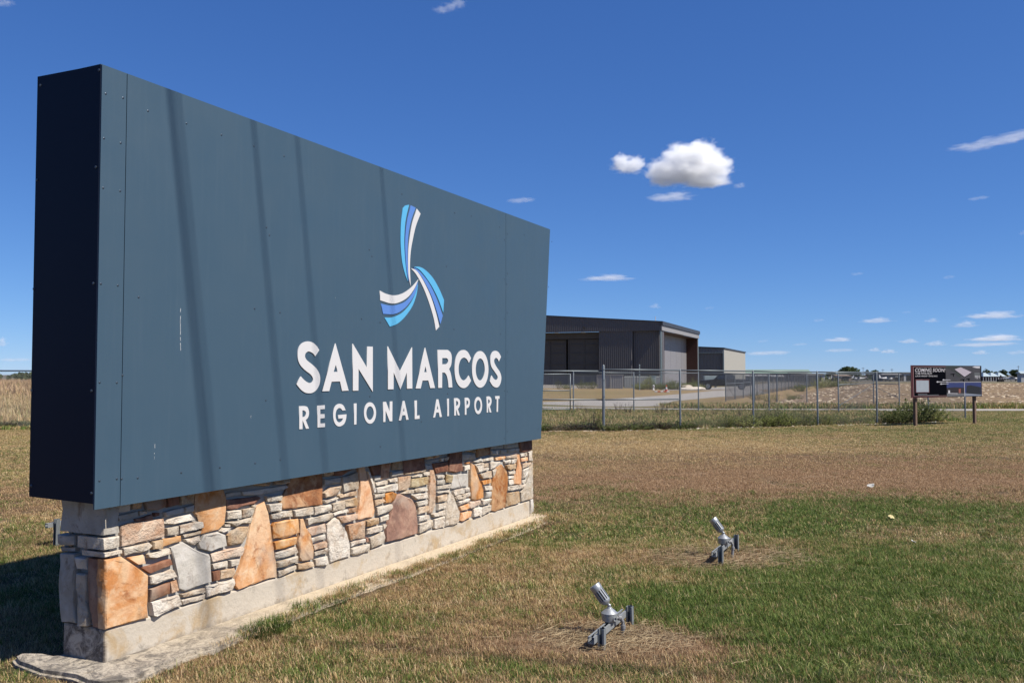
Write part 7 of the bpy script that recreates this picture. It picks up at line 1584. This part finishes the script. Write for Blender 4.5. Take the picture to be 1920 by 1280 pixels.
# matted dead stems round the two spotlights
P_, S_, R_ = [], [], []
for cx, cy_, rx, ry in ((.62, 5.62, .55, .36), (1.98, 8.1, .85, .62)):
    for _ in range(1500 if rx < .6 else 1700):
        a = rng.uniform(0, 6.283); r_ = math.sqrt(rng.random()) * rng.uniform(.6, 1.1); x, y = cx + math.cos(a) * r_ * rx, cy_ + math.sin(a) * r_ * ry
        P_.append((x, y, tz(x, y) + rng.uniform(.008, .022))); S_.append(rng.uniform(.25, .9)); R_.append(rng.uniform(0, 6.28))
scatter('straw_mulch', P_, [straw_bit(20 + k) for k in range(6)], 'matted dead stems in the dry patches around the two spotlights', 'straw', S_, R_, {})

# litter
def leaf_obj(px, py, size, mat, name, label, cat, rz, curl=.3):
    q = gp(px, py, -.04); n = 6; V = []; Fc = []
    for i in range(n + 1):
        t = i / n; w = size * .45 * math.sin(math.pi * min(1, t * .92 + .06)) ** .7
        for s_ in (-1, 0, 1): V.append(((t - .5) * size, s_ * w, size * curl * (abs(s_) * .5 + (t - .5) ** 2 * 2) + .035))
    for i in range(n):
        for k in range(2): a = i * 3 + k; Fc.append((a, a + 1, a + 4, a + 3))
    o = mesh_obj(name, V, Fc, mat, smooth_=True, loc=(q.x, q.y, tz(q.x, q.y))); o.rotation_euler = (.35, -.25, rz); md = o.modifiers.new('thick', 'SOLIDIFY'); md.thickness = .002; tag(o, label, cat)
leaf_obj(1668, 972, .085, simple('yellow_dead_leaf', (.66, .55, .27), .7, 0, .15, 20), 'fallen_leaf', 'pale yellow fallen leaf lying on green grass right of the farther spotlight', 'leaf', 1.1)
leaf_obj(1633, 914, .11, simple('bleached_paper', (.62, .60, .55), .8, 0, .1, 20), 'paper_scrap', 'crumpled whitish paper scrap on the brown lawn, the farther piece of litter', 'litter', .1)
leaf_obj(1709, 1019, .05, simple('white_scrap', (.7, .7, .68), .8, 0, .1, 20), 'paper_scrap', 'tiny white scrap in the green grass, nearest piece of litter', 'litter', 2.)
# broad leaved weed at the bottom edge
o = empty('grass_weed', (0, 0, 0)); q0 = gp(1560, 1272, -.05); o.location = (q0.x, q0.y, tz(q0.x, q0.y)); tag(o, 'coarse long bladed weed at the bottom edge of the lawn', 'weed')
rg = random.Random(77); q = MB()
for k in range(26):
    a = rg.uniform(0, 6.28); b0 = Vector((rg.uniform(-.13, .13), rg.uniform(-.04, .04), 0)); d = Vector((math.cos(a), math.sin(a), 0)); L_ = rg.uniform(.07, .15); s_ = Vector((-d.y, d.x, 0)) * rg.uniform(.0025, .005); pts = [b0, b0 + d * L_ * .3 + Vector((0, 0, L_ * .6)), b0 + d * L_ * .65 + Vector((0, 0, L_ * .75)), b0 + d * L_ + Vector((0, 0, L_ * .5))]
    V = []
    for i_, p_ in enumerate(pts): V += [p_ - s_ * (1, .9, .7, .1)[i_], p_ + s_ * (1, .9, .7, .1)[i_]]
    q.add(V, [(0, 1, 3, 2), (2, 3, 5, 4), (4, 5, 7, 6)])
q.build('blades', m_weed, o)

# ================================================================ clouds
def cloud_mat(name, blobs, dens, nscale, namp, edge=.28, base=None):
    m = bpy.data.materials.new(name); m.use_nodes = True; nt = m.node_tree; nt.nodes.remove(nt.nodes['Principled BSDF'])
    tc = nt.nodes.new('ShaderNodeTexCoord'); v = tc.outputs['Object']
    f = None
    for (c_, r_) in blobs:
        mp = nt.nodes.new('ShaderNodeVectorMath'); mp.operation = 'SUBTRACT'; nt.links.new(v, mp.inputs[0]); mp.inputs[1].default_value = c_
        dv = nt.nodes.new('ShaderNodeVectorMath'); dv.operation = 'DIVIDE'; nt.links.new(mp.outputs[0], dv.inputs[0]); dv.inputs[1].default_value = r_
        ln = nt.nodes.new('ShaderNodeVectorMath'); ln.operation = 'LENGTH'; nt.links.new(dv.outputs[0], ln.inputs[0])
        g = mth(nt, 'SUBTRACT', 1, ln.outputs['Value'])
        f = g if f is None else mth(nt, 'SMOOTH_MAX', f, g, .12)
    oi = nt.nodes.new('ShaderNodeObjectInfo'); ad = nt.nodes.new('ShaderNodeVectorMath'); ad.operation = 'ADD'; nt.links.new(v, ad.inputs[0])
    cx = nt.nodes.new('ShaderNodeCombineXYZ'); nt.links.new(mth(nt, 'MULTIPLY', oi.outputs['Random'], 50), cx.inputs[0]); nt.links.new(cx.outputs[0], ad.inputs[1])
    n = nz(nt, nscale, 5, .62, ad.outputs[0])
    f = mth(nt, 'ADD', f, mth(nt, 'MULTIPLY', mth(nt, 'SUBTRACT', n, .5), namp))
    if base is not None:
        s = nt.nodes.new('ShaderNodeSeparateXYZ'); nt.links.new(v, s.inputs[0]); f = mth(nt, 'MINIMUM', f, maprange(nt, s.outputs[2], base - .06, base + .12, -.3, .8))
    d = maprange(nt, f, .0, edge, 0, dens)
    ps = nt.nodes.new('ShaderNodeVolumePrincipled'); ps.inputs['Color'].default_value = (1, 1, 1, 1); ps.inputs['Anisotropy'].default_value = .0; nt.links.new(d, ps.inputs['Density'])
    nt.links.new(ps.outputs[0], nt.nodes['Material Output'].inputs['Volume'])
    return m
def cloud(px, py, wpx, hpx, D, mat, label, group=None, depthk=.6):
    c = at(px, py, D); hw, hh = wpx / F * D / 2, hpx / F * D / 2
    q = MB(); q.box(-1.15, 1.15, -1.15, 1.15, -1.15, 1.15); o = q.build('cloud', mat, loc=c); o.scale = (hw, max(hw * depthk, hh), hh); o.rotation_euler = (0, 0, -math.atan2(c.x, c.y)); tag(o, label, 'cloud', group); return o
cm_main = cloud_mat('cumulus', [((-.52, 0, -.2), (.48, .8, .55)), ((-.15, 0, .22), (.52, .8, .72)), ((.25, .0, .30), (.50, .8, .72)), ((.58, 0, -.02), (.42, .7, .5)), ((.02, 0, -.28), (.90, .8, .42)), ((.35, -.1, -.66), (.60, .5, .22))], .030, 3.6, 1.7, .55)
cloud(1292, 313, 162, 94, 5000, cm_main, 'large domed white cumulus cloud, biggest in the sky', depthk=.8)
cm_thin = cloud_mat('thin_streaky_cloud', [((-.45, 0, -.35), (.55, .8, .30)), ((.1, 0, -.05), (.6, .8, .34)), ((.55, 0, .3), (.5, .8, .34))], .0050, 2.6, 2.7, .6)
cm_puff = cloud_mat('small_cumulus', [((-.35, 0, .1), (.6, .8, .8)), ((.35, 0, -.1), (.65, .8, .75)), ((0, 0, -.3), (.9, .8, .6))], .026, 2.6, 2.2, .50)
cloud(1177, 307, 66, 44, 5000, cm_puff, 'ragged white puff just left of the largest cloud')
cm_wisp = cloud_mat('cloud_wisp', [((-.3, 0, -.2), (.65, .8, .7)), ((.25, 0, .1), (.6, .8, .7)), ((0, 0, -.4), (1, .8, .5))], .009, 2.4, 2.4, .6)
cloud(1257, 368, 92, 20, 3900, cm_wisp, 'thin flat cloud strip below the largest cloud')
cloud(1387, 347, 24, 14, 5000, cm_wisp, 'tiny puff just right of the largest cloud')
cloud(1866, 264, 150, 34, 6000, cm_thin, 'streaky white cloud at the right edge of the photo, high up')
cloud(843, 12, 60, 42, 5000, cm_thin, 'wispy cloud cut off by the top edge of the photo')
cm_far = cloud_mat('far_cloud', [((-.35, 0, -.25), (.6, .8, .6)), ((.15, 0, .05), (.6, .8, .85)), ((0, 0, -.45), (1, .8, .45))], .0032, 2.4, 2.6, .7)
cm_far2 = cloud_mat('faint_far_cloud', [((-.3, 0, -.2), (.7, .8, .7)), ((.25, 0, 0), (.7, .8, .7))], .0014, 2.0, 1.9, .7)
FARC = [(978, 375, 60, 14, 9000, 1, 'faint cloud shred right of the sign top'), (1140, 520, 100, 14, 16000, 0, 'flat cloud strip above the hangar, left of centre'), (1228, 573, 22, 12, 20000, 0, 'small puff directly above the hangar roof'),
    (1644, 600, 62, 12, 20000, 0, 'flat cloud above the notice board, left one'), (1747, 600, 28, 10, 20000, 0, 'small puff between two wider low clouds above the notice board'), (1862, 590, 100, 16, 18000, 0, 'wide white cloud low in the sky at the right'),
    (1810, 607, 44, 16, 19000, 0, 'small white cloud below left of the wide low one'), (1572, 636, 56, 10, 24000, 0, 'thin flat cloud midway above the far trees'), (1704, 639, 40, 10, 24000, 0, 'thin cloud above left of the notice board'),
    (1754, 643, 40, 12, 24000, 0, 'bright thin cloud directly above the notice board'), (1868, 633, 96, 16, 24000, 0, 'long low cloud at the right above the trees'), (1640, 655, 26, 9, 28000, 0, 'small low puff left of the notice board top'),
    (1666, 658, 34, 9, 28000, 0, 'small low streak right of the low puff'), (1838, 660, 30, 10, 28000, 0, 'small low cloud right above the notice board corner'), (1908, 660, 40, 12, 28000, 1, 'pale low cloud at the right edge near the trees'),
    (1440, 661, 90, 12, 28000, 1, 'faint long cloud just right of the beige hangar'), (1535, 600, 26, 9, 20000, 1, 'faint puff in the middle of the right sky'), (1430, 639, 24, 9, 20000, 1, 'faint puff above the beige hangar end'),
    (1780, 519, 24, 10, 14000, 1, 'faint high puff above the notice board'), (1608, 513, 26, 9, 14000, 1, 'faint high shred right of the centre'), (1835, 371, 40, 10, 9000, 1, 'faint shred below the streaky high cloud'), (1575, 656, 60, 10, 28000, 1, 'faint low band above the fence line'),
    (1850, 645, 120, 12, 26000, 1, 'faint wide band above the far trees at the right'), (1330, 577, 20, 8, 20000, 1, 'faint speck of cloud right of the hangar ridge'), (2, 640, 24, 22, 22000, 0, 'small cloud cut by the left edge of the photo'), (30, 674, 60, 10, 28000, 1, 'faint low band left of the sign'),
    (8, 4, 40, 26, 7000, 1, 'faint cloud in the top left corner'), (1918, 436, 14, 14, 12000, 1, 'faint shred at the right edge, mid height'), (1700, 585, 18, 8, 20000, 1, 'faint speck above the small puff'), (1500, 645, 30, 8, 26000, 1, 'faint low shred right of the beige hangar')]
for px, py, w, h, D, kind_, lb in FARC:
    m_ = cm_far2 if kind_ else cm_far
    if D < 15000: m_ = cm_wisp if not kind_ else cloud_mat('faint_cloud_near', [((-.3, 0, -.2), (.7, .8, .7)), ((.25, 0, 0), (.7, .8, .7))], .0015 * 18000 / D, 1.8, 1.5, .6)
    cloud(px, py, w, h, D, m_, lb)
